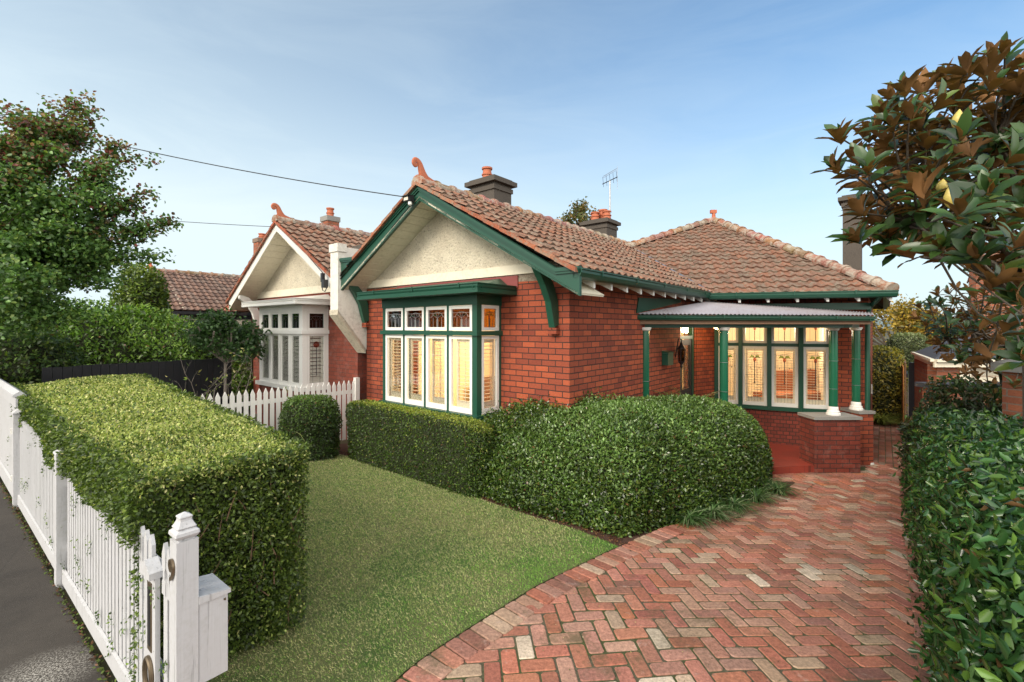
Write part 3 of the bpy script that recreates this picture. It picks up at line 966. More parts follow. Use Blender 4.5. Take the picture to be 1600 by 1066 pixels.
def tiles(name, o, ex, L, slope_end, mat, parent, limits=None, row=0.315, tw=0.205, pal=None, amp=0.034, tone=1.0):
    """Tiled slope. o: eave corner, ex: unit along the eave, L its length, slope_end: point straight up-slope of o at the ridge.
    limits(b01) -> (a0, a1) metres along the eave to cover at height b (0..1)."""
    pal = pal or TILE_TC
    o = Vector(o); ex = Vector(ex).normalized(); up = Vector(slope_end) - o; SL = up.length; up.normalize()
    nrm = ex.cross(up)
    if nrm.z < 0: nrm = -nrm
    nrow = int(math.ceil(SL / row)); row = SL / nrow
    mb = MB()
    sub = 6
    prof = [0.0, 0.55, 1.0, 0.75, 0.2, 0.0, 0.0]
    prof = [0.1, 0.9, 1.0, 0.45, 0.05, 0.0]
    for j in range(nrow):
        b0, b1 = j * row, (j + 1) * row + 0.02
        bm_ = (j + 0.5) / nrow
        a0, a1 = limits(bm_) if limits else (0.0, L)
        i0 = int(math.floor(a0 / tw)); i1 = int(math.ceil(a1 / tw))
        for i in range(i0, i1):
            c = random.choice(pal); q = random.uniform(0.86, 1.12) * tone
            c = tuple(min(1, x * q) for x in c)
            jb = random.gauss(0, 0.008); jh = random.gauss(0, 0.003)
            lo = []; hi = []; bt = []
            for k in range(sub + 1):
                a = (i + k / sub) * tw
                a = min(max(a, a0), a1)
                hgt = prof[k % sub] * amp
                lo.append(o + ex * a + up * (b0 + jb - 0.01) + nrm * (hgt + 0.040 + jh))
                bt.append(o + ex * a + up * (b0 + jb - 0.004) + nrm * (0.004 + hgt * 0.3))
                hi.append(o + ex * a + up * b1 + nrm * (hgt * 0.95 + 0.006 + jh))
            s0 = len(mb.v)
            mb.v.extend([tuple(p) for p in lo + hi + bt])
            n = sub + 1
            for k in range(sub):
                mb.f.append([s0 + k, s0 + k + 1, s0 + n + k + 1, s0 + n + k]); mb.m.append(0); mb.uv.append(None); mb.c.append(c)
                mb.f.append([s0 + 2 * n + k, s0 + 2 * n + k + 1, s0 + k + 1, s0 + k]); mb.m.append(0); mb.uv.append(None); mb.c.append(tuple(x * 0.75 for x in c))
    # closed underside so the roof has depth
    if limits:
        q = [limits(0.001), limits(0.999)]
        pts = [o + ex * q[0][0], o + ex * q[0][1], o + ex * q[1][1] + up * SL, o + ex * q[1][0] + up * SL]
    else:
        pts = [o, o + ex * L, o + ex * L + up * SL, o + up * SL]
    pts = [p - nrm * 0.004 for p in pts]
    mb.poly(pts, 0, None, (0.05, 0.035, 0.03)); mb.poly([p - nrm * 0.05 for p in pts][::-1], 0, None, (0.05, 0.035, 0.03))
    return mb.build(name, mat, parent)


def caps(name, p0, p1, parent, r=0.12, step=0.36, tone=1.0, mat=None):
    p0 = Vector(p0); p1 = Vector(p1); d = p1 - p0; L = d.length; d.normalize()
    n = max(1, int(L / step)); mb = MB()
    side = d.cross(Vector((0, 0, 1))).normalized(); up = side.cross(d)
    for i in range(n):
        a = p0 + d * (L * i / n - 0.02); b = p0 + d * (L * (i + 1) / n + 0.03)
        c = random.choice([(0.27, 0.135, 0.085), (0.25, 0.14, 0.095), (0.24, 0.15, 0.105), (0.28, 0.125, 0.078)])
        c = tuple(min(1, x * random.uniform(0.8, 1.2) * tone) for x in c)
        for (q0, q1, rr0, rr1) in ((a, a + d * 0.06, r * 1.22, r * 1.22), (a + d * 0.05, b, r * 1.0, r * 0.92)):
            A = []; B = []
            for k in range(9):
                t = math.pi * (k / 8) * 1.16 - 0.08 * math.pi
                A.append(q0 + side * math.cos(t) * rr0 + up * (math.sin(t) * rr0 * 0.85))
                B.append(q1 + side * math.cos(t) * rr1 + up * (math.sin(t) * rr1 * 0.85))
            s0 = len(mb.v); mb.v.extend([tuple(p) for p in A + B])
            for k in range(8):
                mb.f.append([s0 + k, s0 + k + 1, s0 + 10 + k, s0 + 9 + k]); mb.m.append(0); mb.uv.append(None); mb.c.append(c)
            mb.f.append([s0 + k for k in range(9)]); mb.m.append(0); mb.uv.append(None); mb.c.append(c)
            mb.f.append([s0 + 9 + k for k in range(9)][::-1]); mb.m.append(0); mb.uv.append(None); mb.c.append(c)
    return mb.build(name, mat or M['cap'], parent)


def finial(base, fwd, h, parent, mat):
    """Terracotta ram's-horn scroll that rises and curls forward."""
    base = Vector(base); f = Vector(fwd).normalized(); mb = MB(); u = Vector((0, 0, 1))
    pts = []; rad = []
    ctrl = [(-1.2, -0.05, 0.20), (-0.75, 0.02, 0.24), (-0.42, 0.12, 0.26), (-0.22, 0.34, 0.25), (-0.12, 0.58, 0.21), (-0.04, 0.80, 0.17), (0.10, 0.94, 0.15), (0.27, 0.94, 0.14), (0.36, 0.80, 0.13), (0.29, 0.68, 0.12), (0.18, 0.72, 0.09), (0.19, 0.80, 0.06)]
    sp = spline(ctrl, 4)
    path = [base + f * p[0] * h + u * p[1] * h for p in sp]
    mb.tube(path, [p[2] * h for p in sp], 8, flat=0.55)
    mb.prism([base + f * 0.12 * h - u * 0.30 * h, base - f * 0.5 * h - u * 0.30 * h, base - f * 0.45 * h + u * 0.1 * h, base - f * 0.1 * h + u * 0.35 * h, base + f * 0.08 * h + u * 0.2 * h],
             Vector((f.y, -f.x, 0)) * 0.12)
    return mb.build('finial', mat, parent, True)


def gutter(name, a, b, parent, mat, out, h=0.10, w=0.11, straps=True):
    """Ogee gutter between two points along its top outer lip."""
    a = Vector(a); b = Vector(b); o = Vector((out[0], out[1], 0)).normalized(); u = Vector((0, 0, 1))
    prof = [(0, 0), (0.012, 0.0), (0.012, -0.012), (-0.004, -0.02), (-0.004, -0.045), (-0.03, -0.085), (-0.06, -0.10), (-0.11, -0.10), (-0.11, -0.01), (-0.10, -0.01), (-0.10, -0.09), (-0.055, -0.09), (-0.012, -0.04), (-0.012, 0)]
    sx = w / 0.11; sz = h / 0.10
    pa = [a + o * p[0] * sx + u * p[1] * sz for p in prof]
    mb = MB(); mb.prism(pa, b - a)
    if straps:
        d = (b - a); L = d.length; d.normalize(); t = 0.5
        while t < L:
            c = a + d * t
            mb.obox(c + o * 0.003 - u * 0.055 * sz, d * 0.018, o * 0.012, u * 0.066 * sz); t += 1.05
    return mb.build(name, mat, parent)


def sash(parent, a, b, z0, z1, out, mats, fw=0.05, glass='glass', lead=None, shutter=None, depth=0.045, split=0, side_stile=0.0, leadmat='lead'):
    """Sash in the vertical plane a-b (plan, world). Adds sash frame, pane, leading and shutter as children of parent."""
    a = Vector((a[0], a[1], 0)); b = Vector((b[0], b[1], 0)); d = (b - a); L = d.length; d.normalize()
    o = Vector((out[0], out[1], 0)).normalized(); u = Vector((0, 0, 1))
    A = a + u * z0; Hh = z1 - z0
    mb = MB(); t = depth
    bt = fw * 1.5 if Hh > 0.7 else fw
    mb.obox(A - o * t, d * fw, o * t, u * Hh)
    mb.obox(A + d * (L - fw) - o * t, d * fw, o * t, u * Hh)
    mb.obox(A + d * fw - o * t, d * (L - 2 * fw), o * (t - 0.002), u * bt)
    mb.obox(A + d * fw + u * (Hh - fw) - o * t, d * (L - 2 * fw), o * (t - 0.002), u * fw)
    mb.build('sash', M[mats], parent, bevel=0.004)
    gl = MB()
    gl.obox(A + d * (fw - 0.004) + u * (bt - 0.004) - o * 0.032, d * (L - 2 * fw + 0.008), o * 0.004, u * (Hh - fw - bt + 0.008))
    gl.build('glass_pane', M[glass], parent)
    x0, x1, y0, y1 = fw, L - fw, bt, Hh - fw
    W_ = x1 - x0; V_ = y1 - y0

    def Q(x, y, off=-0.026): return A + d * (x0 + x * W_) + u * (y0 + y * V_) + o * off
    if lead:
        lm = MB(); cm = MB()

        def line(p, q, r=0.0028):
            lm.tube([Q(*p), Q(*q)], r, 4)
        if lead == 'top':      # small light: fan flower on a stem
            for x in (0.25, 0.75): line((x, 0), (x, 0.55))
            line((0.5, 0), (0.5, 0.5)); line((0.46, 0), (0.46, 0.45)); line((0.54, 0), (0.54, 0.45))
            line((0, 0.55), (0.2, 0.62)); line((1, 0.55), (0.8, 0.62)); line((0, 0.80), (1, 0.80))
            ar = [(0.5 + 0.34 * math.cos(math.pi * k / 10), 0.55 + 0.30 * math.sin(math.pi * k / 10)) for k in range(11)]
            for p, q in zip(ar[:-1], ar[1:]): line(p, q)
            for k in (2, 4, 6, 8): line((0.5, 0.50), ar[k], 0.002)
            leafc = [(0.16, 0.60), (0.30, 0.76), (0.46, 0.72), (0.48, 0.60), (0.34, 0.66)]
            for sgn in (1, -1):
                cm.poly([Q(0.5 + (x - 0.5) * sgn, y, -0.0265) for x, y in leafc], 0)
            cm.poly([Q(0.5 + 0.07 * math.cos(k * 0.785), 0.58 + 0.13 * math.sin(k * 0.785), -0.0262) for k in range(8)], 1)
            line((0.5, 0.45), (0.5, 0.0), 0.006)
        elif lead == 'bow_top':
            for x in (0.22, 0.5, 0.78): line((x, 0), (x, 1))
            line((0, 0.62), (0.25, 0.7)); line((1, 0.62), (0.75, 0.7)); line((0, 0.9), (1, 0.9))
            lf = [(0.24, 0.62), (0.34, 0.78), (0.46, 0.80), (0.49, 0.70), (0.36, 0.70)]
            for sgn in (1, -1): cm.poly([Q(0.5 + (x - 0.5) * sgn, y, -0.0265) for x, y in lf], 0)
            cm.poly([Q(0.5 + 0.07 * math.cos(k * 0.785), 0.56 + 0.10 * math.sin(k * 0.785), -0.0262) for k in range(8)], 1)
            line((0.5, 0.45), (0.5, 0), 0.008)
        elif lead == 'bow_low':
            for x in (0.18, 0.34, 0.66, 0.82): line((x, 0), (x, 0.80), 0.0025)
            for y in (0.16, 0.33, 0.50, 0.66, 0.9): line((0, y), (1, y), 0.0022)
            line((0.5, 0), (0.5, 1), 0.0025)
            line((0.5, 0.36), (0.5, 0.78), 0.011)
            for sgn in (1, -1):
                cm.poly([Q(0.5 + (x - 0.5) * sgn, y, -0.0265) for x, y in [(0.20, 0.82), (0.30, 0.88), (0.45, 0.87), (0.49, 0.82), (0.34, 0.83)]], 0)
                line((0.5 - 0.24 * sgn, 0.62), (0.5 - 0.24 * sgn, 0.655), 0.008)
            cm.poly([Q(0.5 + 0.085 * math.cos(k * 0.785), 0.79 + 0.045 * math.sin(k * 0.785), -0.0262) for k in range(8)], 1)
            line((0.5, 0.345), (0.5, 0.37), 0.018)
            ar = [(0.5 + 0.34 * math.cos(math.pi * k / 8), 0.83 + 0.07 * math.sin(math.pi * k / 8)) for k in range(9)]
            for p, q in zip(ar[:-1], ar[1:]): line(p, q, 0.0022)
        elif lead == 'nb_low':
            for y in (0.18, 0.36, 0.52, 0.68, 0.84): line((0, y), (1, y), 0.003)
            for x in (0.25, 0.75): line((x, 0), (x, 1), 0.003)
            line((0.5, 0.15), (0.5, 0.75), 0.008)
            cm.poly([Q(0.5 + 0.22 * math.cos(k * 0.785), 0.82 + 0.07 * math.sin(k * 0.785), -0.0262) for k in range(8)], 1)
        lm.build('leading', M[leadmat], parent)
        if cm.v:
            g1 = 'glass_leafgreen'
            cm.build('stained_flower', [M[g1], M['glass_pink']], parent)
    if shutter:
        sh = MB(); sp = 0.084 if mats == 'white' and shutter[0] < 0 else 0.056; off = 0.080; n = int(V_ / sp)
        tilt, mat = shutter
        xx0 = x0 + 0.045 + side_stile * W_; xx1 = x1 - 0.035
        B = A - o * off
        sh.obox(B + d * (xx0 - 0.04) + u * y0, d * 0.04, o * 0.025, u * V_)
        sh.obox(B + d * xx1 + u * y0, d * 0.035, o * 0.025, u * V_)
        for r_ in ([(y0, 0.09), (y1 - 0.05, 0.05)] + ([(y0 + V_ * split, 0.07)] if split else [])):
            sh.obox(B + d * xx0 + u * r_[0], d * (xx1 - xx0), o * 0.022, u * r_[1])
        for k in range(n + 1):
            zc = y0 + 0.09 + k * sp
            if zc > y1 - 0.05: break
            dv = (o * math.cos(tilt) + u * math.sin(tilt)) * sp
            tn = o.cross(d)
            n2 = dv.cross(d).normalized() * 0.008
            sh.obox(B + d * xx0 + u * zc - dv / 2 + o * 0.01, d * (xx1 - xx0), dv, n2)
        sh.obox(B + d * ((xx0 + xx1) / 2 + 0.03) + u * (y0 + 0.08) + o * 0.035, d * 0.010, o * 0.008, u * (V_ - 0.14))
        sh.build('shutter', M[mat], parent)


M['glass_leafgreen'] = glass_mat('stained_leaf_green', (0.30, 0.46, 0.20), 0.04)


def chimney(parent, c, w_, d_, z0, z1, rz, pots, mat, slab=True, capm=None, potr=0.11, poth=0.32):
    mb = MB()
    a = Vector((math.cos(rz), math.sin(rz), 0))
    uvf = lambda pts: [((Vector(p).x + Vector(p).y), Vector(p).z) for p in pts]
    mb.cbox((c[0], c[1], z0), w_, d_, z1 - z0, rz, 0, None, uvf)
    ch = mb.build('chimney', mat, parent)
    k = MB()
    if slab:
        k.cbox((c[0], c[1], z1 - 0.22), w_ + 0.06, d_ + 0.06, 0.10, rz)
        k.cbox((c[0], c[1], z1 - 0.06), w_ + 0.20, d_ + 0.20, 0.10, rz)
        k.cbox((c[0], c[1], z1 + 0.04), w_ + 0.04, d_ + 0.04, 0.05, rz)
    else:
        k.cbox((c[0], c[1], z1 - 0.02), w_ + 0.05, d_ + 0.05, 0.14, rz)
    k.build('chimney_cap', capm or M['dark_render'], ch, bevel=0.012)
    for (dx, dy, hs) in pots:
        q = MB(); b_ = Vector((-math.sin(rz), math.cos(rz), 0))
        cc = Vector((c[0], c[1], z1 + 0.08)) + a * dx + b_ * dy
        hh = poth * hs; r = potr
        q.lathe(cc, [(r * 0.95, 0), (r * 0.86, hh * 0.45), (r * 1.02, hh * 0.47), (r * 1.02, hh * 0.55), (r * 0.84, hh * 0.57), (r * 0.78, hh * 0.85), (r * 1.0, hh * 0.88), (r * 1.0, hh), (r * 0.7, hh), (r * 0.66, hh * 0.8)], 16)
        q.build('chimney_pot', M['terracotta'], ch, True)
    return ch


# ------------------------------------------------------------------ THE HOUSE
hb = H(0, 0, 0)
house = empty('brick_house', (hb.x, hb.y, 0), 'red brick house with green gable boards, lit bay window and a corner porch', 'house')
Ufv = Vector((UX, UY, 0)); Vfv = Vector((VX, VY, 0))
NF = -Vfv          # outward normal of the front
NS = -Ufv          # outward normal of the driveway side
C0 = H(0, 0, 0); C1 = H(4.66, 0, 0)
S1 = H(0, -4.92, 0)                 # where the side wall meets the porch wall
ZB = -0.15

BS0, BS1, BD = 1.187, 3.394, 0.51   # bay: side positions and depth
mb = MB()
holes = [(BS0 * K + 0.06, BS1 * K - 0.06, 1.30, 3.02)]
wall(mb, C0, C1, ZB, 3.50, holes, inward=Vfv)
# gable triangle backing
AP = 2.42
gz = lambda s: 4.86 - abs(s - AP) * K * 0.57
# side wall with the door opening
dh = [(3.97 * K, 4.80 * K, 0.18, 2.86)]
dh = [(dh[0][0] - 0.22, dh[0][1] - 0.22, dh[0][2], dh[0][3])]
wall(mb, C0 + Vfv * 0.22, S1, ZB, 3.36, dh, inward=Ufv, u0=0.22)
# front wall of the wing: left piece, bow, right piece
BP = [(3.90, 9.90), (4.46, 10.22)]
BOW = [(4.46, 10.22), (4.95, 10.12), (5.42, 9.85), (5.94, 9.62), (6.46, 9.45)]
BOW = [(x * K, y * K) for x, y in BOW]
wall(mb, (3.90 * K, 9.86 * K), BOW[0], ZB, 3.36, inward=(0.2, 1), u0=0.0)
house_wall = mb.build('wall', M['brick'], house)
mb = MB()
wall(mb, BOW[-1], D_COR, ZB, 3.36, inward=D_DIR, u0=0.05)
SIDE_END = (D_COR[0] + D_DIR.x * 5.2, D_COR[1] + D_DIR.y * 5.2)
wall(mb, (D_COR[0] + D_DIR.x * 0.22, D_COR[1] + D_DIR.y * 0.22), SIDE_END, ZB, 3.36, inward=(-D_DIR.y, D_DIR.x), u0=0.22)
house_wall = mb.build('wall', M['brick'], house)
# unseen outer walls that close the body
mb = MB()
bk = Vector((SIDE_END[0], SIDE_END[1], 0)) + Vector((-D_DIR.y, D_DIR.x, 0)) * 7.5
wall(mb, SIDE_END, bk[:2], ZB, 3.36, inward=(-D_DIR.x, -D_DIR.y))
wall(mb, C1 + Ufv * 0.0, C1 + Vfv * 12, ZB, 3.36, inward=-Ufv)
mb.build('rear_wall', M['brick'], house)

# bow wall (header bricks) with its green sill, head and mullions
mb = MB(); mb2 = MB(); acc = 0.0
for p, q in zip(BOW[:-1], BOW[1:]):
    L = math.hypot(q[0] - p[0], q[1] - p[1])
    d = Vector((q[0] - p[0], q[1] - p[1], 0)).normalized(); inn = Vector((-d.y, d.x, 0))
    m_ = 6
    for k in range(m_):   # facets
        a = Vector((p[0], p[1], 0)) + d * L * k / m_; b_ = Vector((p[0], p[1], 0)) + d * L * (k + 1) / m_
        o0 = a - Vector((0, 0, -ZB))
        pts = [a + Vector((0, 0, ZB)), b_ + Vector((0, 0, ZB)), b_ + inn * 0.22 + Vector((0, 0, ZB)), a + inn * 0.22 + Vector((0, 0, ZB))]
        top = [x + Vector((0, 0, 0.86 - ZB)) for x in pts]
        a_ = a.copy(); d_ = d.copy(); ac = acc + L * k / m_
        mb.box8(pts + top, 0, lambda P_, a_=a_, d_=d_, ac=ac: [((Vector(x) - a_).dot(d_) + ac, Vector(x).z) for x in P_])
        pts2 = [x + Vector((0, 0, 3.0 - ZB)) for x in pts]; top2 = [x + Vector((0, 0, 0.36)) for x in pts2]
        mb2.box8(pts2 + top2, 0, lambda P_, a_=a_, d_=d_, ac=ac: [((Vector(x) - a_).dot(d_) + ac, Vector(x).z) for x in P_])
    acc += L
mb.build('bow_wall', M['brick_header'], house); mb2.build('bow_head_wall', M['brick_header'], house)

bow = MB()
ZS0, ZT, ZH = 0.95, 2.28, 2.96       # sash foot, transom, head
for i, (p, q) in enumerate(zip(BOW[:-1], BOW[1:])):
    a = Vector((p[0], p[1], 0)); b_ = Vector((q[0], q[1], 0)); d = (b_ - a).normalized(); L = (b_ - a).length; out = Vector((d.y, -d.x, 0))
    bow.obox(a + out * 0.0 - out * 0.09 + Vector((0, 0, 0.862)), d * L, out * 0.15, (0, 0, 0.085))
    bow.obox(a - out * 0.09 + Vector((0, 0, ZH)), d * L, out * 0.11, (0, 0, 0.10))
    bow.obox(a - out * 0.08 + Vector((0, 0, ZT)), d * L, out * 0.095, (0, 0, 0.07))
for i, p in enumerate(BOW):
    j = min(i, len(BOW) - 2)
    d = Vector((BOW[j + 1][0] - BOW[j][0], BOW[j + 1][1] - BOW[j][1], 0)).normalized()
    bow.cbox((p[0], p[1], 0.945), 0.085, 0.12, ZH - 0.943, math.atan2(d.y, d.x))
bowo = bow.build('bow_window', M['green'], house, bevel=0.004)
for i, (p, q) in enumerate(zip(BOW[:-1], BOW[1:])):
    a = Vector((p[0], p[1], 0)); b_ = Vector((q[0], q[1], 0)); d = (b_ - a).normalized(); out = Vector((d.y, -d.x, 0))
    a2 = a + d * 0.045 + out * 0.01; b2 = b_ - d * 0.045 + out * 0.01
    sash(bowo, a2, b2, ZS0, ZT, out, 'white', 0.055, 'glass', 'bow_low', (R(12), 'slat'), leadmat='lead', side_stile=0.0 if i < 3 else 0.0)
    sash(bowo, a2, b2, ZT + 0.07, ZH, out, 'white', 0.055, 'glass', 'bow_top', None)


def room(parent, pts, z0, z1, open_edges, mat='room'):
    """Plastered room: plan polygon, floor, ceiling and walls except the window sides."""
    mb = MB(); n = len(pts)
    q = [Vector((p[0], p[1], 0)) for p in pts]
    u = Vector((0, 0, 1))
    mb.poly([p + u * z0 for p in q]); mb.poly([p + u * z1 for p in q][::-1])
    for i in range(n):
        if i in open_edges: continue
        a, b = q[i], q[(i + 1) % n]
        mb.poly([a + u * z0, b + u * z0, b + u * z1, a + u * z1])
    return mb.build('room', M[mat], parent)


# lit room behind the bow
inn = [(BOW[0][0] + 0.02, BOW[0][1] + 0.25)] + [(p[0], p[1] + 0.26) for p in BOW[1:-1]] + [(BOW[-1][0] + 0.02, BOW[-1][1] + 0.25)]
rm = room(house, inn + [(8.6, 13.2), (6.2, 14.2)], 0.3, 3.2, list(range(len(inn) - 1)))
fm = MB(); fm.cbox((6.9, 11.6, 0.3), 1.6, 0.7, 0.8, 0.3); fm.cbox((7.2, 12.1, 0.3), 1.5, 0.25, 1.3, 0.3)
fm.build('sofa', M['furniture_red'], rm, bevel=0.05)


def lamp(name, loc, e, col, r=0.08):
    l = bpy.data.lights.new(name, 'POINT'); l.energy = e; l.color = col; l.shadow_soft_size = r
    o = bpy.data.objects.new(name, l); COL.objects.link(o); o.location = loc; return o


lamp('bow_room_light', (6.3, 11.6, 2.7), BOWLIGHT, (1.0, 0.84, 0.66), 0.15)

# ---- bay window
bay = MB()
def BH(s, d, z): return H(s, d, z)
bc = [H(BS0, 0, 0), H(BS0, BD, 0), H(BS1, BD, 0), H(BS1, 0, 0)]
us = Ufv
# base brick plinth
pl = MB()
for (p, q, inw) in ((bc[1], bc[2], Vfv), (bc[0], bc[1], Ufv), (bc[3], bc[2], -Ufv)):
    wall(pl, p, q, ZB, 1.34, inward=inw, th=0.16)
pl.build('bay_plinth', M['brick'], house)
Z0, Z1, Z2, Z3 = 1.40, 2.58, 2.65, 3.04
# sill, transom, head around three sides
for (z, h, pr) in ((1.335, 0.07, 0.05), (Z1, 0.07, 0.035), (Z3, 0.16, 0.012)):
    bay.obox(H(BS0, BD, z) + NF * pr + NS * pr, Ufv * ((BS1 - BS0) * K + 2 * pr), Vfv * (0.10 + pr), (0, 0, h))
    for s, sg in ((BS0, NS), (BS1, Ufv)):
        bay.obox(H(s, BD, z) + sg * pr + Vfv * 0.10, -sg * (0.10 + pr), Vfv * (BD * K - 0.10), (0, 0, h))
# corner posts
bay.obox(H(BS0, BD, Z0), Ufv * 0.10, Vfv * 0.10, (0, 0, Z3 - Z0))
bay.obox(H(BS1, BD, Z0), -Ufv * 0.07, Vfv * 0.10, (0, 0, Z3 - Z0))
bay.obox(H(BS0, 0, Z0) - Vfv * 0.045, Ufv * 0.09, Vfv * 0.045, (0, 0, Z3 - Z0))
bay.obox(H(BS1, 0, Z0) - Vfv * 0.045, -Ufv * 0.09, Vfv * 0.045, (0, 0, Z3 - Z0))
BWD = (BS1 - BS0) * K
x = 0.10; pw = (BWD - 0.10 - 0.07 - 3 * 0.04) / 4
fr = H(BS0, BD, 0)
spans = []
for i in range(4):
    spans.append((x, x + pw)); x += pw
    if i < 3:
        bay.obox(fr + Ufv * x + Vector((0, 0, Z0)), Ufv * 0.04, Vfv * 0.09, (0, 0, Z3 - Z0)); x += 0.04
bayo = bay.build('bay_window', M['green'], house, bevel=0.005)
for i, (x0, x1) in enumerate(spans):
    a = fr + Ufv * (x1 - 0.004) + NF * -0.006; b_ = fr + Ufv * (x0 + 0.004) + NF * -0.006
    sash(bayo, a, b_, Z0 + 0.01, Z1 - 0.004, NF, 'white', 0.052, 'glass', None, (R(8), 'slat'), side_stile=(0.10, 0.14, 0.16, 0.30)[3 - i] * 0.5)
    sash(bayo, a, b_, Z2 + 0.004, Z3 - 0.004, NF, 'white', 0.052, 'glass_brown', 'top', None, leadmat='lead_light')
a = H(BS0, BD, 0) + Vfv * 0.104; b_ = H(BS0, 0, 0) - Vfv * 0.05
sash(bayo, a, b_, Z0 + 0.01, Z1 - 0.004, NS, 'white', 0.05, 'glass', None, (R(8), 'slat'))
sash(bayo, a, b_, Z2 + 0.004, Z3 - 0.004, NS, 'white', 0.05, 'glass_amber', 'top', None)
a = H(BS1, 0, 0) - Vfv * 0.05; b_ = H(BS1, BD, 0) + Vfv * 0.104
sash(bayo, a, b_, Z0 + 0.01, Z1 - 0.004, Ufv, 'white', 0.05, 'glass', None, (R(8), 'slat'))
sash(bayo, a, b_, Z2 + 0.004, Z3 - 0.004, Ufv, 'white', 0.05, 'glass_brown', 'top', None)
# bay roof with its gutter
e = 0.30; rf = MB()
rp = [H(BS0, 0, 3.19) + NS * e * K, H(BS0, BD, 3.19) + NS * e * K + NF * e * K, H(BS1, BD, 3.19) + Ufv * e * K + NF * e * K, H(BS1, 0, 3.19) + Ufv * e * K]
rf.box8([p for p in rp] + [p + Vector((0, 0, 0.06)) for p in rp])
rt = [H(BS0, 0, 3.251), H(BS0, BD, 3.251), H(BS1, BD, 3.251), H(BS1, 0, 3.251)]
rf.box8([p + (rp[i] - rt[i]) * 0.85 + Vector((0, 0, 0.06)) for i, p in enumerate(rt)] + [H(BS0, 0, 3.46), H(BS0, 0.02, 3.46), H(BS1, 0.02, 3.46), H(BS1, 0, 3.46)])
rf.build('bay_roof', M['green'], house)
u1 = Vector((0, 0, 0.135))
gz_ = MB()
gp = [p + u1 for p in rp]
gutter('gutter', gp[2], gp[1], house, M['green'], NF, 0.10, 0.10)
gutter('gutter', gp[0] + NF * 0, gp[1], house, M['green'], NS, 0.10, 0.10, False)
gutter('gutter', gp[3], gp[2], house, M['green'], Ufv, 0.10, 0.10, False)
# lintel board above the bay
lb = MB(); lb.obox(H(0.86, 0.02, 3.30), Ufv * (2.8 * K), Vfv * 0.02, (0, 0, 0.185)); lb.build('lintel_board', M['lintel'], house)
# lit room behind the bay
r0 = H(BS0 + 0.03, -0.24, 0)
rm2 = room(house, [H(0.2, -0.24, 0), H(4.4, -0.24, 0), H(4.4, -3.6, 0), H(0.2, -3.6, 0)], 0.65, 3.3, [0])
wl = MB()
wl.poly([H(0.2, -0.24, 0.65), H(BS0, -0.24, 0.65), H(BS0, -0.24, 3.3), H(0.2, -0.24, 3.3)]); wl.poly([H(BS1, -0.24, 0.65), H(4.4, -0.24, 0.65), H(4.4, -0.24, 3.3), H(BS1, -0.24, 3.3)])
wl.build('room_partition', M['room'], house)
fm = MB(); fm.obox(H(1.3, -2.9, 0.65), Ufv * 0.9, Vfv * 0.5, (0, 0, 1.3)); fm.obox(H(2.6, -2.2, 0.65), Ufv * 1.5, Vfv * 0.8, (0, 0, 0.85)); fm.obox(H(3.4, -3.3, 1.7), Ufv * 0.8, Vfv * 0.06, (0, 0, 0.5))
fm.build('cabinet', M['furniture'], rm2, bevel=0.02)
lamp('bay_room_light', H(2.3, -1.5, 2.75), BAYLIGHT, (1.0, 0.78, 0.50), 0.15)

# ---- gable: roughcast, band, barge boards, soffit
m, nt, b, _ = new_mat('roughcast')
c = mixc(nt, ramp(nt, noise(nt, 1.4, 6, 0.7), [(0.4, 0), (0.72, 1)]), (0.66, 0.60, 0.47), (0.46, 0.40, 0.30))
c = mixc(nt, ramp(nt, noise(nt, 26, 3, 0.6), [(0.28, 0), (0.46, 1)]), (0.34, 0.30, 0.23), c)
nt.links.new(c, b.inputs['Base Color']); b.inputs['Roughness'].default_value = 0.95
bump(nt, b, noise(nt, 30, 4, 0.6), 1.0, 0.035)
M['roughcast'] = m
gm = MB()
gm.prism([H(-0.05, 0, 3.52), H(4.70, 0, 3.52), H(4.70, 0, gz(4.70)), H(AP, 0, gz(AP)), H(-0.05, 0, gz(-0.05))], Vfv * 0.2)
gm.build('gable_panel', M['roughcast'], house)
bd = MB(); bd.obox(H(-0.12, 0.03, 3.50), Ufv * (4.86 * K), Vfv * 0.06, (0, 0, 0.145)); bd.build('gable_band', M['cream'], house, bevel=0.006)
GD = 0.52
sf = MB()
for s0 in (-0.45, 4.76):
    zz0 = 4.80 - abs(s0 - AP) * K * 0.565 + 0.02; zz1 = 4.82
    a0_, a1_ = H(s0, GD, zz0), H(AP, GD, zz1); b0_, b1_ = H(s0, -0.1, zz0), H(AP, -0.1, zz1)
    nb = 14
    for k in range(nb):       # lining boards with open joints
        f0, f1 = k / nb + 0.003, (k + 1) / nb - 0.003
        p = [a0_.lerp(a1_, f0), a0_.lerp(a1_, f1), b0_.lerp(b1_, f1), b0_.lerp(b1_, f0)]
        sf.prism(p, (0, 0, 0.02))
    sf.prism([a0_ + Vector((0, 0, .024)), a1_ + Vector((0, 0, .024)), b1_ + Vector((0, 0, .024)), b0_ + Vector((0, 0, .024))], (0, 0, 0.01))
sf.build('soffit', M['cream'], house)
def barge(parent, name, pts, mat, off=0.0, th=0.05, d=GD):
    mb = MB(); mb.prism([H(s, d + off, z) for s, z in pts], -Vfv * -th if False else Vfv * th)
    return mb.build(name, mat, parent, bevel=0.006)
barge(house, 'barge_board', [(AP, 4.79), (-0.47, 3.087), (-0.47, 3.46), (-0.15, 3.46), (AP, 5.03)], M['green'])
barge(house, 'barge_board', [(AP, 4.79), (AP, 5.03), (4.16, 4.05), (4.78, 4.07), (4.78, 3.385)], M['green'])
mo = MB()
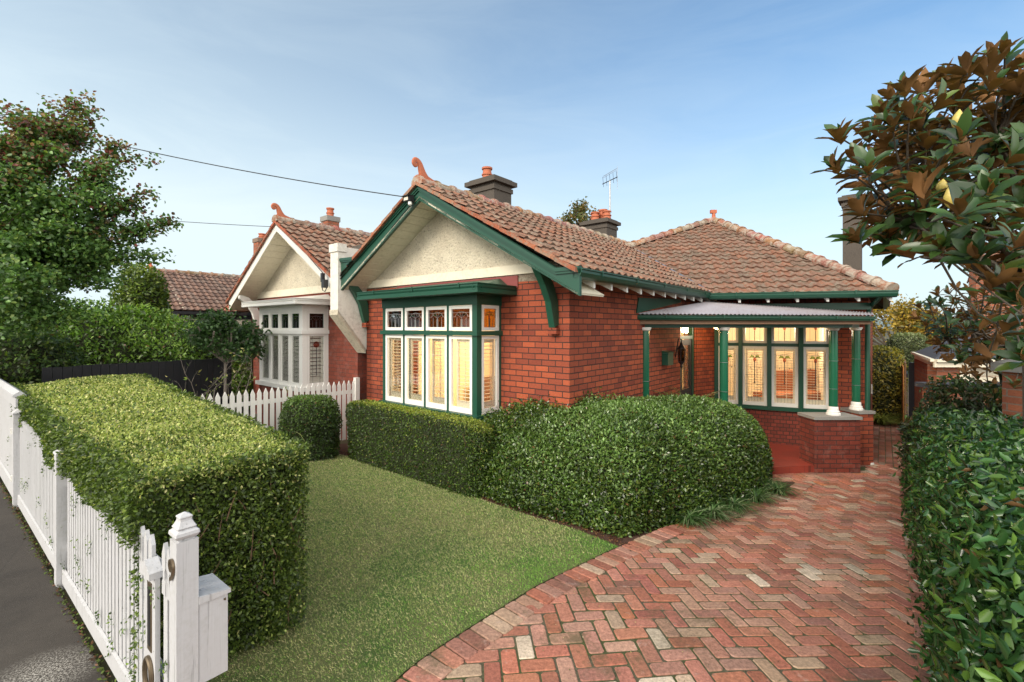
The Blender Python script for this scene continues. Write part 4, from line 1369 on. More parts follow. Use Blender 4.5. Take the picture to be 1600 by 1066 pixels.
for pp in ([(-0.15, 3.455), (AP, 5.025)], [(AP, 5.025), (4.16, 4.045)], [(4.16, 4.045), (4.78, 4.065)], [(-0.15, 3.455), (-0.47, 3.455)]):
    a_, b_ = H(pp[0][0], GD + 0.035, pp[0][1] - 0.05), H(pp[1][0], GD + 0.035, pp[1][1] - 0.05)
    mo.prism([a_, b_, b_ + Vector((0, 0, 0.05)), a_ + Vector((0, 0, 0.05))], Vfv * 0.034)
    mo.prism([a_ - Vector((0, 0, 0.03)) - NF * 0.015, b_ - Vector((0, 0, 0.03)) - NF * 0.015, b_ - NF * 0.015, a_ - NF * 0.015], Vfv * 0.018)
mo.build('barge_moulding', M['green'], house)
# brackets under the barge feet
for s in (0.17, 4.58):
    br = MB()
    prof = [(0.0, 0.06), (0.10, 0.02), (0.15, 0.20), (0.20, 0.38), (0.33, 0.60), (GD * K - 0.02, 0.86), (GD * K - 0.02, 0.96), (0.30, 0.80), (0.12, 0.62), (0.02, 0.40), (0.0, 0.2)]
    z_ = 2.68 if s < 1 else 2.78
    br.prism([H(s, 0, z_) + NF * p[0] + Vector((0, 0, p[1])) for p in prof], Ufv * 0.10)
    br.build('bracket', M['green'], house, bevel=0.006)
    cb = MB(); cb.obox(H(s, 0, z_ - 0.07) - Ufv * 0.02, Ufv * 0.14, NF * 0.09, (0, 0, 0.086), uvf=zuv(H(0, 0, 0), Ufv)); cb.build('corbel', M['brick'], house)

# ---- wing roof
RZ = 5.07
wall_r = H(-0.43, GD + 0.03, 3.415); ridge_f = H(AP, GD + 0.03, RZ)
LW = 8.6 * K
wing_r = tiles('roof', wall_r, Vfv, LW, H(AP, GD + 0.03, RZ), M['tile'], house)
caps('ridge_cap', ridge_f + Vector((0, 0, 0.0)), ridge_f + Vfv * LW, wing_r)
wing_l = tiles('roof', H(4.95, GD + 0.03, RZ - (4.95 - AP) * K * 0.56), Vfv, 3.6 + 2, ridge_f, M['tile'], house)
# verge tiles down both edges of the gable
for (s1, z1_) in ((-0.46, 3.40), (4.2, RZ - (4.2 - AP) * K * 0.57)):
    vg = MB(); a_ = H(s1, GD + 0.05, z1_ + 0.035); b_ = H(AP, GD + 0.05, RZ + 0.03); d = (b_ - a_); L = d.length; d.normalize(); n = int(L / 0.33)
    for k in range(n):
        p = a_ + d * (L * k / n); c = random.choice([(0.36, 0.12, 0.06), (0.30, 0.10, 0.055), (0.33, 0.15, 0.09)])
        vg.prism([p + NF * 0.03, p + NF * 0.03 + d * (L / n + 0.01) - Vector((0, 0, 0.02)), p + NF * 0.03 + d * (L / n + 0.01) - Vector((0, 0, 0.07)), p + NF * 0.03 - Vector((0, 0, 0.06))], Vfv * 0.10, 0, None, c)
    vg.build('verge_tiles', M['tile'], wing_r)
fin_base = H(AP, GD - 0.0, RZ + 0.06)
finial(fin_base, NF, 0.32, wing_r, M['terracotta'])
# driveway side gutter, fascia, rafter ends
g0 = H(-0.50, GD, 3.43); g1 = Vector((3.86 * K, 9.06 * K, 3.42))
gutter('gutter', g0, g1, house, M['green'], NS, 0.12, 0.12)
fa = MB(); fa.obox(g0 - NS * 0.125 - Vector((0, 0, 0.10)), Vfv * ((g1 - g0).length - 0.1), NS * 0.02, (0, 0, 0.09)); fa.build('fascia', M['green'], house)
def rafter(p, out, L=0.42, h=0.09, w_=0.045):
    out = Vector((out[0], out[1], 0)).normalized(); sd = Vector((out.y, -out.x, 0)); mb = MB(); u = Vector((0, 0, 1))
    mb.prism([p, p - u * h, p - out * L - u * (h - L * 0.5), p - out * L + u * L * 0.5], sd * w_)
    return mb.build('rafter', M['white'], house)
Lg = (g1 - g0).length
for k in range(12):
    rafter(g0 + Vfv * (0.55 + k * 0.455 * K) - NS * 0.125 - Vector((0, 0, 0.12)), NS, 0.34)
sfb = MB(); sfb.obox(H(-0.43, GD - 0.1, 3.345), Vfv * (Lg - 0.1), Ufv * 0.42 * K, (0, 0, 0.012)); sfb.build('eave_lining', M['cream'], house)

# ---- main hipped roof
PA = Vector((5.87 * K, 13.6 * K, 2.7 + 3.08 * K)); E_Z = 3.36
DIRF = Vector((2.95, -0.74, 0)).normalized()
VC = Vector((3.83 * K, 9.09 * K, E_Z)); ER = Vector((6.78 * K, 8.35 * K, E_Z)); EL = VC - DIRF * 5.2
foot = lambda A, d, p: A + d * (p - A).dot(d)
def hip_plane(name, A, B, apex, parent=house, **kw):
    d = (B - A); L = d.length; d.normalize()
    ft = A + d * (apex - A).dot(d); ta = (apex - A).dot(d)
    up_end = A + (apex - ft)
    return tiles(name, A, d, L, up_end, kw.pop('mat', M['tile']), parent, limits=lambda b: (ta * b, L + (ta - L) * b), **kw)
main_r = hip_plane('roof', EL, ER, PA)
ER2 = Vector((ER.x + D_DIR.x * 8.5, ER.y + D_DIR.y * 8.5, E_Z))
hip_plane('roof', ER, ER2, PA)
hip_plane('roof', ER2, EL + Vector((2.5, 9.5, 0)), PA)
hip_plane('roof', EL + Vector((2.5, 9.5, 0)), EL, PA)
caps('ridge_cap', ER + Vector((0, 0, 0.07)), PA + Vector((0, 0, 0.05)), main_r, 0.125)
caps('ridge_cap', EL + Vector((0, 0, 0.07)), PA + Vector((0, 0, 0.05)), main_r, 0.125)
fn = MB(); fn.lathe(PA + Vector((0, 0, 0.05)), [(0.10, 0), (0.06, 0.1), (0.05, 0.26)], 8)
fn.obox(PA + Vector((-0.10, -0.05, 0.26)), (0.18, 0, 0), (0, 0.10, 0), (0, 0, 0.10)); fn.build('finial', M['terracotta'], main_r, bevel=0.01)
# valley flashing
vf = MB(); rr_ = H(AP, 0, RZ)
va = VC + Vector((0, 0, 0.09)); 
nA = Vfv.cross(H(AP, 0, RZ) - H(-0.52, 0, 3.36)).normalized(); nB = DIRF.cross(PA - foot(EL, DIRF, PA)).normalized()
vd = nA.cross(nB).normalized()
if vd.z < 0: vd = -vd
vl = 3.2
vs_ = Vfv * 0.0 + vd.cross(Vector((0, 0, 1))).normalized() * 0.035
vf.prism([va - vs_, va + vs_, va + vs_ + vd * vl, va - vs_ + vd * vl], (0, 0, 0.012)); vf.build('valley_flashing', M['metal'], main_r)
# gutter of the wing front
NFR = Vector((DIRF.y, -DIRF.x, 0))
gutter('gutter', VC + Vector((0, 0, 0.045)) + NFR * 0.06, ER + Vector((0, 0, 0.045)) + DIRF * 0.09 + NFR * 0.06, house, M['green'], NFR, 0.13, 0.12)
gutter('gutter', ER + Vector((0, 0, 0.05)), ER2 + Vector((0, 0, 0.05)), house, M['green'], Vector((D_DIR.y, -D_DIR.x, 0)), 0.11, 0.12)
for k in range(6):
    rafter(VC + DIRF * (0.62 + k * 0.53) - NFR * 0.07 - Vector((0, 0, 0.06)), NFR, 0.34, 0.09)
fb = MB(); fb.obox(VC - NFR * 0.50 - Vector((0, 0, 0.30)) , DIRF * 3.1, NFR * 0.03, (0, 0, 0.14)); fb.build('wall_plate', M['green'], house)
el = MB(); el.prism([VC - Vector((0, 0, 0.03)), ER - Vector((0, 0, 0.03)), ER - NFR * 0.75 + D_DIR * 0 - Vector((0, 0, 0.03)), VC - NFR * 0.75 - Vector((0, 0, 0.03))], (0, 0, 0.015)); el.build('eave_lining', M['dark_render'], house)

# ---- porch
GL_ = Vector((2.06 * K, 7.66 * K, 0)); GR_ = Vector((6.20 * K, 7.97 * K, 0)); pd = (GR_ - GL_).normalized(); pn = Vector((pd.y, -pd.x, 0))
zf_l, zf_r = 2.94, 2.925
cr = MB(); nw = int((GR_ - GL_).length / 0.076 * 4)
BLk = Vector((3.86 * K, 9.22 * K, 3.24)); BRk = Vector((6.80 * K, 8.80 * K, 3.00))
F0 = Vector((GL_.x, GL_.y, zf_l)) - pn * 0.02; F1 = Vector((GR_.x, GR_.y, zf_r)) - pn * 0.02
cols_ = []
for k in range(nw + 1):
    t = k / nw; w_ = math.sin(k / 4 * 2 * math.pi) * 0.011
    p = F0.lerp(F1, t); q = BLk.lerp(BRk, t)
    cols_.append([p.lerp(q, f) + Vector((0, 0, w_)) for f in (0, 0.33, 0.66, 1)])
for a, b_ in zip(cols_[:-1], cols_[1:]):
    for r_ in range(3):
        cr.poly([a[r_], b_[r_], b_[r_ + 1], a[r_ + 1]])
        cr.poly([x - Vector((0, 0, 0.004)) for x in (a[r_], a[r_ + 1], b_[r_ + 1], b_[r_])])
porch = cr.build('porch_roof', M['corr'], house)
gutter('gutter', Vector((GL_.x, GL_.y, 2.915)) , Vector((GR_.x, GR_.y, 2.90)), house, M['green'], pn, 0.085, 0.10)
gutter('gutter', Vector((GR_.x, GR_.y, 2.90)), Vector((6.78 * K, 8.72 * K, 2.95)), house, M['green'], Vector((pd.x, pd.y, 0)), 0.085, 0.10)
fs = MB(); fs.obox(Vector((GL_.x, GL_.y, 2.76)) - pn * 0.10, pd * (GR_ - GL_).length, pn * 0.02, (0, 0, 0.085)); fs.build('porch_fascia', M['wood'], house)
bmn = MB(); b0 = GL_ - pn * 0.22 + pd * 0.06
bmn.obox(b0 + Vector((0, 0, 2.695)), pd * ((GR_ - GL_).length - 0.33), -pn * 0.12, (0, 0, 0.12))
b1 = GR_ - pn * 0.22 - pd * 0.29
rd2 = (Vector((6.60 * K, 8.92 * K, 0)) - b1); rd2n = rd2.normalized()
bmn.obox(b1 + Vector((0, 0, 2.697)) - pd * 0.12, rd2, Vector((-rd2n.y, rd2n.x, 0)) * -0.12, (0, 0, 0.116))
bmn.build('porch_beam', M['green'], house, bevel=0.004)
# green side flashing where the porch roof meets the wall
fl_ = MB(); sA = H(0, -2.05, 2.95) + NS * 0.004; sB = H(0, -3.95, 3.22) + NS * 0.004
fl_.prism([sA - Vfv * 0.08, sB, sB + Vector((0, 0, 0.06)), sA + Vector((0, 0, 0.27)) + Vfv * 0.0], NS * 0.02); fl_.build('flashing', M['green'], house)
pc = MB(); pc.poly([F0 - Vector((0, 0, 0.10)), F1 - Vector((0, 0, 0.10)), Vector((D_COR[0], D_COR[1], 2.84)), Vector((3.9 * K, 9.86 * K, 2.84))]); pc.build('porch_ceiling', M['cream'], house)


def column(cx, cy, z0, z1, half=False):
    mb = MB(); r = 0.075; u = z1 - z0
    prof = [(r, 0)]
    for f in (0.30, 0.62):
        prof += [(r, u * f - 0.008), (r + 0.006, u * f - 0.004), (r + 0.006, u * f + 0.004), (r, u * f + 0.008)]
    prof += [(r * 0.96, u)]
    mb.lathe((cx, cy, z0), prof, 24); c = mb.build('porch_column', M['green_tile'], house, True)
    k = MB(); k.lathe((cx, cy, z1 - 0.055), [(r + 0.002, 0), (r + 0.02, 0.012), (r + 0.022, 0.03), (r + 0.032, 0.04), (r + 0.032, 0.06)], 24)
    k.build('capital', M['white'], c, True)
    k = MB(); k.lathe((cx, cy, z0), [(r + 0.045, 0), (r + 0.045, 0.03), (r + 0.03, 0.045), (r + 0.03, 0.07), (r + 0.012, 0.09), (r + 0.008, 0.15), (r + 0.001, 0.16)], 24)
    k.build('column_base', M['white'], c, True)
    for f in (0.30, 0.62):
        k = MB(); k.lathe((cx, cy, z0 + u * f - 0.005), [(r + 0.003, 0), (r + 0.0075, 0.003), (r + 0.0075, 0.007), (r + 0.003, 0.010)], 24); k.build('ring', M['metal'], c, True)


def pier(cx, cy, w_, d_, z1, rz, mat='brick_pier', z0=-0.1):
    mb = MB(); a = Vector((math.cos(rz), math.sin(rz), 0))
    uvf = lambda pts: [((Vector(p)).dot(a) + (Vector(p)).dot(Vector((-a.y, a.x, 0))), Vector(p).z) for p in pts]
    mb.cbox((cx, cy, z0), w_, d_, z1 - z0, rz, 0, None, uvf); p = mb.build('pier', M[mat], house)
    k = MB(); k.cbox((cx, cy, z1), w_ + 0.05, d_ + 0.05, 0.055, rz); k.build('coping', M['concrete'], p, bevel=0.006)


pr = math.atan2(pd.y, pd.x)
PF = PIER_Y
px_ = lambda px, Z: (px - 800) / FP * Z
c3 = (px_(1302, PF + 0.22), PF + 0.22); c2 = (px_(1131, 8.52), 8.52); c1 = (px_(1009, 8.30), 8.34); c4 = (px_(1337.5, 9.35), 9.35)
column(c3[0], c3[1], 1.04, 2.697); column(c2[0], c2[1], 1.04, 2.697); column(c1[0] , c1[1], 0.2, 2.697); column(c4[0], c4[1], 1.06, 2.697)
wpx = (px_(1345, PF) - px_(1273.5, PF))
pier((px_(1345, PF) + px_(1273.5, PF)) / 2, PF + 0.24, wpx, 0.46, 0.985, 0.01)
pier(c2[0] + 0.10, c2[1] + 0.05, 0.72, 0.40, 0.985, 0.03)
pier(c4[0] + 0.05, c4[1] + 0.03, 0.30, 0.42, 1.005, 0.1, 'brick')
# floor of painted tiles with its step edge
fl = MB()
fpts = [(GL_.x + 0.05, 8.25), (px_(1273, PF) - 0.01, PF + 0.035), (px_(1345, PF) - 0.1, PF + 0.1), (D_COR[0] - 0.15, D_COR[1] + 0.1), BOW[2], (BOW[0][0], BOW[0][1] + 0.1), (3.9 * K, 9.95 * K), (2.9 * K, 8.9 * K)]
fl.prism([Vector((p[0], p[1], -0.05)) for p in fpts], (0, 0, 0.175))
m, nt, b, _ = new_mat('porch_tiles')
tx = nt.nodes.new('ShaderNodeTexBrick'); nt.links.new(nt.nodes.new('ShaderNodeTexCoord').outputs['Object'], tx.inputs['Vector'])
tx.inputs['Scale'].default_value = 1; tx.inputs['Brick Width'].default_value = 0.30; tx.inputs['Row Height'].default_value = 0.15; tx.inputs['Mortar Size'].default_value = 0.004
tx.inputs['Color1'].default_value = (0.30, 0.05, 0.032, 1); tx.inputs['Color2'].default_value = (0.25, 0.042, 0.028, 1); tx.inputs['Mortar'].default_value = (0.13, 0.03, 0.022, 1)
cc_ = mixc(nt, ramp(nt, noise(nt, 3, 6, 0.7), [(0.4, 0), (0.75, 0.6)]), tx.outputs['Color'], (0.14, 0.04, 0.03))
nt.links.new(cc_, b.inputs['Base Color']); b.inputs['Roughness'].default_value = 0.32
fl.build('porch_floor', m, house)
# front door: dark timber with a lit leadlight
dA = H(0, -3.97, 0); dB = H(0, -4.80, 0); dd = (dB - dA); dL = dd.length; dd.normalize()
dm = MB()
dm.obox(dA - NS * 0.10 + Vector((0, 0, 0.18)), dd * 0.09, NS * 0.08, (0, 0, 2.66)); dm.obox(dB - dd * 0.09 - NS * 0.10 + Vector((0, 0, 0.18)), dd * 0.09, NS * 0.08, (0, 0, 2.66))
dm.obox(dA + dd * 0.09 - NS * 0.10 + Vector((0, 0, 2.45)), dd * (dL - 0.18), NS * 0.08, (0, 0, 0.07)); dm.obox(dA + dd * 0.09 - NS * 0.10 + Vector((0, 0, 2.78)), dd * (dL - 0.18), NS * 0.08, (0, 0, 0.06))
dm.build('door_frame', M['green'], house)
do = MB(); x0_, x1_ = 0.09, dL - 0.09
do.obox(dA + dd * x0_ - NS * 0.08 + Vector((0, 0, 0.18)), dd * (x1_ - x0_), NS * 0.045, (0, 0, 1.20))
do.obox(dA + dd * x0_ - NS * 0.08 + Vector((0, 0, 1.38)), dd * 0.11, NS * 0.045, (0, 0, 1.06)); do.obox(dA + dd * (x1_ - 0.11) - NS * 0.08 + Vector((0, 0, 1.38)), dd * 0.11, NS * 0.045, (0, 0, 1.06))
do.obox(dA + dd * (x0_ + 0.11) - NS * 0.08 + Vector((0, 0, 2.32)), dd * (x1_ - x0_ - 0.22), NS * 0.045, (0, 0, 0.12))
for k in range(2): do.obox(dA + dd * (x0_ + 0.12 + k * 0.27) - NS * 0.034 + Vector((0, 0, 0.35)), dd * 0.2, NS * 0.012, (0, 0, 0.8))
door = do.build('front_door', M['black'], house, bevel=0.004)
dg = MB(); dg.obox(dA + dd * (x0_ + 0.10) - NS * 0.065 + Vector((0, 0, 1.37)), dd * (x1_ - x0_ - 0.20), NS * 0.006, (0, 0, 0.96)); dg.obox(dA + dd * 0.08 - NS * 0.065 + Vector((0, 0, 2.52)), dd * (dL - 0.16), NS * 0.006, (0, 0, 0.27)); dg.build('door_glass', M['glass'], door)
dl_ = MB()
for k in range(5):
    a_ = dA + dd * (x0_ + 0.13 + k * 0.11) - NS * 0.055
    dl_.tube([a_ + Vector((0, 0, 1.38)), a_ + Vector((0, 0, 1.9 + 0.12 * math.sin(k * 1.2)))], 0.005, 5)
mid = dA + dd * (x0_ + x1_) * 0.5 - NS * 0.055
dl_.tube([mid + dd * 0.22 * math.cos(t) + Vector((0, 0, 2.0 + 0.22 * math.sin(t))) for t in [math.pi * k / 10 for k in range(11)]], 0.005, 5)
dl_.tube([mid + dd * 0.13 * math.cos(t) + Vector((0, 0, 1.95 + 0.16 * math.sin(t))) for t in [2 * math.pi * k / 14 for k in range(15)]], 0.005, 5)
dl_.build('leading', M['lead'], door)
rm3 = room(house, [H(0.24, -3.9, 0), H(0.24, -4.85, 0), H(1.6, -4.85, 0), H(1.6, -3.9, 0)], 0.2, 3.1, [0])
lamp('hall_light', H(0.9, -4.4, 2.7), HALLLIGHT, (1.0, 0.76, 0.45), 0.1)
# downpipe
dp = MB(); bx, by = px_(1355.5, 9.30), 9.30
dp.tube([Vector((bx, by, 2.9)), Vector((bx, by, 0.09)), Vector((bx, by - 0.05, 0.05))], 0.045, 12); dpo = dp.build('downpipe', M['green'], house, True)
sh_ = MB(); sh_.lathe((bx, by - 0.06, 0.0), [(0.07, 0), (0.07, 0.03), (0.05, 0.05)], 14); sh_.build('pipe_shoe', M['white'], dpo, True)
dp = MB(); dp.tube([ER + Vector((-0.12, 0.06, -0.02)), ER + Vector((-0.1, 0.25, -0.16)), Vector((D_COR[0] - 0.02, D_COR[1] - 0.06, 3.1)), Vector((bx, by, 2.95))], 0.04, 12); dp.build('downpipe', M['green'], house, True)
# plumbing vents and meter on the side wall
mt = MB(); q = Vector((D_COR[0], D_COR[1], 0)) + D_DIR * 2.6; mt.obox(q + Vector((0, 0, 1.05)) + wall_n * 0.002, D_DIR * 0.12, wall_n * 0.03, (0, 0, 0.22)); mt.build('wall_vent', M['white'], house)

# ---- party wall fin on the left
fin = MB()
fs0, fs1 = 4.70, 4.97
fin.prism([H(fs0, 0.58, 3.02), H(fs0, 0.58, 4.30), H(fs0, -2.2, 4.30), H(fs0, -2.2, 2.25), H(fs0, 0.0, 2.25)], Ufv * ((fs1 - fs0) * K))
fino = fin.build('party_wall', M['render'], house, bevel=0.01)
cp = MB(); cp.obox(H(fs0, 0.10, 4.302) - Ufv * 0.03, Ufv * ((fs1 - fs0) * K + 0.06), Vfv * 2.3, (0, 0, 0.10)); cp.build('coping', M['dark_render'], fino, bevel=0.01)
cp = MB(); cp.obox(H(fs0, 0.60, 4.20) - Ufv * 0.02, Ufv * ((fs1 - fs0) * K + 0.04), Vfv * 0.20, (0, 0, 0.16)); cp.build('cap_block', M['render'], fino, bevel=0.03)
cc2 = MB(); cc2.prism([H(fs0, 0.585, 3.05), H(fs0, 0.585, 2.95), H(fs0, -0.005, 2.17), H(fs0, -0.005, 2.27)], Ufv * ((fs1 - fs0) * K + 0.03)); cc2.build('corbel_edge', M['roughcast'], fino)

# ---- chimneys of the house
hr = math.atan2(VY, VX) - math.pi / 2
ch1 = P(767, 300, 10.9); chimney(house, (ch1.x, ch1.y), 0.74, 0.60, 4.2, P(767, 289, 10.9).z, hr, [(-0.12, 0, 0.95)], M['dark_render'], potr=0.125, poth=0.36)
ch2 = P(938, 350, 15.5); chimney(house, (ch2.x, ch2.y), 0.85, 0.70, 4.2, P(938, 350, 15.5).z, hr, [(-0.26, 0.1, 0.8), (-0.10, -0.16, 0.7), (0.04, 0.12, 1.0), (0.24, 0, 0.75)], M['dark_render'], potr=0.15, poth=0.40)
ch3 = P(1332, 330, 12.6); chimney(house, (ch3.x, ch3.y), 0.40, 0.45, 3.2, P(1332, 312, 12.6).z, hr, [], M['dark_render'])
house_parts_done = True
# ------------------------------------------------------------------ the attached neighbour
nb_ = H(5.0, 0, 0)
nb = empty('semi_detached_house', (nb_.x, nb_.y, 0), 'attached brick house with an all white bay window and cream gable, beyond the picket divider', 'house')
NS0, NS1, ND = 6.10, 8.18, 0.57
mb = MB()
wall(mb, H(4.975, 0, 0), H(10.0, 0, 0), ZB, 3.52, [((NS0 - 4.975) * K + 0.06, (NS1 - 4.975) * K - 0.06, 1.36, 3.02)], inward=Vfv)
wall(mb, H(10.0, -0.21, 0), H(10.0, -6, 0), ZB, 3.3, inward=-Ufv)
mb.build('wall', M['brick_neighbour'], nb)
nap = 7.4; NZ = 5.20
ngz = lambda s: NZ - 0.2 - abs(s - nap) * K * 0.57
gm = MB(); gm.prism([H(4.98, 0, 3.54), H(10.0, 0, 3.54), H(nap, 0, ngz(nap)), H(4.98, 0, ngz(4.98))], Vfv * 0.2); gm.build('gable_panel', M['roughcast'], nb)
bd = MB(); bd.obox(H(4.985, 0.03, 3.50), Ufv * (4.8 * K), Vfv * 0.06, (0, 0, 0.17)); bd.build('gable_band', M['cream'], nb, bevel=0.006)
sf = MB()
for s0 in (5.0, 10.2):
    zz0 = NZ - 0.24 - abs(s0 - nap) * K * 0.60; zz1 = NZ - 0.22
    a0_, a1_ = H(s0, GD, zz0), H(nap, GD, zz1); b0_, b1_ = H(s0, -0.1, zz0), H(nap, -0.1, zz1)
    for k in range(14):
        f0, f1 = k / 14 + 0.003, (k + 1) / 14 - 0.003
        sf.prism([a0_.lerp(a1_, f0), a0_.lerp(a1_, f1), b0_.lerp(b1_, f1), b0_.lerp(b1_, f0)], (0, 0, 0.02))
sf.build('soffit', M['cream'], nb)
barge(nb, 'barge_board', [(nap, NZ - 0.22), (10.2, NZ - 0.22 - 2.8 * K * 0.60), (10.2, NZ - 2.8 * K * 0.575), (nap, NZ)], M['white'])
barge(nb, 'barge_board', [(nap, NZ - 0.22), (nap, NZ), (5.0, NZ - 2.4 * K * 0.575), (5.0, NZ - 0.22 - 2.4 * K * 0.60)], M['white'])
nrf = H(nap, GD + 0.03, NZ + 0.04)
nr_r = tiles('roof', H(4.9, GD + 0.03, NZ + 0.04 - 2.5 * K * 0.57), Vfv, 7.5, nrf, M['tile'], nb)
tiles('roof', H(10.3, GD + 0.03, NZ + 0.04 - 2.9 * K * 0.58), Vfv, 7.5, nrf, M['tile'], nb)
caps('ridge_cap', nrf, nrf + Vfv * 7.5, nr_r)
for (s1, zz) in ((4.95, NZ + 0.02 - 2.45 * K * 0.57), (10.3, NZ + 0.02 - 2.9 * K * 0.58)):
    vg = MB(); a_ = H(s1, GD + 0.05, zz); b_ = H(nap, GD + 0.05, NZ + 0.05); d = (b_ - a_); L = d.length; d.normalize(); n = int(L / 0.33)
    for k in range(n):
        p = a_ + d * (L * k / n); c = random.choice([(0.36, 0.10, 0.055), (0.30, 0.09, 0.05)])
        vg.prism([p, p + d * (L / n + 0.01) - Vector((0, 0, 0.02)), p + d * (L / n + 0.01) - Vector((0, 0, 0.08)), p - Vector((0, 0, 0.07))], Vfv * 0.10, 0, None, c)
    vg.build('verge_tiles', M['tile'], nr_r)
finial(H(nap, GD - 0.02, NZ + 0.10), NF, 0.31, nr_r, M['terracotta'])
gr_ = MB(); gr_.obox(H(5.05, 0.45, 3.78), Ufv * 0.08, Vfv * 3.0, (0, 0, 0.09)); gr_.build('gutter', M['dark_render'], nb)
# neighbour bay
pl = MB()
for (p, q, inw) in ((H(NS0, ND, 0), H(NS1, ND, 0), Vfv), (H(NS0, 0, 0), H(NS0, ND, 0), Ufv), (H(NS1, 0, 0), H(NS1, ND, 0), -Ufv)):
    wall(pl, p, q, ZB, 1.30, inward=inw, th=0.16)
pl.build('bay_plinth', M['brick_neighbour'], nb)
bay = MB(); Z0, Z1, Z2, Z3 = 1.40, 2.56, 2.64, 3.06
for (z, h, pr) in ((1.31, 0.09, 0.07), (Z1, 0.08, 0.035), (Z3, 0.14, 0.004)):
    bay.obox(H(NS0, ND, z) + NF * pr + NS * pr, Ufv * ((NS1 - NS0) * K + 2 * pr), Vfv * (0.10 + pr), (0, 0, h))
    for s, sg in ((NS0, NS), (NS1, Ufv)):
        bay.obox(H(s, ND, z) + sg * pr + Vfv * 0.10, -sg * (0.10 + pr), Vfv * (ND * K - 0.10), (0, 0, h))
bay.obox(H(NS0, ND, Z0), Ufv * 0.11, Vfv * 0.11, (0, 0, Z3 - Z0)); bay.obox(H(NS1, ND, Z0), -Ufv * 0.08, Vfv * 0.11, (0, 0, Z3 - Z0))
bay.obox(H(NS0, 0, Z0) - Vfv * 0.05, Ufv * 0.09, Vfv * 0.05, (0, 0, Z3 - Z0)); bay.obox(H(NS1, 0, Z0) - Vfv * 0.05, -Ufv * 0.09, Vfv * 0.05, (0, 0, Z3 - Z0))
BWD = (NS1 - NS0) * K; x = 0.11; pw = (BWD - 0.19 - 3 * 0.035) / 4; fr = H(NS0, ND, 0); spans = []
for i in range(4):
    spans.append((x, x + pw)); x += pw
    if i < 3: bay.obox(fr + Ufv * x + Vector((0, 0, Z0)), Ufv * 0.035, Vfv * 0.09, (0, 0, Z3 - Z0)); x += 0.035
nbay = bay.build('bay_window', M['white'], nb, bevel=0.005)
for i, (x0, x1) in enumerate(spans):
    a = fr + Ufv * (x1 - 0.003) - NF * 0.006; b_ = fr + Ufv * (x0 + 0.003) - NF * 0.006
    sash(nbay, a, b_, Z0, Z1, NF, 'white', 0.05, 'glass', None, (R(-52), 'slat_white'), side_stile=0.06, split=0.5)
    sash(nbay, a, b_, Z2, Z3, NF, 'white', 0.05, 'glass_green', 'top', None)
a = H(NS0, ND, 0) + Vfv * 0.114; b_ = H(NS0, 0, 0) - Vfv * 0.055
sash(nbay, a, b_, Z0, Z1, NS, 'white', 0.05, 'glass', 'nb_low', (R(-50), 'slat_white'))
sash(nbay, a, b_, Z2, Z3, NS, 'white', 0.05, 'glass_green', 'top', None)
a = H(NS1, 0, 0) - Vfv * 0.055; b_ = H(NS1, ND, 0) + Vfv * 0.114
sash(nbay, a, b_, Z0, Z1, Ufv, 'white', 0.05, 'glass', None, (R(38), 'slat_white'))
e = 0.30; rp = [H(NS0, 0, 3.20) + NS * e, H(NS0, ND, 3.20) + NS * e + NF * e, H(NS1, ND, 3.20) + Ufv * e + NF * e, H(NS1, 0, 3.20) + Ufv * e]
rf = MB(); rf.box8(rp + [p + Vector((0, 0, 0.05)) for p in rp]); rt = [H(NS0, 0, 3.25), H(NS0, ND, 3.25), H(NS1, ND, 3.25), H(NS1, 0, 3.25)]
rf.box8([p + (rp[i] - rt[i]) * 0.85 + Vector((0, 0, 0.052)) for i, p in enumerate(rt)] + [H(NS0, 0, 3.45), H(NS0, 0.02, 3.45), H(NS1, 0.02, 3.45), H(NS1, 0, 3.45)])
rf.build('bay_roof', M['white'], nb)
gp = [p + Vector((0, 0, 0.125)) for p in rp]
gutter('gutter', gp[2], gp[1], nb, M['white'], NF, 0.09, 0.10, False); gutter('gutter', gp[0], gp[1], nb, M['white'], NS, 0.09, 0.10, False); gutter('gutter', gp[3], gp[2], nb, M['white'], Ufv, 0.09, 0.10, False)
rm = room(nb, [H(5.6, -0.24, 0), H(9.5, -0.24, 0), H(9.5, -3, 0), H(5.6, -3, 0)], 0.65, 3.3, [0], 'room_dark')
for s in (9.55,):
    br = MB()
    prof = [(0.0, 0.06), (0.10, 0.02), (0.15, 0.20), (0.20, 0.38), (0.33, 0.60), (GD * K - 0.02, 0.76), (GD * K - 0.02, 0.86), (0.30, 0.80), (0.12, 0.62), (0.02, 0.40), (0.0, 0.2)]
    br.prism([H(s, 0, 2.72) + NF * p[0] + Vector((0, 0, p[1])) for p in prof], Ufv * 0.10); br.build('bracket', M['white'], nb)
# its main hipped roof further back and two chimneys
CL = P(350, 487, 13.4); CR_ = Vector((-2.5, 12.9, CL.z)); NA = P(447, 352, 17.6)
hip_plane('roof', CL, CR_, NA, nb, pal=[(0.38, 0.12, 0.07), (0.33, 0.11, 0.065), (0.42, 0.15, 0.085)])
hip_plane('roof', Vector((-12.0, 21.5, CL.z)), CL, NA, nb)
wl = MB(); wall(wl, (CL.x + 0.5, CL.y + 0.5), (-3.0, 13.4), ZB, CL.z + 0.02, inward=(0, 1)); wall(wl, (CL.x + 0.5, CL.y + 0.74), (-10.5, 20.5), ZB, CL.z + 0.02, inward=(1, 0.4)); wl.build('rear_wing_wall', M['brick_neighbour'], nb)
q = P(516, 350, 13.6); chimney(nb, (q.x, q.y), 0.36, 0.36, 3.6, P(516, 346, 13.6).z, hr, [(0, 0, 1.0)], M['brick_far'], False, M['concrete'], 0.11, 0.30)
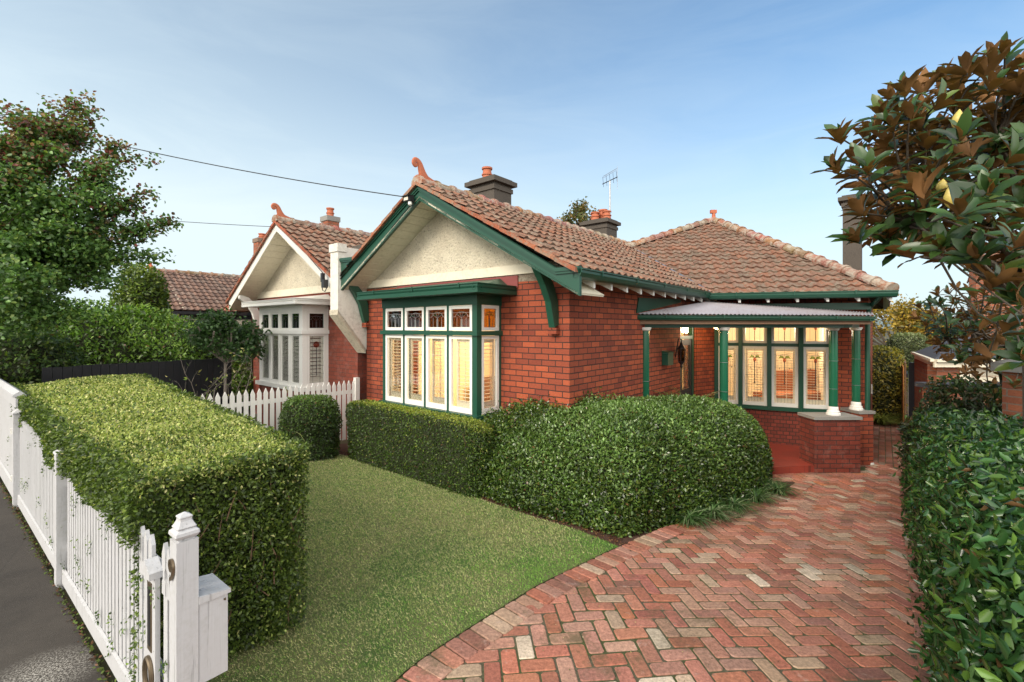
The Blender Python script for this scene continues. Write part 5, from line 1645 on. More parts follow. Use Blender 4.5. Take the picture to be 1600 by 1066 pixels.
q = P(409, 380, 16.5); chimney(nb, (q.x, q.y), 0.4, 0.4, 3.6, P(409, 379, 16.5).z, hr, [(0.02, 0, 0.8)], M['brick_far'], False, M['brick_far'], 0.12, 0.28)

# ------------------------------------------------------------------ the weatherboard house further along
O2 = Vector((-12.3, 16.9, 3.33)); hb2 = empty('weatherboard_house', (O2.x, O2.y, 0), 'far house with a brown tiled roof, dark barge boards and a pale boarded gable', 'house')
RU = Ufv * 2.9; RT = O2 + RU + Vector((0, 0, 1.66))
brown = [(0.16, 0.10, 0.078), (0.18, 0.115, 0.09), (0.14, 0.09, 0.072), (0.20, 0.12, 0.09), (0.18, 0.125, 0.10)]
r2 = tiles('roof', O2, Vfv, 6.5, RT, M['tile_far'], hb2, pal=brown)
tiles('roof', O2 + RU * 2, Vfv, 6.5, RT, M['tile_far'], hb2, pal=brown)
caps('ridge_cap', RT, RT + Vfv * 6.5, r2, 0.13, 0.42)
fn = MB(); fn.lathe(RT + Vector((0, 0, 0.05)), [(0.16, 0), (0.12, 0.12), (0.05, 0.2), (0.08, 0.28), (0.02, 0.34)], 8); fn.build('finial', M['terracotta'], r2)
bb = MB()
for o_ in (O2, O2 + RU * 2):
    bb.prism([o_ + NF * 0.06 + Vector((0, 0, -0.16)), o_ + NF * 0.06 + Vector((0, 0, 0.04)), RT + NF * 0.06 + Vector((0, 0, 0.04)), RT + NF * 0.06 + Vector((0, 0, -0.20))], Vfv * 0.06)
bb.build('barge_board', M['black'], hb2)
gb = MB()
for k in range(9):     # lapped boards
    z0 = 3.30 + k * 0.17; hw = 2.9 * (1 - (z0 - 3.30) / 1.62) - 0.1
    if hw <= 0.1: break
    c = O2 + RU + Vfv * 0.35
    gb.obox(Vector((c.x, c.y, z0)) - Ufv * hw, Ufv * hw * 2, Vfv * 0.05 + Vector((0, 0, 0)), (0, 0, 0.16))
    gb.obox(Vector((c.x, c.y, z0)) - Ufv * hw + NF * 0.012, Ufv * hw * 2, Vfv * 0.02, (0, 0, 0.03))
gb.build('gable_boards', M['cream'], hb2)
bm2 = MB(); bm2.obox(O2 + Vfv * 0.25 + Ufv * 0.1 - Vector((0, 0, 0.35)), Ufv * 5.6, Vfv * 0.12, (0, 0, 0.30)); bm2.obox(O2 + Ufv * 0.12 - Vector((0, 0, 0.30)) + Vfv * 0.37, Ufv * 0.1, Vfv * 6, (0, 0, 0.28)); bm2.build('verandah_beam', M['black'], hb2)
gu = MB(); gu.obox(O2 - Vector((0, 0, 0.14)) - Ufv * 0.06, Ufv * 0.12, Vfv * 6.4, (0, 0, 0.11)); gu.build('gutter', M['black'], hb2)
for k in range(5):
    p = O2 + Ufv * 0.15 + Vfv * (0.32 + k * 1.3); pm = MB(); pm.cbox((p.x, p.y, -0.1), 0.11, 0.11, 3.1, hr); pm.build('verandah_post', M['black'], hb2)
wl = MB(); wl.obox(O2 + Ufv * 1.5 + Vfv * 1.2 - Vector((0, 0, 3.4)), Ufv * 4.0, Vfv * 5.0, (0, 0, 3.35)); wl.build('wall', M['cream'], hb2)
bp = MB(); bp.obox(O2 + Ufv * 0.13 + Vfv * 1.2 - Vector((0, 0, 0.75)), Ufv * 0.06, Vfv * 5.0, (0, 0, 0.42)); bp.build('verandah_blind', M['cream'], hb2)


# ------------------------------------------------------------------ fences
def tpx(px):
    """Distance along the street fence at which it shows at a photo column."""
    lo, hi = -2.0, 30.0
    for _ in range(60):
        m_ = (lo + hi) / 2; p = FL(m_)
        if (p.x / p.y) * FP + 800 > px: lo = m_
        else: hi = m_
    return lo


FDv = Vector((FD[0], FD[1], 0)); FNv = Vector((FN[0], FN[1], 0))
tp = tpx(288); t97 = tpx(100); t28 = tpx(30)
fo = FL(tp)
fence = empty('picket_fence', (fo.x, fo.y, 0), 'long white picket fence along the street in front of the tall box hedge', 'fence')


def picket(mb, p, w_, th, h, along, top=0.07, out=None):
    a = Vector(p) - along * w_ / 2; n = out * th; u = Vector((0, 0, 1))
    mb.prism([a, a + along * w_, a + along * w_ + u * (h - top), a + along * w_ / 2 + u * h, a + u * (h - top)], n)


t = tp + 0.10; k = 0
tslot = tpx(244)
while t < t28 - 0.03:
    if abs(t - t97) > 0.10 and abs(t - tslot) > 0.085:
        mb = MB(); p = FL(t, 0.0, 0.10 + random.uniform(-0.004, 0.004))
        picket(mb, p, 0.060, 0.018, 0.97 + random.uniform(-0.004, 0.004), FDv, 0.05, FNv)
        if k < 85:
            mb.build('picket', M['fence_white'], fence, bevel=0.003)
    t += 0.086; k += 1
rl = MB()
for (ta, tb) in ((tp + 0.06, t97 - 0.05), (t97 + 0.05, t28 - 0.05)):
    for hz_ in (0.28, 0.84):
        a_ = FL(ta, 0.0185, hz_); b_ = FL(tb, 0.0185, hz_)
        rl.prism([a_, a_ + Vector((0, 0, 0.07)), a_ + Vector((0, 0, 0.07)) + FNv * 0.04, a_ + FNv * 0.04], b_ - a_)
rl.build('rail', M['fence_white'], fence)
pb = MB()
for (ta, tb) in ((tp + 0.06, t97 - 0.055), (t97 + 0.055, t28 - 0.055)):
    a_ = FL(ta, -0.020, 0.015); b_ = FL(tb, -0.020, 0.015)
    pb.prism([a_, a_ + Vector((0, 0, 0.115)), a_ + Vector((0, 0, 0.12)) + FNv * 0.018, a_ + FNv * 0.03], b_ - a_)
pb.build('plinth_board', M['fence_white'], fence, bevel=0.003)
for tq, hh in ((t97, 1.16), (t28, 1.18)):
    p = FL(tq, 0.0, -0.05); ps = MB(); ps.cbox(p, 0.10, 0.11, hh, math.atan2(FD[1], FD[0])); ps.lathe(p + Vector((0, 0, hh)), [(0.062, 0), (0.062, 0.02), (0.01, 0.06)], 4, sq=True, rz=math.atan2(FD[1], FD[0])); ps.build('post', M['fence_white'], fence, bevel=0.004)
# scalloped tops beside the gate post (taller pickets with round bites)
for k in range(3):
    mb = MB(); p = FL(tp + 0.085 + k * 0.068, -0.022, 0.86); u = Vector((0, 0, 1)); w2 = 0.056
    a = p - FDv * w2 / 2
    prof = [(0, 0), (w2, 0), (w2, 0.06), (w2 * 0.72, 0.08), (w2 * 0.72, 0.12), (w2, 0.14), (w2, 0.20), (w2 * 0.5, 0.26), (0, 0.20), (0, 0.14), (w2 * 0.28, 0.12), (w2 * 0.28, 0.08), (0, 0.06)]
    mb.prism([a + FDv * x + u * z for x, z in prof], FNv * 0.018); mb.build('ornamental_picket', M['fence_white'], fence)
# letter slot panel: board, little hood, brass plate with dark slot, brass ring
sp = MB(); a = FL(tslot - 0.082, -0.026, 0.05); sp.obox(a, FDv * 0.164, FNv * 0.022, (0, 0, 0.88)); pnl = sp.build('slot_panel', M['fence_white'], fence, bevel=0.003)
hd = MB(); a = FL(tslot - 0.085, -0.052, 0.90); hd.prism([a, a + FDv * 0.17, a + FDv * 0.17 + Vector((0, 0, 0.035)), a + FDv * 0.085 + Vector((0, 0, 0.085)), a + Vector((0, 0, 0.035))], FNv * 0.06); hd.build('slot_hood', M['fence_white'], pnl)
ht_ = MB(); a = FL(tslot - 0.032, -0.031, 0.50); ht_.obox(a, FDv * 0.064, FNv * 0.006, (0, 0, 0.36)); ht_.build('letter_slot', M['brass'], pnl, bevel=0.002)
ht_ = MB(); a = FL(tslot - 0.020, -0.0335, 0.53); ht_.obox(a, FDv * 0.04, FNv * 0.004, (0, 0, 0.30)); ht_.build('slot_flap', M['iron'], pnl)
rg = MB(); c = FL(tslot, -0.034, 0.375)
rg.tube([c + FDv * 0.058 * math.cos(q) + Vector((0, 0, 0.085 * math.sin(q))) for q in [2 * math.pi * i / 24 for i in range(25)]], 0.013, 8, caps=False); rg.build('brass_ring', M['brass'], pnl, True)
rg = MB(); rg.prism([c + FNv * 0.008 + FDv * 0.056 * math.cos(q) + Vector((0, 0, 0.083 * math.sin(q))) for q in [2 * math.pi * i / 24 for i in range(24)]], FNv * 0.004); rg.build('paper_hole', M['iron'], pnl)

# gate post with turned cap and the number 9
gpo = empty('gate_post', (fo.x, fo.y, 0), 'stout white post with moulded cap and number 9 ending the street fence', 'post')
fa_ = math.atan2(FD[1], FD[0])
ps = MB(); ps.cbox((fo.x, fo.y, 0.35), 0.090, 0.090, 1.70 - 0.35, fa_); ps.build('shaft', M['fence_white'], gpo, bevel=0.004)
ps = MB(); c = Vector((fo.x, fo.y, 1.70))
ps.lathe(c, [(0.036, -0.002), (0.036, 0.008), (0.045, 0.014), (0.051, 0.026), (0.049, 0.040), (0.040, 0.048), (0.036, 0.052)], 4, sq=True, rz=fa_)
ps.lathe(c, [(0.040, 0.0535), (0.040, 0.060), (0.033, 0.072), (0.026, 0.088), (0.025, 0.098), (0.028, 0.104), (0.027, 0.108), (0.003, 0.124)], 4, sq=True, rz=fa_)
ps.build('moulded_cap', M['fence_white'], gpo, bevel=0.003)
fc = bpy.data.curves.new('house_number', 'FONT'); fc.body = '9'; fc.size = 0.15; fc.extrude = 0.005; fc.align_x = 'CENTER'
ft = bpy.data.objects.new('house_number', fc); COL.objects.link(ft)
ft.matrix_world = Matrix.Translation(Vector((fo.x, fo.y, 1.515)) - FNv * 0.052) @ Matrix(((-FD[0], 0, -FN[0], 0), (-FD[1], 0, -FN[1], 0), (0, 1, 0, 0), (0, 0, 0, 1)))
dg_ = bpy.context.evaluated_depsgraph_get(); me = bpy.data.meshes.new_from_object(ft.evaluated_get(dg_)); mw = ft.matrix_world.copy()
bpy.data.objects.remove(ft); me.transform(Matrix.Translation((-fo.x, -fo.y, 0)) @ mw); me.materials.clear(); me.materials.append(M['brass'])
nm = bpy.data.objects.new('house_number', me); COL.objects.link(nm); nm.parent = gpo

# mail box behind the post
mo_ = Vector((fo.x, fo.y, 0)) + FNv * 0.048 + FDv * -0.042
ml = empty('mail_box', (mo_.x, mo_.y, 0.7), 'plain white metal mail box fixed behind the gate post', 'mail box')
mbx = MB(); o_ = Vector((mo_.x, mo_.y, 0.99)) ; mbx.obox(o_, FDv * 0.22, FNv * 0.125, (0, 0, 0.385)); mbx.build('box_body', M['fence_white'], ml, bevel=0.004)
mbx = MB(); o_ = Vector((mo_.x, mo_.y, 1.378)) - FDv * 0.008 - FNv * 0.002
mbx.prism([o_, o_ + FNv * 0.138, o_ + FNv * 0.138 + Vector((0, 0, 0.018)), o_ + Vector((0, 0, 0.036))], FDv * 0.236); mbx.build('lid', M['fence_white'], ml, bevel=0.003)
mbx = MB(); mbx.lathe(Vector((mo_.x, mo_.y, 1.35)) + FNv * 0.11 - FDv * 0.004, [(0.005, 0), (0.005, 0.008)], 8); mbx.build('rivet', M['brass'], ml)

# neighbour's taller capped fence further along the street
f2o = FL(t28 + 0.1); f2 = empty('capped_fence', (f2o.x, f2o.y, 0), 'taller white timber fence with a moulded capping rail, far left beside the footpath', 'fence')
t = t28 + 0.09; k = 0
while t < 12 and k < 80:
    mb = MB(); mb.obox(FL(t, 0, 0.18), FDv * 0.092, FNv * 0.018, (0, 0, 1.14)); mb.build('board', M['fence_white'], f2); t += 0.096; k += 1
cpm = MB(); a_ = FL(t28 + 0.06, -0.05, 1.33); b_ = FL(12.1, -0.05, 1.33); cpm.prism([a_, a_ + FNv * 0.12, a_ + FNv * 0.12 + Vector((0, 0, 0.03)), a_ + FNv * 0.06 + Vector((0, 0, 0.07)), a_ + Vector((0, 0, 0.03))], b_ - a_)
a_ = FL(t28 + 0.06, -0.025, 1.20); b_ = FL(12.1, -0.025, 1.20); cpm.prism([a_, a_ + FNv * 0.02, a_ + FNv * 0.02 + Vector((0, 0, 0.125)), a_ + Vector((0, 0, 0.125))], b_ - a_); cpm.build('capping_rail', M['fence_white'], f2)
pb = MB(); a_ = FL(t28 + 0.06, -0.028, 0.01); b_ = FL(12.1, -0.028, 0.01); pb.prism([a_, a_ + FNv * 0.025, a_ + FNv * 0.025 + Vector((0, 0, 0.19)), a_ + Vector((0, 0, 0.18))], b_ - a_); pb.build('plinth_board', M['fence_white'], f2)

# divider picket fence between the two front gardens
dv0 = H(4.82, 0.12, 0); dvo = empty('picket_fence', (dv0.x, dv0.y, 0), 'short run of cream pointed pickets dividing the two front gardens, ending at the party wall', 'fence')
L = 4.6 * K; t = 0.06; k = 0
while t < L:
    p = dv0 + NF * t; g_ = zt(p.x, p.y); mb = MB()
    picket(mb, Vector((p.x, p.y, g_ + 0.08)), 0.072, 0.018, 1.63 - g_ - 0.08 + random.uniform(-.006, .006), NF, 0.085, Ufv)
    mb.build('picket', M['cream'] if False else M['white'], dvo); t += 0.108; k += 1
rl = MB()
for z in (0.75, 1.35): rl.obox(Vector((dv0.x, dv0.y, z)) + Ufv * 0.0195, NF * L, Ufv * 0.045, (0, 0, 0.07))
rl.build('rail', M['white'], dvo)
ps = MB(); ps.cbox((dv0.x + 0.0, dv0.y, 0.2), 0.09, 0.09, 1.47, math.atan2(VY, VX)); ps.build('post', M['white'], dvo)

# black paling fence
bp0 = Vector((-8.75, 8.7, 0)); bp1 = Vector((-7.1, 11.6, 0)); bdv = (bp1 - bp0); L = bdv.length; bdv.normalize()
bf = empty('paling_fence', (bp0.x, bp0.y, 0), 'solid black stained paling fence beyond the front hedge', 'fence')
t = 0.0; bn = Vector((-bdv.y, bdv.x, 0))
while t < L:
    mb = MB(); p = bp0 + bdv * t; mb.obox(Vector((p.x, p.y, 0.3)), bdv * 0.138, bn * 0.02, (0, 0, 1.65 + random.uniform(-.008, .008))); mb.build('paling', M['black'], bf, bevel=0.004); t += 0.145

# ------------------------------------------------------------------ small things on the houses
cb = MB()
A_ = H(2.62, GD + 0.10, 4.86); B_ = P(-90, 155, 9.0); path = []
for k in range(31):
    f = k / 30; p = A_.lerp(B_, f); p.z -= 0.32 * 4 * f * (1 - f) * 0.5; path.append(p)
cb.tube(path, 0.0085, 6); cbl = cb.build('power_cable', M['iron'], None, True)
tag(cbl, 'thick black power cable running from the front gable up to the top left', 'cable')
cb = MB(); A_ = H(7.45, GD + 0.08, NZ - 0.12); B_ = P(-80, 312, 12.5); path = []
for k in range(31):
    f = k / 30; p = A_.lerp(B_, f); p.z -= 0.16 * 4 * f * (1 - f) * 0.5; path.append(p)
cb.tube(path, 0.007, 6); cbl = cb.build('power_cable', M['iron'], None, True)
tag(cbl, "thin black cable running left from the white gable's peak behind the tree", 'cable')

fl0 = H(2.50, GD + 0.02, 4.78); fl_ = empty('security_light', fl0, 'small black floodlight with its sensor under the peak of the green gable', 'light')
mb = MB(); mb.obox(fl0 + NF * 0.02, Ufv * 0.16, NF * 0.10, (0, 0, 0.085)); mb.prism([fl0 + NF * 0.02 + Vector((0, 0, 0.09)), fl0 + NF * 0.02 + Ufv * 0.16 + Vector((0, 0, 0.09)), fl0 + NF * 0.16 + Ufv * 0.17 + Vector((0, 0, 0.075)), fl0 + NF * 0.16 - Ufv * 0.01 + Vector((0, 0, 0.075))], (0, 0, 0.012)); mb.build('lamp_housing', M['iron'], fl_, bevel=0.004)
mb = MB(); mb.obox(fl0 + NF * 0.121 + Ufv * 0.03 + Vector((0, 0, 0.012)), Ufv * 0.10, NF * 0.006, (0, 0, 0.055)); mb.build('lens', M['slat'], fl_)
mb = MB(); mb.lathe(fl0 + NF * 0.07 + Ufv * 0.04 + Vector((0, 0, -0.07)), [(0.02, 0), (0.035, 0.02), (0.03, 0.06), (0.012, 0.07)], 12); mb.build('motion_sensor', M['slat_white'], fl_, True)
mb = MB(); mb.tube([fl0 + NF * 0.03, fl0 + NF * 0.04 + Ufv * 0.25 - Vector((0, 0, 0.16)), fl0 + NF * 0.03 + Ufv * 0.6 - Vector((0, 0, 0.36))], 0.008, 6); mb.build('lead_cable', M['iron'], fl_)

iv = H(5.02, 0.60, 3.50); ins = empty('cable_bracket', iv, 'black insulator bracket with looped wires on the white party wall', 'bracket')
mb = MB(); mb.obox(iv, Ufv * 0.10, NF * 0.09, (0, 0, 0.16)); mb.obox(iv + Ufv * 0.12 + Vector((0, 0, 0.12)), Ufv * 0.07, NF * 0.06, (0, 0, 0.18)); mb.build('insulator_block', M['iron'], ins, bevel=0.01)
mb = MB(); mb.tube([iv + Ufv * 0.16 + Vector((0, 0, 0.3)), iv + Ufv * 0.24 + Vector((0, 0, 0.1)), iv + Ufv * 0.22 - Vector((0, 0, 0.04)), iv + Ufv * 0.12 - Vector((0, 0, 0.07)), iv + Ufv * 0.03 + Vector((0, 0, 0.02))], 0.009, 6)
mb.tube([iv + Ufv * 0.16 + Vector((0, 0, 0.28)), H(5.9, 0.56, 4.25), H(nap - 0.1, 0.56, NZ - 0.1)], 0.008, 6); mb.build('wire_loop', M['iron'], ins, True)

mz = P(953, 372, 15.3); an = empty('tv_antenna', (mz.x, mz.y, mz.z - 0.5), 'thin television antenna on a tall mast beside the four-pot chimney', 'antenna')
top = P(953, 283, 15.3); mb = MB(); mb.tube([Vector((mz.x, mz.y, mz.z - 0.6)), Vector((mz.x, mz.y, top.z))], 0.028, 8); mb.build('mast', M['metal'], an, True)
bd_ = Vector((0.9, -0.3, 0.12)).normalized(); c = Vector((mz.x, mz.y, top.z - 0.02))
mb = MB(); mb.tube([c - bd_ * 0.25 + Vector((0, 0, -0.03)), c + bd_ * 0.25 + Vector((0, 0, 0.10))], 0.014, 6)
sd_ = bd_.cross(Vector((0, 0, 1))).normalized()
for k in range(5):
    q = c + bd_ * (-0.22 + k * 0.11) + Vector((0, 0, 0.02 * k)); mb.tube([q - Vector((0, 0, 0.28)) * 0.35 - sd_ * 0.12, q + Vector((0, 0, 0.28)) * 0.6 + sd_ * 0.12], 0.006, 5)
mb.build('boom', M['iron'], an)
mb = MB(); t0_ = c + Vector((0, 0, 0.22)); mb.tube([t0_ - bd_ * 0.22, t0_ + bd_ * 0.22 + Vector((0, 0, 0.16))], 0.008, 5); mb.tube([t0_ - bd_ * 0.22 + Vector((0, 0, -.05)), t0_ + bd_ * 0.22 + Vector((0, 0, 0.11))], 0.006, 5)
mb.tube([c + bd_ * 0.24 + Vector((0, 0, -0.3)), c + bd_ * 0.24 + Vector((0, 0, 0.45))], 0.006, 5); mb.build('reflector', M['metal'], an)

def side(t, z, off=0.0): return H(0, -t, z) + NS * off
q = side(3.05, 1.98); lb_ = empty('letter_box', q, 'dark green metal letter box on the porch side wall left of the lantern', 'letter box')
mb = MB(); mb.obox(q, Vfv * 0.27, NS * 0.12, (0, 0, 0.23)); mb.build('box_body', M['green'], lb_, bevel=0.012)
mb = MB(); mb.prism([q + Vector((0, 0, 0.235)) - Vfv * 0.01, q + Vector((0, 0, 0.235)) + NS * 0.14 - Vfv * 0.01, q + Vector((0, 0, 0.245)) + NS * 0.14 - Vfv * 0.01, q + Vector((0, 0, 0.275)) - Vfv * 0.01], Vfv * 0.29); mb.build('lid', M['green'], lb_, bevel=0.004)
q = side(3.72, 2.0); ln = empty('wall_lantern', q, 'ornate black iron lantern on the wall beside the front door', 'lantern')
mb = MB(); c = q + NS * 0.12
mb.lathe(c, [(0.015, -0.12), (0.03, -0.08), (0.02, -0.05), (0.055, 0.0), (0.07, 0.02)], 6); mb.lathe(c, [(0.085, 0.27), (0.08, 0.29), (0.03, 0.36), (0.03, 0.38), (0.01, 0.42)], 6)
for k in range(6):
    a_ = math.pi / 3 * k; mb.tube([c + Vector((0.068 * math.cos(a_), 0.068 * math.sin(a_), 0.02)), c + Vector((0.08 * math.cos(a_), 0.08 * math.sin(a_), 0.27))], 0.006, 5)
mb.tube([q + Vector((0, 0, 0.1)), q + NS * 0.06 + Vector((0, 0, 0.48)), c + Vector((0, 0, 0.46)), c + Vector((0, 0, 0.40))], 0.012, 6); mb.build('iron_frame', M['iron'], ln)
mb = MB(); mb.lathe(c, [(0.06, 0.02), (0.072, 0.27)], 6); mb.build('lantern_glass', M['glass_brown'], ln)
# ceiling lamp that lights the porch
q = Vector((4.35, 9.9, 2.66)); pl_ = empty('porch_light', q, 'warm round lamp on the porch ceiling near the front door', 'light')
mb = MB(); mb.lathe(q, [(0.02, 0.0), (0.07, 0.03), (0.09, 0.08), (0.09, 0.12)], 16)
m, nt, b, _ = new_mat('lit_globe'); b.inputs['Emission Color'].default_value = (1, 0.7, 0.35, 1); b.inputs['Emission Strength'].default_value = 6; b.inputs['Base Color'].default_value = (0.8, 0.7, 0.5, 1)
mb.build('globe', m, pl_, True)
lamp('porch_bulb', (4.35, 9.9, 2.60), PORCHLIGHT, (1.0, 0.66, 0.28), 0.07)

# ------------------------------------------------------------------ right-hand neighbour: garage, wall, house
gc = Vector((7.78, 8.6, 2.09)); gfar = Vector((9.60, 11.15, 2.09)); gright = Vector((12.6, 8.55, 2.09)); gback = gright + (gfar - gc)
ga = empty('brick_garage', (gc.x, gc.y, 0), 'low red brick garage with a dark flat-pitched roof and cream fascia behind the right hedge', 'garage')
wl = MB(); i_ = Vector((0.15, 0.12, 0))
wall(wl, gc + i_, gright + Vector((-0.1, 0.12, 0)), -0.1, 2.0, [(0.62, 3.6, -0.1, 1.95)], inward=(0, 1), th=0.2)
wall(wl, gc + i_ + (gfar - gc).normalized() * 0.21, gfar, -0.1, 2.0, inward=(0.8, -0.55), th=0.2, u0=0.21)
wl.build('wall', M['brick_far'], ga)
gd_ = MB(); o_ = gc + i_ + Vector((0.62, 0.10, -2.05))
for k in range(8): gd_.obox(o_ + Vector((0.0, 0, 0.25 * k)), (2.98, 0, 0), (0, 0.04, 0), (0, 0, 0.235))
gd_.build('garage_door', M['cream'], ga, bevel=0.006)
jm = MB(); jm.obox(gc + i_ + Vector((0.42, -0.02, -2.1)), (0.2, 0, 0), (0, 0.10, 0), (0, 0, 2.05)); jm.build('door_jamb', M['cream'], ga)
fm = MB(); q4 = [gc, gright, gback, gfar]
for a_, b_ in ((gc, gright), (gfar, gc)):
    d = (b_ - a_).normalized(); n_ = Vector((d.y, -d.x, 0)); fm.obox(a_ - Vector((0, 0, 0.12)), b_ - a_, -n_ * 0.03, (0, 0, 0.14)); fm.obox(a_ + n_ * 0.06 - Vector((0, 0, 0.02)), b_ - a_, -n_ * 0.058, (0, 0, 0.05))
fm.build('fascia', M['cream'], ga)
rfm = MB(); ap1 = Vector((9.7, 10.2, 2.50)); ap2 = Vector((12.3, 10.2, 2.52)); e0 = Vector((0, 0, 0.03))
rfm.poly([gc + e0, gright + e0, ap2, ap1]); rfm.poly([gfar + e0, gc + e0, ap1]); rfm.poly([gright + e0, gback + e0, ap2]); rfm.poly([gback + e0, gfar + e0, ap1, ap2]); rfm.poly([gc, gfar, gback, gright]); rfm.build('roof', M['garage_roof'], ga)

bw0 = Vector((7.0, 7.75, 0)); bw1 = Vector((7.15, 6.5, 0))
bwl = empty('boundary_wall', (bw0.x, bw0.y, 0), 'low brick boundary wall with dark coping stones just above the right hedge', 'wall')
wl = MB(); wall(wl, bw0, (8.6, 7.7), -0.1, 1.69, inward=(0, 1), th=0.22); wl.build('brickwork', M['brick_far'], bwl)
cpk = MB()
for k in range(4): cpk.obox(bw0 + Vector((-0.08 + k * 0.43, -0.06, 1.693)), (0.42, 0, 0), (0, 0.34, 0), (0, 0, 0.075))
cpk.build('coping', M['garage_roof'], bwl, bevel=0.012)
pq = P(1628, 540, 5.4); pw_ = empty('brick_pier', (pq.x, pq.y, 0), 'brick gate pier with a thick grey stone cap at the right edge', 'pier')
mb = MB(); mb.cbox((pq.x, pq.y, 0.2), 0.46, 0.46, 1.98, 0.2, uvf=lambda P_: [(Vector(p).x + Vector(p).y, Vector(p).z) for p in P_]); mb.build('shaft', M['brick_far'], pw_)
mb = MB(); mb.cbox((pq.x, pq.y, 2.18), 0.60, 0.60, 0.10, 0.2); mb.lathe((pq.x, pq.y, 2.28), [(0.30, 0), (0.22, 0.04)], 4, sq=True, rz=0.2); mb.build('cap_stone', M['concrete'], pw_, bevel=0.01)

rh = empty('two_storey_house', (14, 15.0, 0), 'plain red brick house wall seen through the magnolia branches on the right', 'house')
RB = [(14.4, 14.5), (20.5, 14.5), (27.0, 21.0), (20.9, 21.0)]
wl = MB(); wall(wl, RB[0], RB[1], -0.1, 4.7, [(2.2, 3.2, 3.0, 4.2)], inward=(0, 1)); wall(wl, (RB[0][0] + 0.17, RB[0][1] + 0.21), RB[3], -0.1, 4.7, inward=(1, -1), u0=0.22); wall(wl, RB[1], RB[2], -0.1, 4.7, inward=(-1, 1)); wl.build('wall', M['brick_far'], rh)
wi = MB(); wi.obox((16.6, 14.56, 3.0), (1.0, 0, 0), (0, 0.06, 0), (0, 0, 1.2)); wio = wi.build('window', M['white'], rh); wi = MB(); wi.obox((16.68, 14.54, 3.08), (0.84, 0, 0), (0, 0.015, 0), (0, 0, 1.04)); wi.build('window_pane', M['garage_roof'], wio)
QA, QB, QC = Vector((14.0, 14.1, 4.7)), Vector((20.9, 14.1, 4.7)), Vector((20.9, 21.4, 4.7)); QT = Vector((19.6, 17.6, 6.4))
hip_plane('roof', QA, QB, QT, rh, mat=M['tile_far']); hip_plane('roof', QC, QA, QT, rh, mat=M['tile_far'])

# gate and fence at the end of the side path
gx_, gy_ = px_(1425, 11.2), 11.2
gt = empty('side_gate', (gx_, gy_, 0), 'dark timber side gate standing open against its black post at the end of the path', 'gate')
mb = MB(); mb.cbox((gx_ + 0.02, gy_, 0), 0.11, 0.11, 1.86, 0.4); mb.build('post', M['black'], gt, bevel=0.005)
gdir = Vector((0.64, 0.77, 0)).normalized()
for k in range(7):
    mb = MB(); mb.obox(Vector((gx_ - 0.12, gy_ + 0.02, 0.05)) + gdir * (k * 0.135), gdir * 0.128, Vector((-gdir.y, gdir.x, 0)) * 0.03, (0, 0, 1.80)); mb.build('board', M['wood'], gt, bevel=0.003)
mb = MB(); mb.obox(Vector((gx_ - 0.118, gy_ + 0.02, 0.4)), gdir * 0.95, Vector((gdir.y, -gdir.x, 0)) * 0.03, (0, 0, 0.09)); mb.obox(Vector((gx_ - 0.118, gy_ + 0.02, 1.5)), gdir * 0.95, Vector((gdir.y, -gdir.x, 0)) * 0.03, (0, 0, 0.09)); mb.build('brace', M['black'], gt)
M['orange_wood'] = paint('orange_wood', (0.42, 0.17, 0.05), 0.7, 0.3, 4)
tf0 = Vector((px_(1411, 12.6), 12.6, 0)); tfo = empty('timber_fence', tf0, 'orange timber fence past the side gate', 'fence')
for k in range(24):
    mb = MB(); mb.obox(tf0 + Vector((0.0, 0, 0.02)) + D_DIR * (k * 0.13), D_DIR * 0.122, wall_n * 0.02, (0, 0, 1.62 + random.uniform(-.01, .01))); mb.build('paling', M['orange_wood'], tfo)
# ------------------------------------------------------------------ plants
def blob_grid(foot, h, expo=(0.45, 0.9), nu=72, nv=22, base=None, lumpy=0.05, lf=2.2, seed=0.0, tilt=(0, 0), vmax=1.0, undercut=0.0):
    """Rounded bush over a closed plan outline. Returns grid (nv, nu, 3)."""
    f = [tuple(p[:2]) for p in foot]; n = len(f)
    cl = [f[(i) % n] for i in range(-1, n + 2)]
    pts = []
    m_ = 12
    for i in range(1, n + 1):
        p0, p1, p2, p3 = cl[i - 1], cl[i], cl[i + 1], f[(i + 1) % n]
        for k in range(m_):
            t = k / m_
            pts.append([0.5 * (2 * p1[j] + (p2[j] - p0[j]) * t + (2 * p0[j] - 5 * p1[j] + 4 * p2[j] - p3[j]) * t * t + (-p0[j] + 3 * p1[j] - 3 * p2[j] + p3[j]) * t ** 3) for j in range(2)])
    pts = np.array(pts)
    idx = np.linspace(0, len(pts), nu, endpoint=False)
    O = pts[idx.astype(int) % len(pts)]
    c = O.mean(0)
    g = []
    for v in range(nv):
        ph = (v / (nv - 1)) * math.pi / 2 * vmax
        ro = max(0.0, math.cos(ph)) ** expo[0]
        s = math.sin(ph)
        if undercut: ro *= 1 - undercut * (1 - s) ** 2
        xy = c + (O - c) * ro
        gz0 = np.array([base if base is not None else zt(*p) for p in xy])
        hh = h + tilt[0] * (xy[:, 0] - c[0]) + tilt[1] * (xy[:, 1] - c[1])
        g.append(np.column_stack([xy, gz0 + hh * s ** expo[1]]))
    g = np.array(g)
    cc = np.array([c[0], c[1], g[0, :, 2].mean() + h * 0.4])
    d = g - cc; d = unit(d)
    L = lump(g.reshape(-1, 3), lf, seed).reshape(g.shape[:2]) + 0.5 * lump(g.reshape(-1, 3), lf * 2.7, seed + 4).reshape(g.shape[:2])
    g = g + d * (L * lumpy)[..., None]
    return g, cc


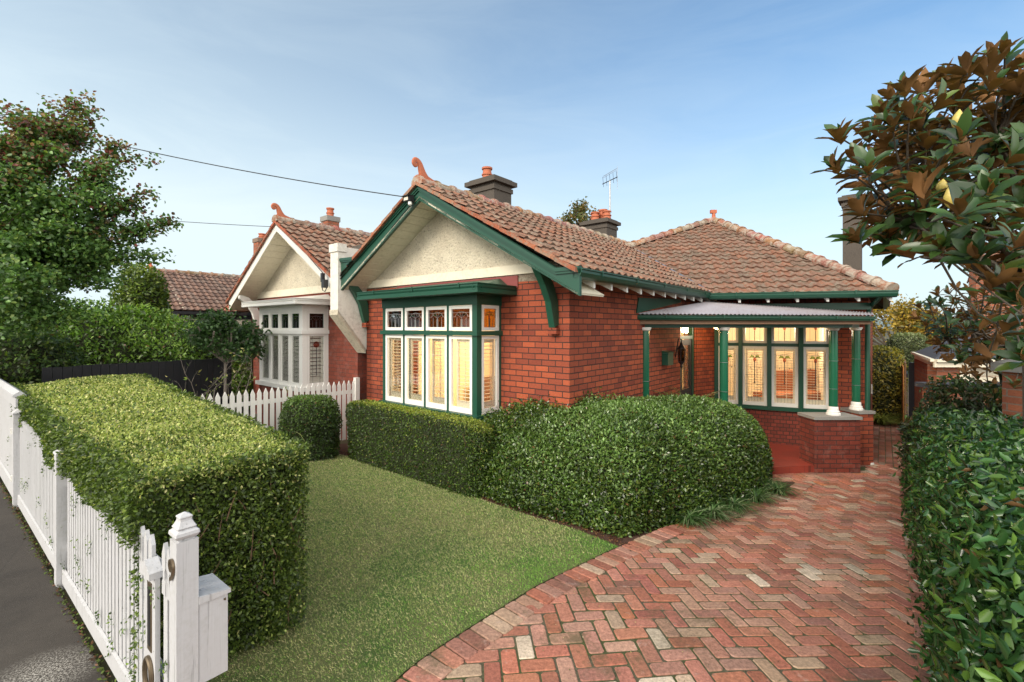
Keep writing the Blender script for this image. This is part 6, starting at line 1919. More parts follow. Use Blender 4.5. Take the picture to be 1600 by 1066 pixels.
def grid_sample(g, n):
    a = g[:-1]; nu = g.shape[1]
    nx = np.roll(g, -1, axis=1)
    p00, p10, p01, p11 = g[:-1].reshape(-1, 3), nx[:-1].reshape(-1, 3), g[1:].reshape(-1, 3), nx[1:].reshape(-1, 3)
    cr = np.cross(p10 - p00 + p11 - p01, p01 - p00 + p11 - p10)
    ar = np.linalg.norm(cr, axis=1)
    i = RNG.choice(len(ar), size=n, p=ar / ar.sum())
    u, v = RNG.random((n, 1)), RNG.random((n, 1))
    P_ = (p00[i] * (1 - u) + p10[i] * u) * (1 - v) + (p01[i] * (1 - u) + p11[i] * u) * v
    return P_, unit(cr[i])


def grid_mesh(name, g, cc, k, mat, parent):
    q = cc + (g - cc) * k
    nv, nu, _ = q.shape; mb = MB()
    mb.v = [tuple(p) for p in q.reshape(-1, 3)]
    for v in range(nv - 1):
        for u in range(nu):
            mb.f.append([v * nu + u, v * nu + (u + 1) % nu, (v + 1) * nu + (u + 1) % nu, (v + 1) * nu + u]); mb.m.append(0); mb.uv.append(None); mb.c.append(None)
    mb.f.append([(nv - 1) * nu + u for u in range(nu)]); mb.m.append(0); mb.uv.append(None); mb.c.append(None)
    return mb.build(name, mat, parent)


def thin(Pn, Nn, L, zref=4.5):
    """Fewer and larger leaves further off."""
    d = np.hypot(Pn[:, 0], Pn[:, 1])
    p = np.clip((zref / d) ** 1.3, 0.10, 1)
    k_ = RNG.random(len(Pn)) < p
    return Pn[k_], Nn[k_], (L * np.clip(1 / np.sqrt(p), 1, 1.7))[k_]


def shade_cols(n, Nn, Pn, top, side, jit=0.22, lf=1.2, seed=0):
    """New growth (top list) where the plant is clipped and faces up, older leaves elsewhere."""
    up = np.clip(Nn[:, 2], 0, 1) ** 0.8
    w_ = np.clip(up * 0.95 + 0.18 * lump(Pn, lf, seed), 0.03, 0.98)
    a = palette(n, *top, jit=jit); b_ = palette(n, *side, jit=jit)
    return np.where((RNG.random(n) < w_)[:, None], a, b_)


def bush(name, label, cat, foot, h, n, L, ratio, top, side, mat='lf', T=LEAF4, expo=(0.45, 0.9), lumpy=0.05, lf=2.2, seed=0.0, base=None, tilt=(0, 0), depth=0.07, core=0.90, dirup=0.3, twigs=0, group=None, undercut=0.0, zref=5.0, spread=0.7, corem=None, nu=72):
    g, cc = blob_grid(foot, h, expo, base=base, lumpy=lumpy, lf=lf, seed=seed, tilt=tilt, undercut=undercut, nu=nu)
    e_ = empty(name, (cc[0], cc[1], g[0, :, 2].min()), label, cat, group)
    Pn, Nn = grid_sample(g, n)
    Ls = RNG.uniform(L[0], L[1], n)
    Pn, Nn, Ls = thin(Pn, Nn, Ls, zref); n = len(Pn)
    dep = np.abs(RNG.normal(size=n)) * depth - depth * 0.35
    Pn = Pn - Nn * dep[:, None]
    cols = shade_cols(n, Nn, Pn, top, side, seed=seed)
    cols = cols * (1 + 0.24 * lump(Pn, 2.6, seed + 2))[:, None]
    dead = RNG.random(n) < 0.012; cols[dead] = np.array([0.16, 0.09, 0.04])
    Dn = Nn + RNG.normal(size=(n, 3)) * 0.8 + np.array([0, 0, dirup])
    Fn = Nn * 0.6 + np.array([0, 0, 0.45]) + RNG.normal(size=(n, 3)) * spread
    leaves('foliage', Pn - unit(Dn) * Ls[:, None] * 0.4, Fn, Ls, ratio, np.clip(cols, 0.004, 1), M[mat], e_, T, Dn)
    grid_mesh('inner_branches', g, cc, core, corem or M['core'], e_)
    if twigs:
        mb = MB()
        P2, N2 = grid_sample(g[: int(len(g) * 0.75)], twigs)
        for p, q in zip(P2, N2):
            a_ = Vector(p) - Vector(q) * 0.16 + Vector((RNG.normal() * 0.05, RNG.normal() * 0.05, -0.14)); b_ = Vector(p) - Vector(q) * 0.01 + Vector((RNG.normal() * 0.05, RNG.normal() * 0.05, 0.05))
            mid_ = a_.lerp(b_, 0.5) + Vector((RNG.normal(), RNG.normal(), RNG.normal())) * 0.02
            mb.tube([a_, mid_, b_], [0.005, 0.0035, 0.002], 4)
        tag(mb.build('twig', M['twig'], e_), kind='stuff')
    return e_


# ---- the tall clipped hedge behind the street fence
HZ = 1.86
NL, NR, FRr, FLl = np.array([-2.06, 2.70]), np.array([-1.45, 3.37]), np.array([-6.75, 8.6]), np.array([-7.75, 7.35])


def on_fence(p, n_):
    t = (p[0] - F_A[0]) * FD[0] + (p[1] - F_A[1]) * FD[1]
    q = FL(t, n_); return np.array([q.x, q.y])


NL = on_fence(NL, -0.02); FLl = on_fence(np.array([-7.57, 7.25]), 0.10)
hc_ = [NL, NR, FRr, FLl]
hcen = np.mean(hc_, axis=0)
hdg = empty('box_hedge', (hcen[0], hcen[1], 0.45), 'long tall clipped hedge with a pale yellow-green flat top behind the street fence', 'hedge')
Pn, Nn = hedge_surface(hc_, HZ, 13000, ['top', 0, 1, 3])
n = len(Pn)
# corner rounding and clipped unevenness
relz = HZ - Pn[:, 2]
Lm = lump(Pn, 1.7, 0.5) * 0.03 + lump(Pn, 4.5, 2.0) * 0.014
Pn = Pn + Nn * Lm[:, None]
top = Nn[:, 2] > 0.5
edge_d = np.full(n, 9.0)
for i in (0, 1, 2, 3):
    A, B = hc_[i], hc_[(i + 1) % 4]; nr = np.array([(B - A)[1], -(B - A)[0]]); nr /= np.linalg.norm(nr)
    edge_d = np.minimum(edge_d, -((Pn[:, :2] - A) @ nr))
Pn[top, 2] -= 0.06 * np.exp(-np.clip(edge_d[top], 0, 9) / 0.06)
sd = ~top
# the end and garden faces lean in towards the ground
lean_ = np.clip((HZ - Pn[:, 2]) / 1.4, 0, 1) ** 1.3
isend = sd & ((Nn[:, 0] * 0.77 - Nn[:, 1] * 0.64) > 0.5)
Pn[isend, :2] -= Nn[isend, :2] * (lean_[isend] * 0.10)[:, None]
isgard = sd & ((Nn[:, 0] * 0.64 + Nn[:, 1] * 0.77) > 0.5)
Pn[isgard, :2] -= Nn[isgard, :2] * (lean_[isgard] * 0.22)[:, None]
isst = sd & ~isend & ~isgard
tt_ = (Pn[:, 0] - F_A[0]) * FD[0] + (Pn[:, 1] - F_A[1]) * FD[1]
# street face hangs over the pickets above them, and stays behind them below
low = isst & (Pn[:, 2] < 1.46 + 0.05 * lump(Pn, 2.5, 7.0))
Pn[low, 0] += FN[0] * 0.09; Pn[low, 1] += FN[1] * 0.09
hi_ = isst & ~low
Pn[hi_, 0] -= FN[0] * 0.05; Pn[hi_, 1] -= FN[1] * 0.05
Ls = np.where(top, RNG.uniform(0.016, 0.028, n), RNG.uniform(0.020, 0.036, n))
Pn, Nn, Ls = thin(Pn, Nn, Ls, 4.0); n = len(Pn); top = Nn[:, 2] > 0.5
dep = np.abs(RNG.normal(size=n)) * np.where(top, 0.028, 0.06)
Pn = Pn - Nn * dep[:, None]
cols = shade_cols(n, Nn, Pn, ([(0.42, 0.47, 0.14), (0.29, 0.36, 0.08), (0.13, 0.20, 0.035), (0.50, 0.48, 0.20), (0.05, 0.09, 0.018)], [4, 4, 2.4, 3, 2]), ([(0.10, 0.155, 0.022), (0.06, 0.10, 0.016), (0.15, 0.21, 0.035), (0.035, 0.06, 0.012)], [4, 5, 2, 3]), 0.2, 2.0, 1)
Dn = Nn * 0.8 + RNG.normal(size=(n, 3)) * 0.75 + [0, 0, 0.15]
Fn = Nn * 0.5 + [0, 0, 0.3] + RNG.normal(size=(n, 3)) * 0.8
leaves('foliage', Pn - unit(Dn) * Ls[:, None] * 0.3, Fn, Ls, 0.52, cols, M['lf'], hdg, LEAF4, Dn)
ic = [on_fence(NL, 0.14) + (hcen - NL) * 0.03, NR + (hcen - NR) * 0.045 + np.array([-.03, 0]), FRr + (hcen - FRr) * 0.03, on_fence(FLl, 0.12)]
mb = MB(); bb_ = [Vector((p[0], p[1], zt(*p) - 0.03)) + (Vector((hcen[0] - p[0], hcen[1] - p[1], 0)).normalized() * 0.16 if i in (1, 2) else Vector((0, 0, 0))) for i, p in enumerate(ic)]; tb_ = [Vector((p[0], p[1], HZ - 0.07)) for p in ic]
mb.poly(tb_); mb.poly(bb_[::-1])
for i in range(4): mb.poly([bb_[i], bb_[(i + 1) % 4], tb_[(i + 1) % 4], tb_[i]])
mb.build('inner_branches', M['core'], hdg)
mb = MB()
for k in range(45):     # bare stems showing in the cut end
    f = RNG.random(); p = Vector((*(NL + (NR - NL) * f), 0)) + Vector((0.77, -0.64, 0)) * RNG.uniform(-0.09, -0.03); z = RNG.uniform(0.6, 1.7)
    q = p + Vector((RNG.normal() * 0.05, RNG.normal() * 0.05, 0)); l = RNG.uniform(0.08, 0.22)
    if z + l > 1.8: l = 1.8 - z
    mb.tube([Vector((p.x, p.y, z)), Vector(((p.x + q.x) / 2, (p.y + q.y) / 2, z + l * 0.5)) + Vector((RNG.normal() * 0.01, 0, 0)), Vector((q.x, q.y, z + l))], [0.0045, 0.0035, 0.002], 4)
tag(mb.build('twig', M['twig'], hdg), kind='stuff')
# sprigs that poke through the pickets
n = 620; ct = RNG.choice(np.concatenate([RNG.uniform(tp + 0.25, t97, 26), RNG.uniform(t97, t28 + 1.2, 12)]), n)
tz = RNG.uniform(0.15, 0.95, 38); ci = RNG.integers(38, size=n)
ctr = np.concatenate([RNG.uniform(tp + 0.22, t97, 26), RNG.uniform(t97, t28 + 1.2, 12)])
pp = np.array([FL(ctr[i] + RNG.normal() * 0.022, -0.012 - abs(RNG.normal()) * 0.012, tz[i] + RNG.normal() * 0.035)[:] for i in ci])
sp_ = leaves('sprigs', pp, RNG.normal(size=(n, 3)) * 0.5 + np.array([-FN[0], -FN[1], 0.2]), RNG.uniform(0.015, 0.028, n), 0.55, palette(n, [(0.05, 0.10, 0.02), (0.03, 0.06, 0.015), (0.13, 0.20, 0.03)]), M['lf'], hdg); tag(sp_, kind='stuff')

# ---- box hedge under the lit window
bush('clipped_hedge', 'low square clipped box hedge directly under the lit bay window', 'hedge',
     [H(3.90, 0.95, 0), H(3.0, 0.96, 0), H(2.2, 0.95, 0), H(1.3, 0.96, 0), H(0.72, 0.93, 0), H(0.70, 0.60, 0), H(1.5, 0.57, 0), H(2.9, 0.57, 0), H(3.92, 0.58, 0)], 1.02, 60000, (0.02, 0.034), 0.55,
     ([(0.20, 0.25, 0.03), (0.14, 0.20, 0.025), (0.26, 0.29, 0.05)],), ([(0.05, 0.10, 0.012), (0.08, 0.14, 0.018), (0.025, 0.05, 0.008)],), expo=(0.16, 0.30), lumpy=0.022, lf=1.6, depth=0.04, core=0.93, twigs=40, zref=6, undercut=0.10, nu=120)

# ---- the big rounded bush beside the drive
ft_ = [G(706, 752), G(785, 788), G(890, 818), G(975, 838), G(1040, 822), G(1120, 800), G(1195, 766), G(1198, 742), (3.55, 8.25), (2.3, 7.75), H(-0.12, -0.35, 0)[:2], H(0.25, 0.25, 0)[:2], H(1.1, 0.84, 0)[:2]]
bush('rounded_bush', 'big dense rounded bush between the lawn, the driveway and the porch', 'bush', ft_, 1.38, 125000, (0.036, 0.058), 0.46,
     ([(0.12, 0.20, 0.045), (0.16, 0.26, 0.075), (0.085, 0.16, 0.03), (0.24, 0.33, 0.12)], [4, 3, 4, 1]), ([(0.045, 0.090, 0.014), (0.075, 0.14, 0.022), (0.024, 0.05, 0.010), (0.12, 0.17, 0.03)],),
     mat='lf_gloss', expo=(0.74, 0.78), lumpy=0.025, lf=1.5, seed=3.0, depth=0.07, core=0.92, twigs=160, zref=6.5, undercut=0.0, tilt=(0.055, 0.04), dirup=0.7, spread=0.9)

# ---- small bush by the divider fence
c = P(484, 700, 8.2); r = 0.56
bush('round_shrub', 'small round dark shrub between the divider fence and the low hedge', 'bush', [(c.x + r * math.cos(a), c.y + r * 0.9 * math.sin(a)) for a in [math.pi / 4 * k for k in range(8)]], 1.05, 16000, (0.03, 0.05), 0.5,
     ([(0.07, 0.13, 0.02), (0.10, 0.17, 0.03)],), ([(0.025, 0.05, 0.012), (0.045, 0.085, 0.016)],), expo=(0.5, 0.75), lumpy=0.07, seed=5, zref=9, twigs=30, undercut=0.3, depth=0.08)


def strap_clump(name, label, c, n, L, cols, w_=0.012, group=None, parent=None, up=1.1, cat='plant', curve=1.0):
    """Arching strap leaves from one crown, each a folded ribbon."""
    z0 = c[2] if len(c) > 2 else zt(c[0], c[1])
    V_ = []; C_ = palette(n, cols, jit=0.2)
    for k in range(n):
        a = RNG.uniform(0, 2 * math.pi); l = RNG.uniform(*L); e_ = RNG.uniform(0.5, 1.0) * up
        d = np.array([math.cos(a), math.sin(a)]); sd_ = np.array([-math.sin(a), math.cos(a)])
        b0 = np.array([c[0], c[1]]) + RNG.normal(size=2) * 0.035
        row = []
        for s in range(6):
            f = s / 5; r_ = l * (0.15 * f + 0.75 * f ** 1.5); z = z0 + l * (e_ * f - curve * e_ * 0.75 * f ** 2.2)
            ww = w_ * (1 - 0.85 * f ** 2) * (0.6 + 0.4 * min(1, f * 4))
            q = b0 + d * r_
            row.append([q[0] + sd_[0] * ww, q[1] + sd_[1] * ww, z]); row.append([q[0] - sd_[0] * ww, q[1] - sd_[1] * ww, z])
        V_.append(row)
    V_ = np.array(V_); fl_ = [[2 * s, 2 * s + 1, 2 * s + 3, 2 * s + 2] for s in range(5)]
    o = np_mesh(name, V_, 12, M['lf'], C_, parent, fl_)
    if label: tag(o, label, cat, group)
    return o


GS = [(0.05, 0.11, 0.025), (0.09, 0.17, 0.05), (0.035, 0.08, 0.02), (0.22, 0.28, 0.14)]
for px, py, lab in ((1214, 772, 'strappy leaved clump nearest the red porch step'), (1180, 783, 'middle strappy clump at the foot of the big bush'), (1146, 797, 'strappy clump under the big bush, third along from the porch step'), (1196, 762, 'strappy clump tucked against the bush behind the nearest porch clump'), (1112, 808, 'second strappy clump from the lawn end of the big bush'), (1078, 818, 'small strappy clump at the lawn end of the big bush')):
    g_ = G(px, py); strap_clump('strap_leaf_plant', lab, g_, 150, (0.28, 0.46), GS, 0.009)
g_ = P(448, 690, 8.1); strap_clump('grassy_plant', 'pale grassy tuft leaning beside the small round shrub', (g_.x, g_.y, 0.6), 70, (0.5, 0.95), [(0.20, 0.22, 0.08), (0.30, 0.28, 0.13), (0.10, 0.15, 0.04)], 0.010)
for x, y, lab in ((10.25, 13.0, 'tufted green plant at the far end of the side path by the house wall'), (10.95, 12.75, 'tufted plant at the end of the side path by the gate')):
    strap_clump('tufted_plant', lab, (x, y), 170, (0.5, 0.95), [(0.14, 0.17, 0.03), (0.20, 0.22, 0.05), (0.08, 0.12, 0.02)], 0.014)

# ---- glossy hedge on the right
h0 = Vector((*G(1482, 1066), 0)); h1 = Vector((*G(1427, 760), 0)); hd_ = (h1 - h0).normalized(); hn_ = Vector((hd_.y, -hd_.x, 0))
qv = lambda t, n_: ((h0 + hd_ * t + hn_ * n_).x, (h0 + hd_ * t + hn_ * n_).y)
LT = (h1 - h0).length
bush('laurel_hedge', 'tall glossy dark green hedge along the right side of the driveway', 'hedge',
     [qv(-2.6, 0.0), qv(-1.2, 0.0), qv(0.4, 0), qv(2.0, 0), qv(3.6, 0), qv(LT, 0.0), qv(LT + 0.6, 0.45), qv(LT + 0.55, 1.3), qv(3.5, 2.6), qv(1.5, 2.5), qv(-0.5, 2.2), qv(-2.0, 1.6), qv(-2.7, 0.7)], 1.42, 150000, (0.045, 0.078), 0.46,
     ([(0.06, 0.145, 0.04), (0.10, 0.20, 0.06), (0.04, 0.10, 0.025)],), ([(0.026, 0.075, 0.02), (0.042, 0.11, 0.028), (0.016, 0.045, 0.012), (0.09, 0.17, 0.03)],),
     mat='lf_gloss', T=LEAF6, expo=(0.20, 0.55), lumpy=0.07, lf=1.3, seed=9, depth=0.06, core=0.92, dirup=0.7, zref=5.5, spread=0.5, twigs=60, undercut=0.02, nu=130)

# ---- shrubs in the neighbour's garden
bush('privet_hedge', 'loose bright green hedge showing above the black paling fence', 'hedge',
     [(-15.5, 11.0), (-12.5, 10.3), (-10.3, 11.1), (-8.8, 12.0), (-7.6, 13.2), (-8.4, 14.2), (-11, 13.9), (-15, 13.4)], 2.62, 75000, (0.055, 0.10), 0.45,
     ([(0.16, 0.28, 0.04), (0.22, 0.34, 0.06), (0.10, 0.20, 0.03)],), ([(0.08, 0.17, 0.02), (0.12, 0.22, 0.03), (0.045, 0.09, 0.015)],), expo=(0.62, 0.62), lumpy=0.34, lf=1.7, seed=11, depth=0.30, core=0.78, zref=10, dirup=1.1, spread=0.9)
c = P(222, 480, 13.6)
bush('upright_shrub', 'tall yellow-green shrub in front of the far house roof', 'bush', [(c.x + 0.72 * math.cos(a), c.y + 0.7 * math.sin(a)) for a in [math.pi / 4 * k for k in range(8)]], 4.0, 16000, (0.07, 0.12), 0.5,
     ([(0.16, 0.22, 0.03), (0.12, 0.18, 0.025)],), ([(0.06, 0.11, 0.015), (0.11, 0.16, 0.02)],), expo=(0.4, 0.7), lumpy=0.14, seed=12, depth=0.18, core=0.8, zref=14)
bush('dark_shrub', 'dark leafy shrub at the far left above the capped white fence', 'bush', [(-11.6, 8.6), (-10.2, 8.3), (-9.0, 8.6), (-8.6, 9.4), (-9.4, 10.2), (-11.5, 10.2)], 2.25, 26000, (0.05, 0.09), 0.5,
     ([(0.10, 0.17, 0.03), (0.06, 0.12, 0.02)],), ([(0.025, 0.055, 0.015), (0.04, 0.08, 0.018), (0.08, 0.12, 0.02)],), expo=(0.45, 0.7), lumpy=0.16, seed=13, depth=0.16, core=0.84, zref=9)

def twiggy(name, label, c, n, h, spread, mat, leafc, cat='shrub'):
    e_ = empty(name, (c[0], c[1], c[2]), label, cat); mb = MB(); tips = []
    for k in range(n):
        p = Vector((c[0], c[1], c[2])) + Vector((RNG.normal() * 0.06, RNG.normal() * 0.06, 0)); a = RNG.uniform(0, 6.28)
        d = Vector((math.cos(a) * spread, math.sin(a) * spread * 0.7, 1)).normalized(); r_ = 0.014
        for s in range(6):
            q = p + d * h * 0.2 * RNG.uniform(0.7, 1.2)
            mb.tube([p, q], [r_, r_ * 0.75], 5); r_ *= 0.75; p = q
            d = (d + Vector((RNG.normal(), RNG.normal(), RNG.normal() * 0.5 - 0.05)) * 0.35).normalized()
            if s > 1:
                for _ in range(2):
                    d2 = (d + Vector((RNG.normal(), RNG.normal(), RNG.normal() * 0.6)) * 0.8).normalized(); q2 = p + d2 * h * RNG.uniform(0.08, 0.22)
                    mb.tube([p, p.lerp(q2, 0.5) + Vector((0, 0, 0.02)), q2], [r_ * 0.6, r_ * 0.45, r_ * 0.3], 4); tips.append(q2)
    mb.build('branches', mat, e_)
    n_ = len(tips) * 3; pp = np.array([list(tips[i // 3]) for i in range(n_)]) + RNG.normal(size=(n_, 3)) * 0.04
    k_ = RNG.random(n_) < leafc
    leaves('foliage', pp[k_], RNG.normal(size=(k_.sum(), 3)) + [0, 0, 0.5], RNG.uniform(0.05, 0.09, k_.sum()), 0.4, palette(k_.sum(), [(0.20, 0.26, 0.05), (0.10, 0.17, 0.03), (0.30, 0.28, 0.10)]), M['lf'], e_)
    return e_


c = P(345, 620, 8.5); twiggy('bare_shrub', 'half bare twiggy shrub with pale branches behind the divider picket fence', (c.x, c.y, 0.7), 12, 1.35, 0.55, M['bark_pale'], 0.5)


# ---- trees
def limb(mb, a, b_, r0, r1, sag=0.1, seg=6, wob=0.05):
    a = Vector(a); b_ = Vector(b_); path = []; L = (b_ - a).length
    o = [Vector((RNG.normal(), RNG.normal(), RNG.normal())) * wob * L for _ in range(2)]
    for i in range(seg + 1):
        f = i / seg; p = a.lerp(b_, f); p += o[0] * math.sin(math.pi * f) + o[1] * 0.5 * math.sin(2 * math.pi * f); p.z += sag * L * math.sin(math.pi * f)
        path.append(p)
    mb.tube(path, [r0 + (r1 - r0) * (i / seg) for i in range(seg + 1)], 7)
    return path


RNG = np.random.default_rng(21)
# street pear tree, trunk just outside the frame on the left
TB = Vector((-9.55, 7.3, zt(-9.55, 7.3))); pear = empty('pear_tree', TB, 'leafy street tree on the left with some dark red leaves at its top', 'tree')
tr = MB(); crotch = TB + Vector((0.25, 0.0, 1.9)); limb(tr, TB - Vector((0, 0, 0.1)), crotch, 0.17, 0.13, 0, 5, 0.02)
tips = [(38, 185, 7.0, 1), (8, 215, 6.8, 1), (125, 160, 7.6, 1), (112, 185, 7.5, 1), (85, 235, 7.2, .6), (120, 200, 7.4, .8), (188, 225, 7.6, 1), (165, 262, 7.4, .3), (150, 300, 7.2, .1), (232, 300, 7.9, .7), (205, 318, 7.8, .4), (262, 344, 8.1, .5), (228, 360, 7.9, .2),
        (250, 398, 8.1, .05), (185, 405, 7.8, 0), (170, 440, 7.6, 0), (60, 300, 6.8, 0), (20, 260, 6.7, .5), (110, 350, 7.0, 0), (40, 380, 6.7, 0), (140, 385, 7.2, 0), (80, 430, 6.8, 0), (20, 460, 6.6, 0), (125, 480, 7.2, 0), (60, 500, 6.9, 0),
        (-60, 200, 6.5, 1), (-110, 260, 6.6, 0), (-80, 350, 6.6, 0), (-60, 450, 6.6, 0), (-150, 220, 7.5, .7), (-200, 330, 7.8, 0), (70, 205, 8.2, .8), (0, 340, 8.0, 0), (100, 290, 8.3, .1), (150, 420, 8.4, 0), (50, 450, 8.4, 0), (0, 230, 8.2, .5), (170, 340, 8.3, 0)]
segs = []; redv = []
for px, py, Z, rd_ in tips:
    T_ = P(px, py, Z); f = RNG.uniform(0.35, 0.6); st = crotch + Vector((0, 0, RNG.uniform(-0.2, 1.2)))
    path = limb(tr, st, T_, 0.040, 0.005, 0.03, 9, 0.045)
    segs.append((path[6], path[-1], 1.1, 0.13)); redv.append(rd_)
    segs.append((path[4], path[6], 0.8, 0.22)); redv.append(rd_ * 0.3)
    segs.append((path[-2], path[-1], 0.35, 0.07)); redv.append(rd_)
    for _ in range(3):
        q0 = path[5 + RNG.integers(4)]; q1 = q0 + Vector((RNG.normal() * 0.38, RNG.normal() * 0.38, abs(RNG.normal()) * 0.25 - 0.05))
        tr.tube([q0, q1], [0.009, 0.004], 4); segs.append((q0, q1, 0.55, 0.12)); redv.append(rd_ * 0.8)
tr.build('trunk', M['bark'], pear)
w_ = np.array([s[2] for s in segs]); n = 62000; nc_ = 4600; ci = RNG.integers(nc_, size=n); cidx = RNG.choice(len(segs), nc_, p=w_ / w_.sum()); idx = cidx[ci]
A = np.array([list(s[0]) for s in segs]); B = np.array([list(s[1]) for s in segs]); SP = np.array([s[3] for s in segs])
t = (RNG.random(nc_) ** 0.7)[ci]; off = (np.clip(RNG.normal(size=(nc_, 3)), -1.6, 1.6) * SP[cidx][:, None] * np.array([0.9, 0.9, 0.65]))[ci] + np.clip(RNG.normal(size=(n, 3)), -1.8, 1.8) * np.array([0.085, 0.085, 0.05])
Pn = A[idx] + (B[idx] - A[idx]) * t[:, None] + off
rv = np.array(redv)[idx] * np.clip(t * 1.3, 0, 1)
isr = RNG.random(n) < rv * 0.62
cg = palette(n, [(0.09, 0.18, 0.045), (0.13, 0.24, 0.06), (0.055, 0.12, 0.03), (0.19, 0.27, 0.06)], [4, 4, 3, 1.5], 0.2); cr_ = palette(n, [(0.20, 0.06, 0.045), (0.18, 0.11, 0.045), (0.12, 0.05, 0.04), (0.22, 0.17, 0.06)], jit=0.25)
cols = np.where(isr[:, None], cr_, cg)
leaves('crown', Pn, RNG.normal(size=(n, 3)) * 0.75 + [0, -0.2, 0.7], RNG.uniform(0.045, 0.075, n), 0.8, cols, M['lf'], pear, LEAF6, np.column_stack([RNG.normal(size=n), RNG.normal(size=n), RNG.normal(size=n) * 0.5 - 0.6]))


def far_tree(name, label, base, c, rad, n, L, pal, mat=M['bark'], nl=14, trunk_r=0.14):
    base = Vector(base); c = Vector(c); e_ = empty(name, base, label, 'tree'); tr = MB()
    limb(tr, base - Vector((0, 0, 0.1)), c - Vector((0, 0, rad[2] * 0.6)), trunk_r, trunk_r * 0.6, 0, 5, 0.02); segs = []
    for k in range(nl):
        a = RNG.uniform(0, 6.28); ph = RNG.uniform(-0.3, 1.2)
        T_ = c + Vector((math.cos(a) * math.cos(ph) * rad[0], math.sin(a) * math.cos(ph) * rad[1], math.sin(ph) * rad[2])) * RNG.uniform(0.75, 1.05)
        path = limb(tr, c - Vector((0, 0, rad[2] * 0.65)), T_, trunk_r * 0.4, 0.02, 0.05, 5, 0.06); segs.append((path[3], path[-1]))
        for _ in range(2):
            q1 = path[4] + Vector((RNG.normal(), RNG.normal(), RNG.normal() * 0.6)) * rad[0] * 0.22; tr.tube([path[4], q1], [0.02, 0.008], 4); segs.append((path[4], q1))
    tr.build('trunk', mat, e_)
    A = np.array([list(s[0]) for s in segs]); B = np.array([list(s[1]) for s in segs]); idx = RNG.integers(len(segs), size=n)
    t = RNG.random(n); Pn = A[idx] + (B[idx] - A[idx]) * t[:, None] + RNG.normal(size=(n, 3)) * rad[0] * 0.10
    leaves('crown', Pn, RNG.normal(size=(n, 3)) + [0, 0, 0.5], RNG.uniform(*L, n), 0.65, palette(n, pal), M['lf'], e_, LEAF4)
    return e_


c = P(352, 535, 10.6); far_tree('camellia', 'dark glossy camellia on thin bare stems left of the white bay window', (c.x, c.y, 0.35), (c.x, c.y, c.z), (0.78, 0.6, 0.72), 6500, (0.06, 0.10), [(0.045, 0.10, 0.03), (0.07, 0.14, 0.04), (0.03, 0.07, 0.02)], M['bark_pale'], 26, 0.045)
c = P(905, 346, 27); far_tree('autumn_tree', 'sparse autumn tree top just showing behind the four-pot chimney', (c.x, c.y, 0), (c.x, c.y, c.z + 0.1), (1.25, 1.2, 1.0), 1700, (0.12, 0.2), [(0.13, 0.14, 0.04), (0.22, 0.15, 0.05), (0.08, 0.10, 0.03)], nl=16)
c = P(1398, 512, 21); far_tree('golden_tree', 'loose golden leaved tree beyond the end of the side path', (c.x, c.y, 0), (c.x, c.y, c.z - 0.1), (1.9, 1.6, 1.5), 5200, (0.11, 0.17), [(0.42, 0.28, 0.03), (0.50, 0.34, 0.05), (0.30, 0.20, 0.04), (0.20, 0.18, 0.04)], nl=22)
c = P(1480, 505, 34); far_tree('distant_tree', 'dark distant tree low on the skyline right of the golden tree', (c.x, c.y, 0), (c.x, c.y, 2.4), (3.4, 2.5, 1.1), 5000, (0.2, 0.32), [(0.06, 0.10, 0.05), (0.09, 0.13, 0.06)], nl=24)

LIT_YG = ([(0.24, 0.22, 0.03), (0.33, 0.28, 0.04), (0.15, 0.16, 0.025)],)  # hedge leaves yellowed to stand in for warm light at the path end
bush('warm_lit_hedge', 'clipped hedge closing the end of the side path, warm light put into its leaf colour', 'hedge', [(9.2, 13.5), (10.4, 13.3), (11.35, 13.5), (12.4, 15.2), (12.0, 16.8), (10.5, 16.9), (9.0, 15.5)], 2.1, 22000, (0.06, 0.09), 0.5, LIT_YG, ([(0.20, 0.17, 0.025), (0.11, 0.11, 0.02), (0.30, 0.23, 0.03)],), expo=(0.14, 0.2), lumpy=0.05, seed=21, core=0.92, zref=14, base=0.0)
c = P(1416, 540, 14.2)
bush('ball_shrub', 'grey-green rounded shrub rising above the timber gate', 'bush', [(c.x + 0.62 * math.cos(a), c.y + 0.55 * math.sin(a)) for a in [math.pi / 4 * k for k in range(8)]], 1.25, 9000, (0.045, 0.07), 0.35, ([(0.20, 0.25, 0.11), (0.26, 0.29, 0.15)],), ([(0.07, 0.10, 0.04), (0.12, 0.15, 0.06)],), expo=(0.5, 0.7), lumpy=0.06, seed=22, core=0.9, zref=14, base=1.25)
mb = MB(); mb.tube([Vector((c.x, c.y, -0.05)), Vector((c.x, c.y, 1.5))], [0.06, 0.05], 8); mb.build('trunk', M['bark'], bpy.data.objects['ball_shrub'])


RNG = np.random.default_rng(5)


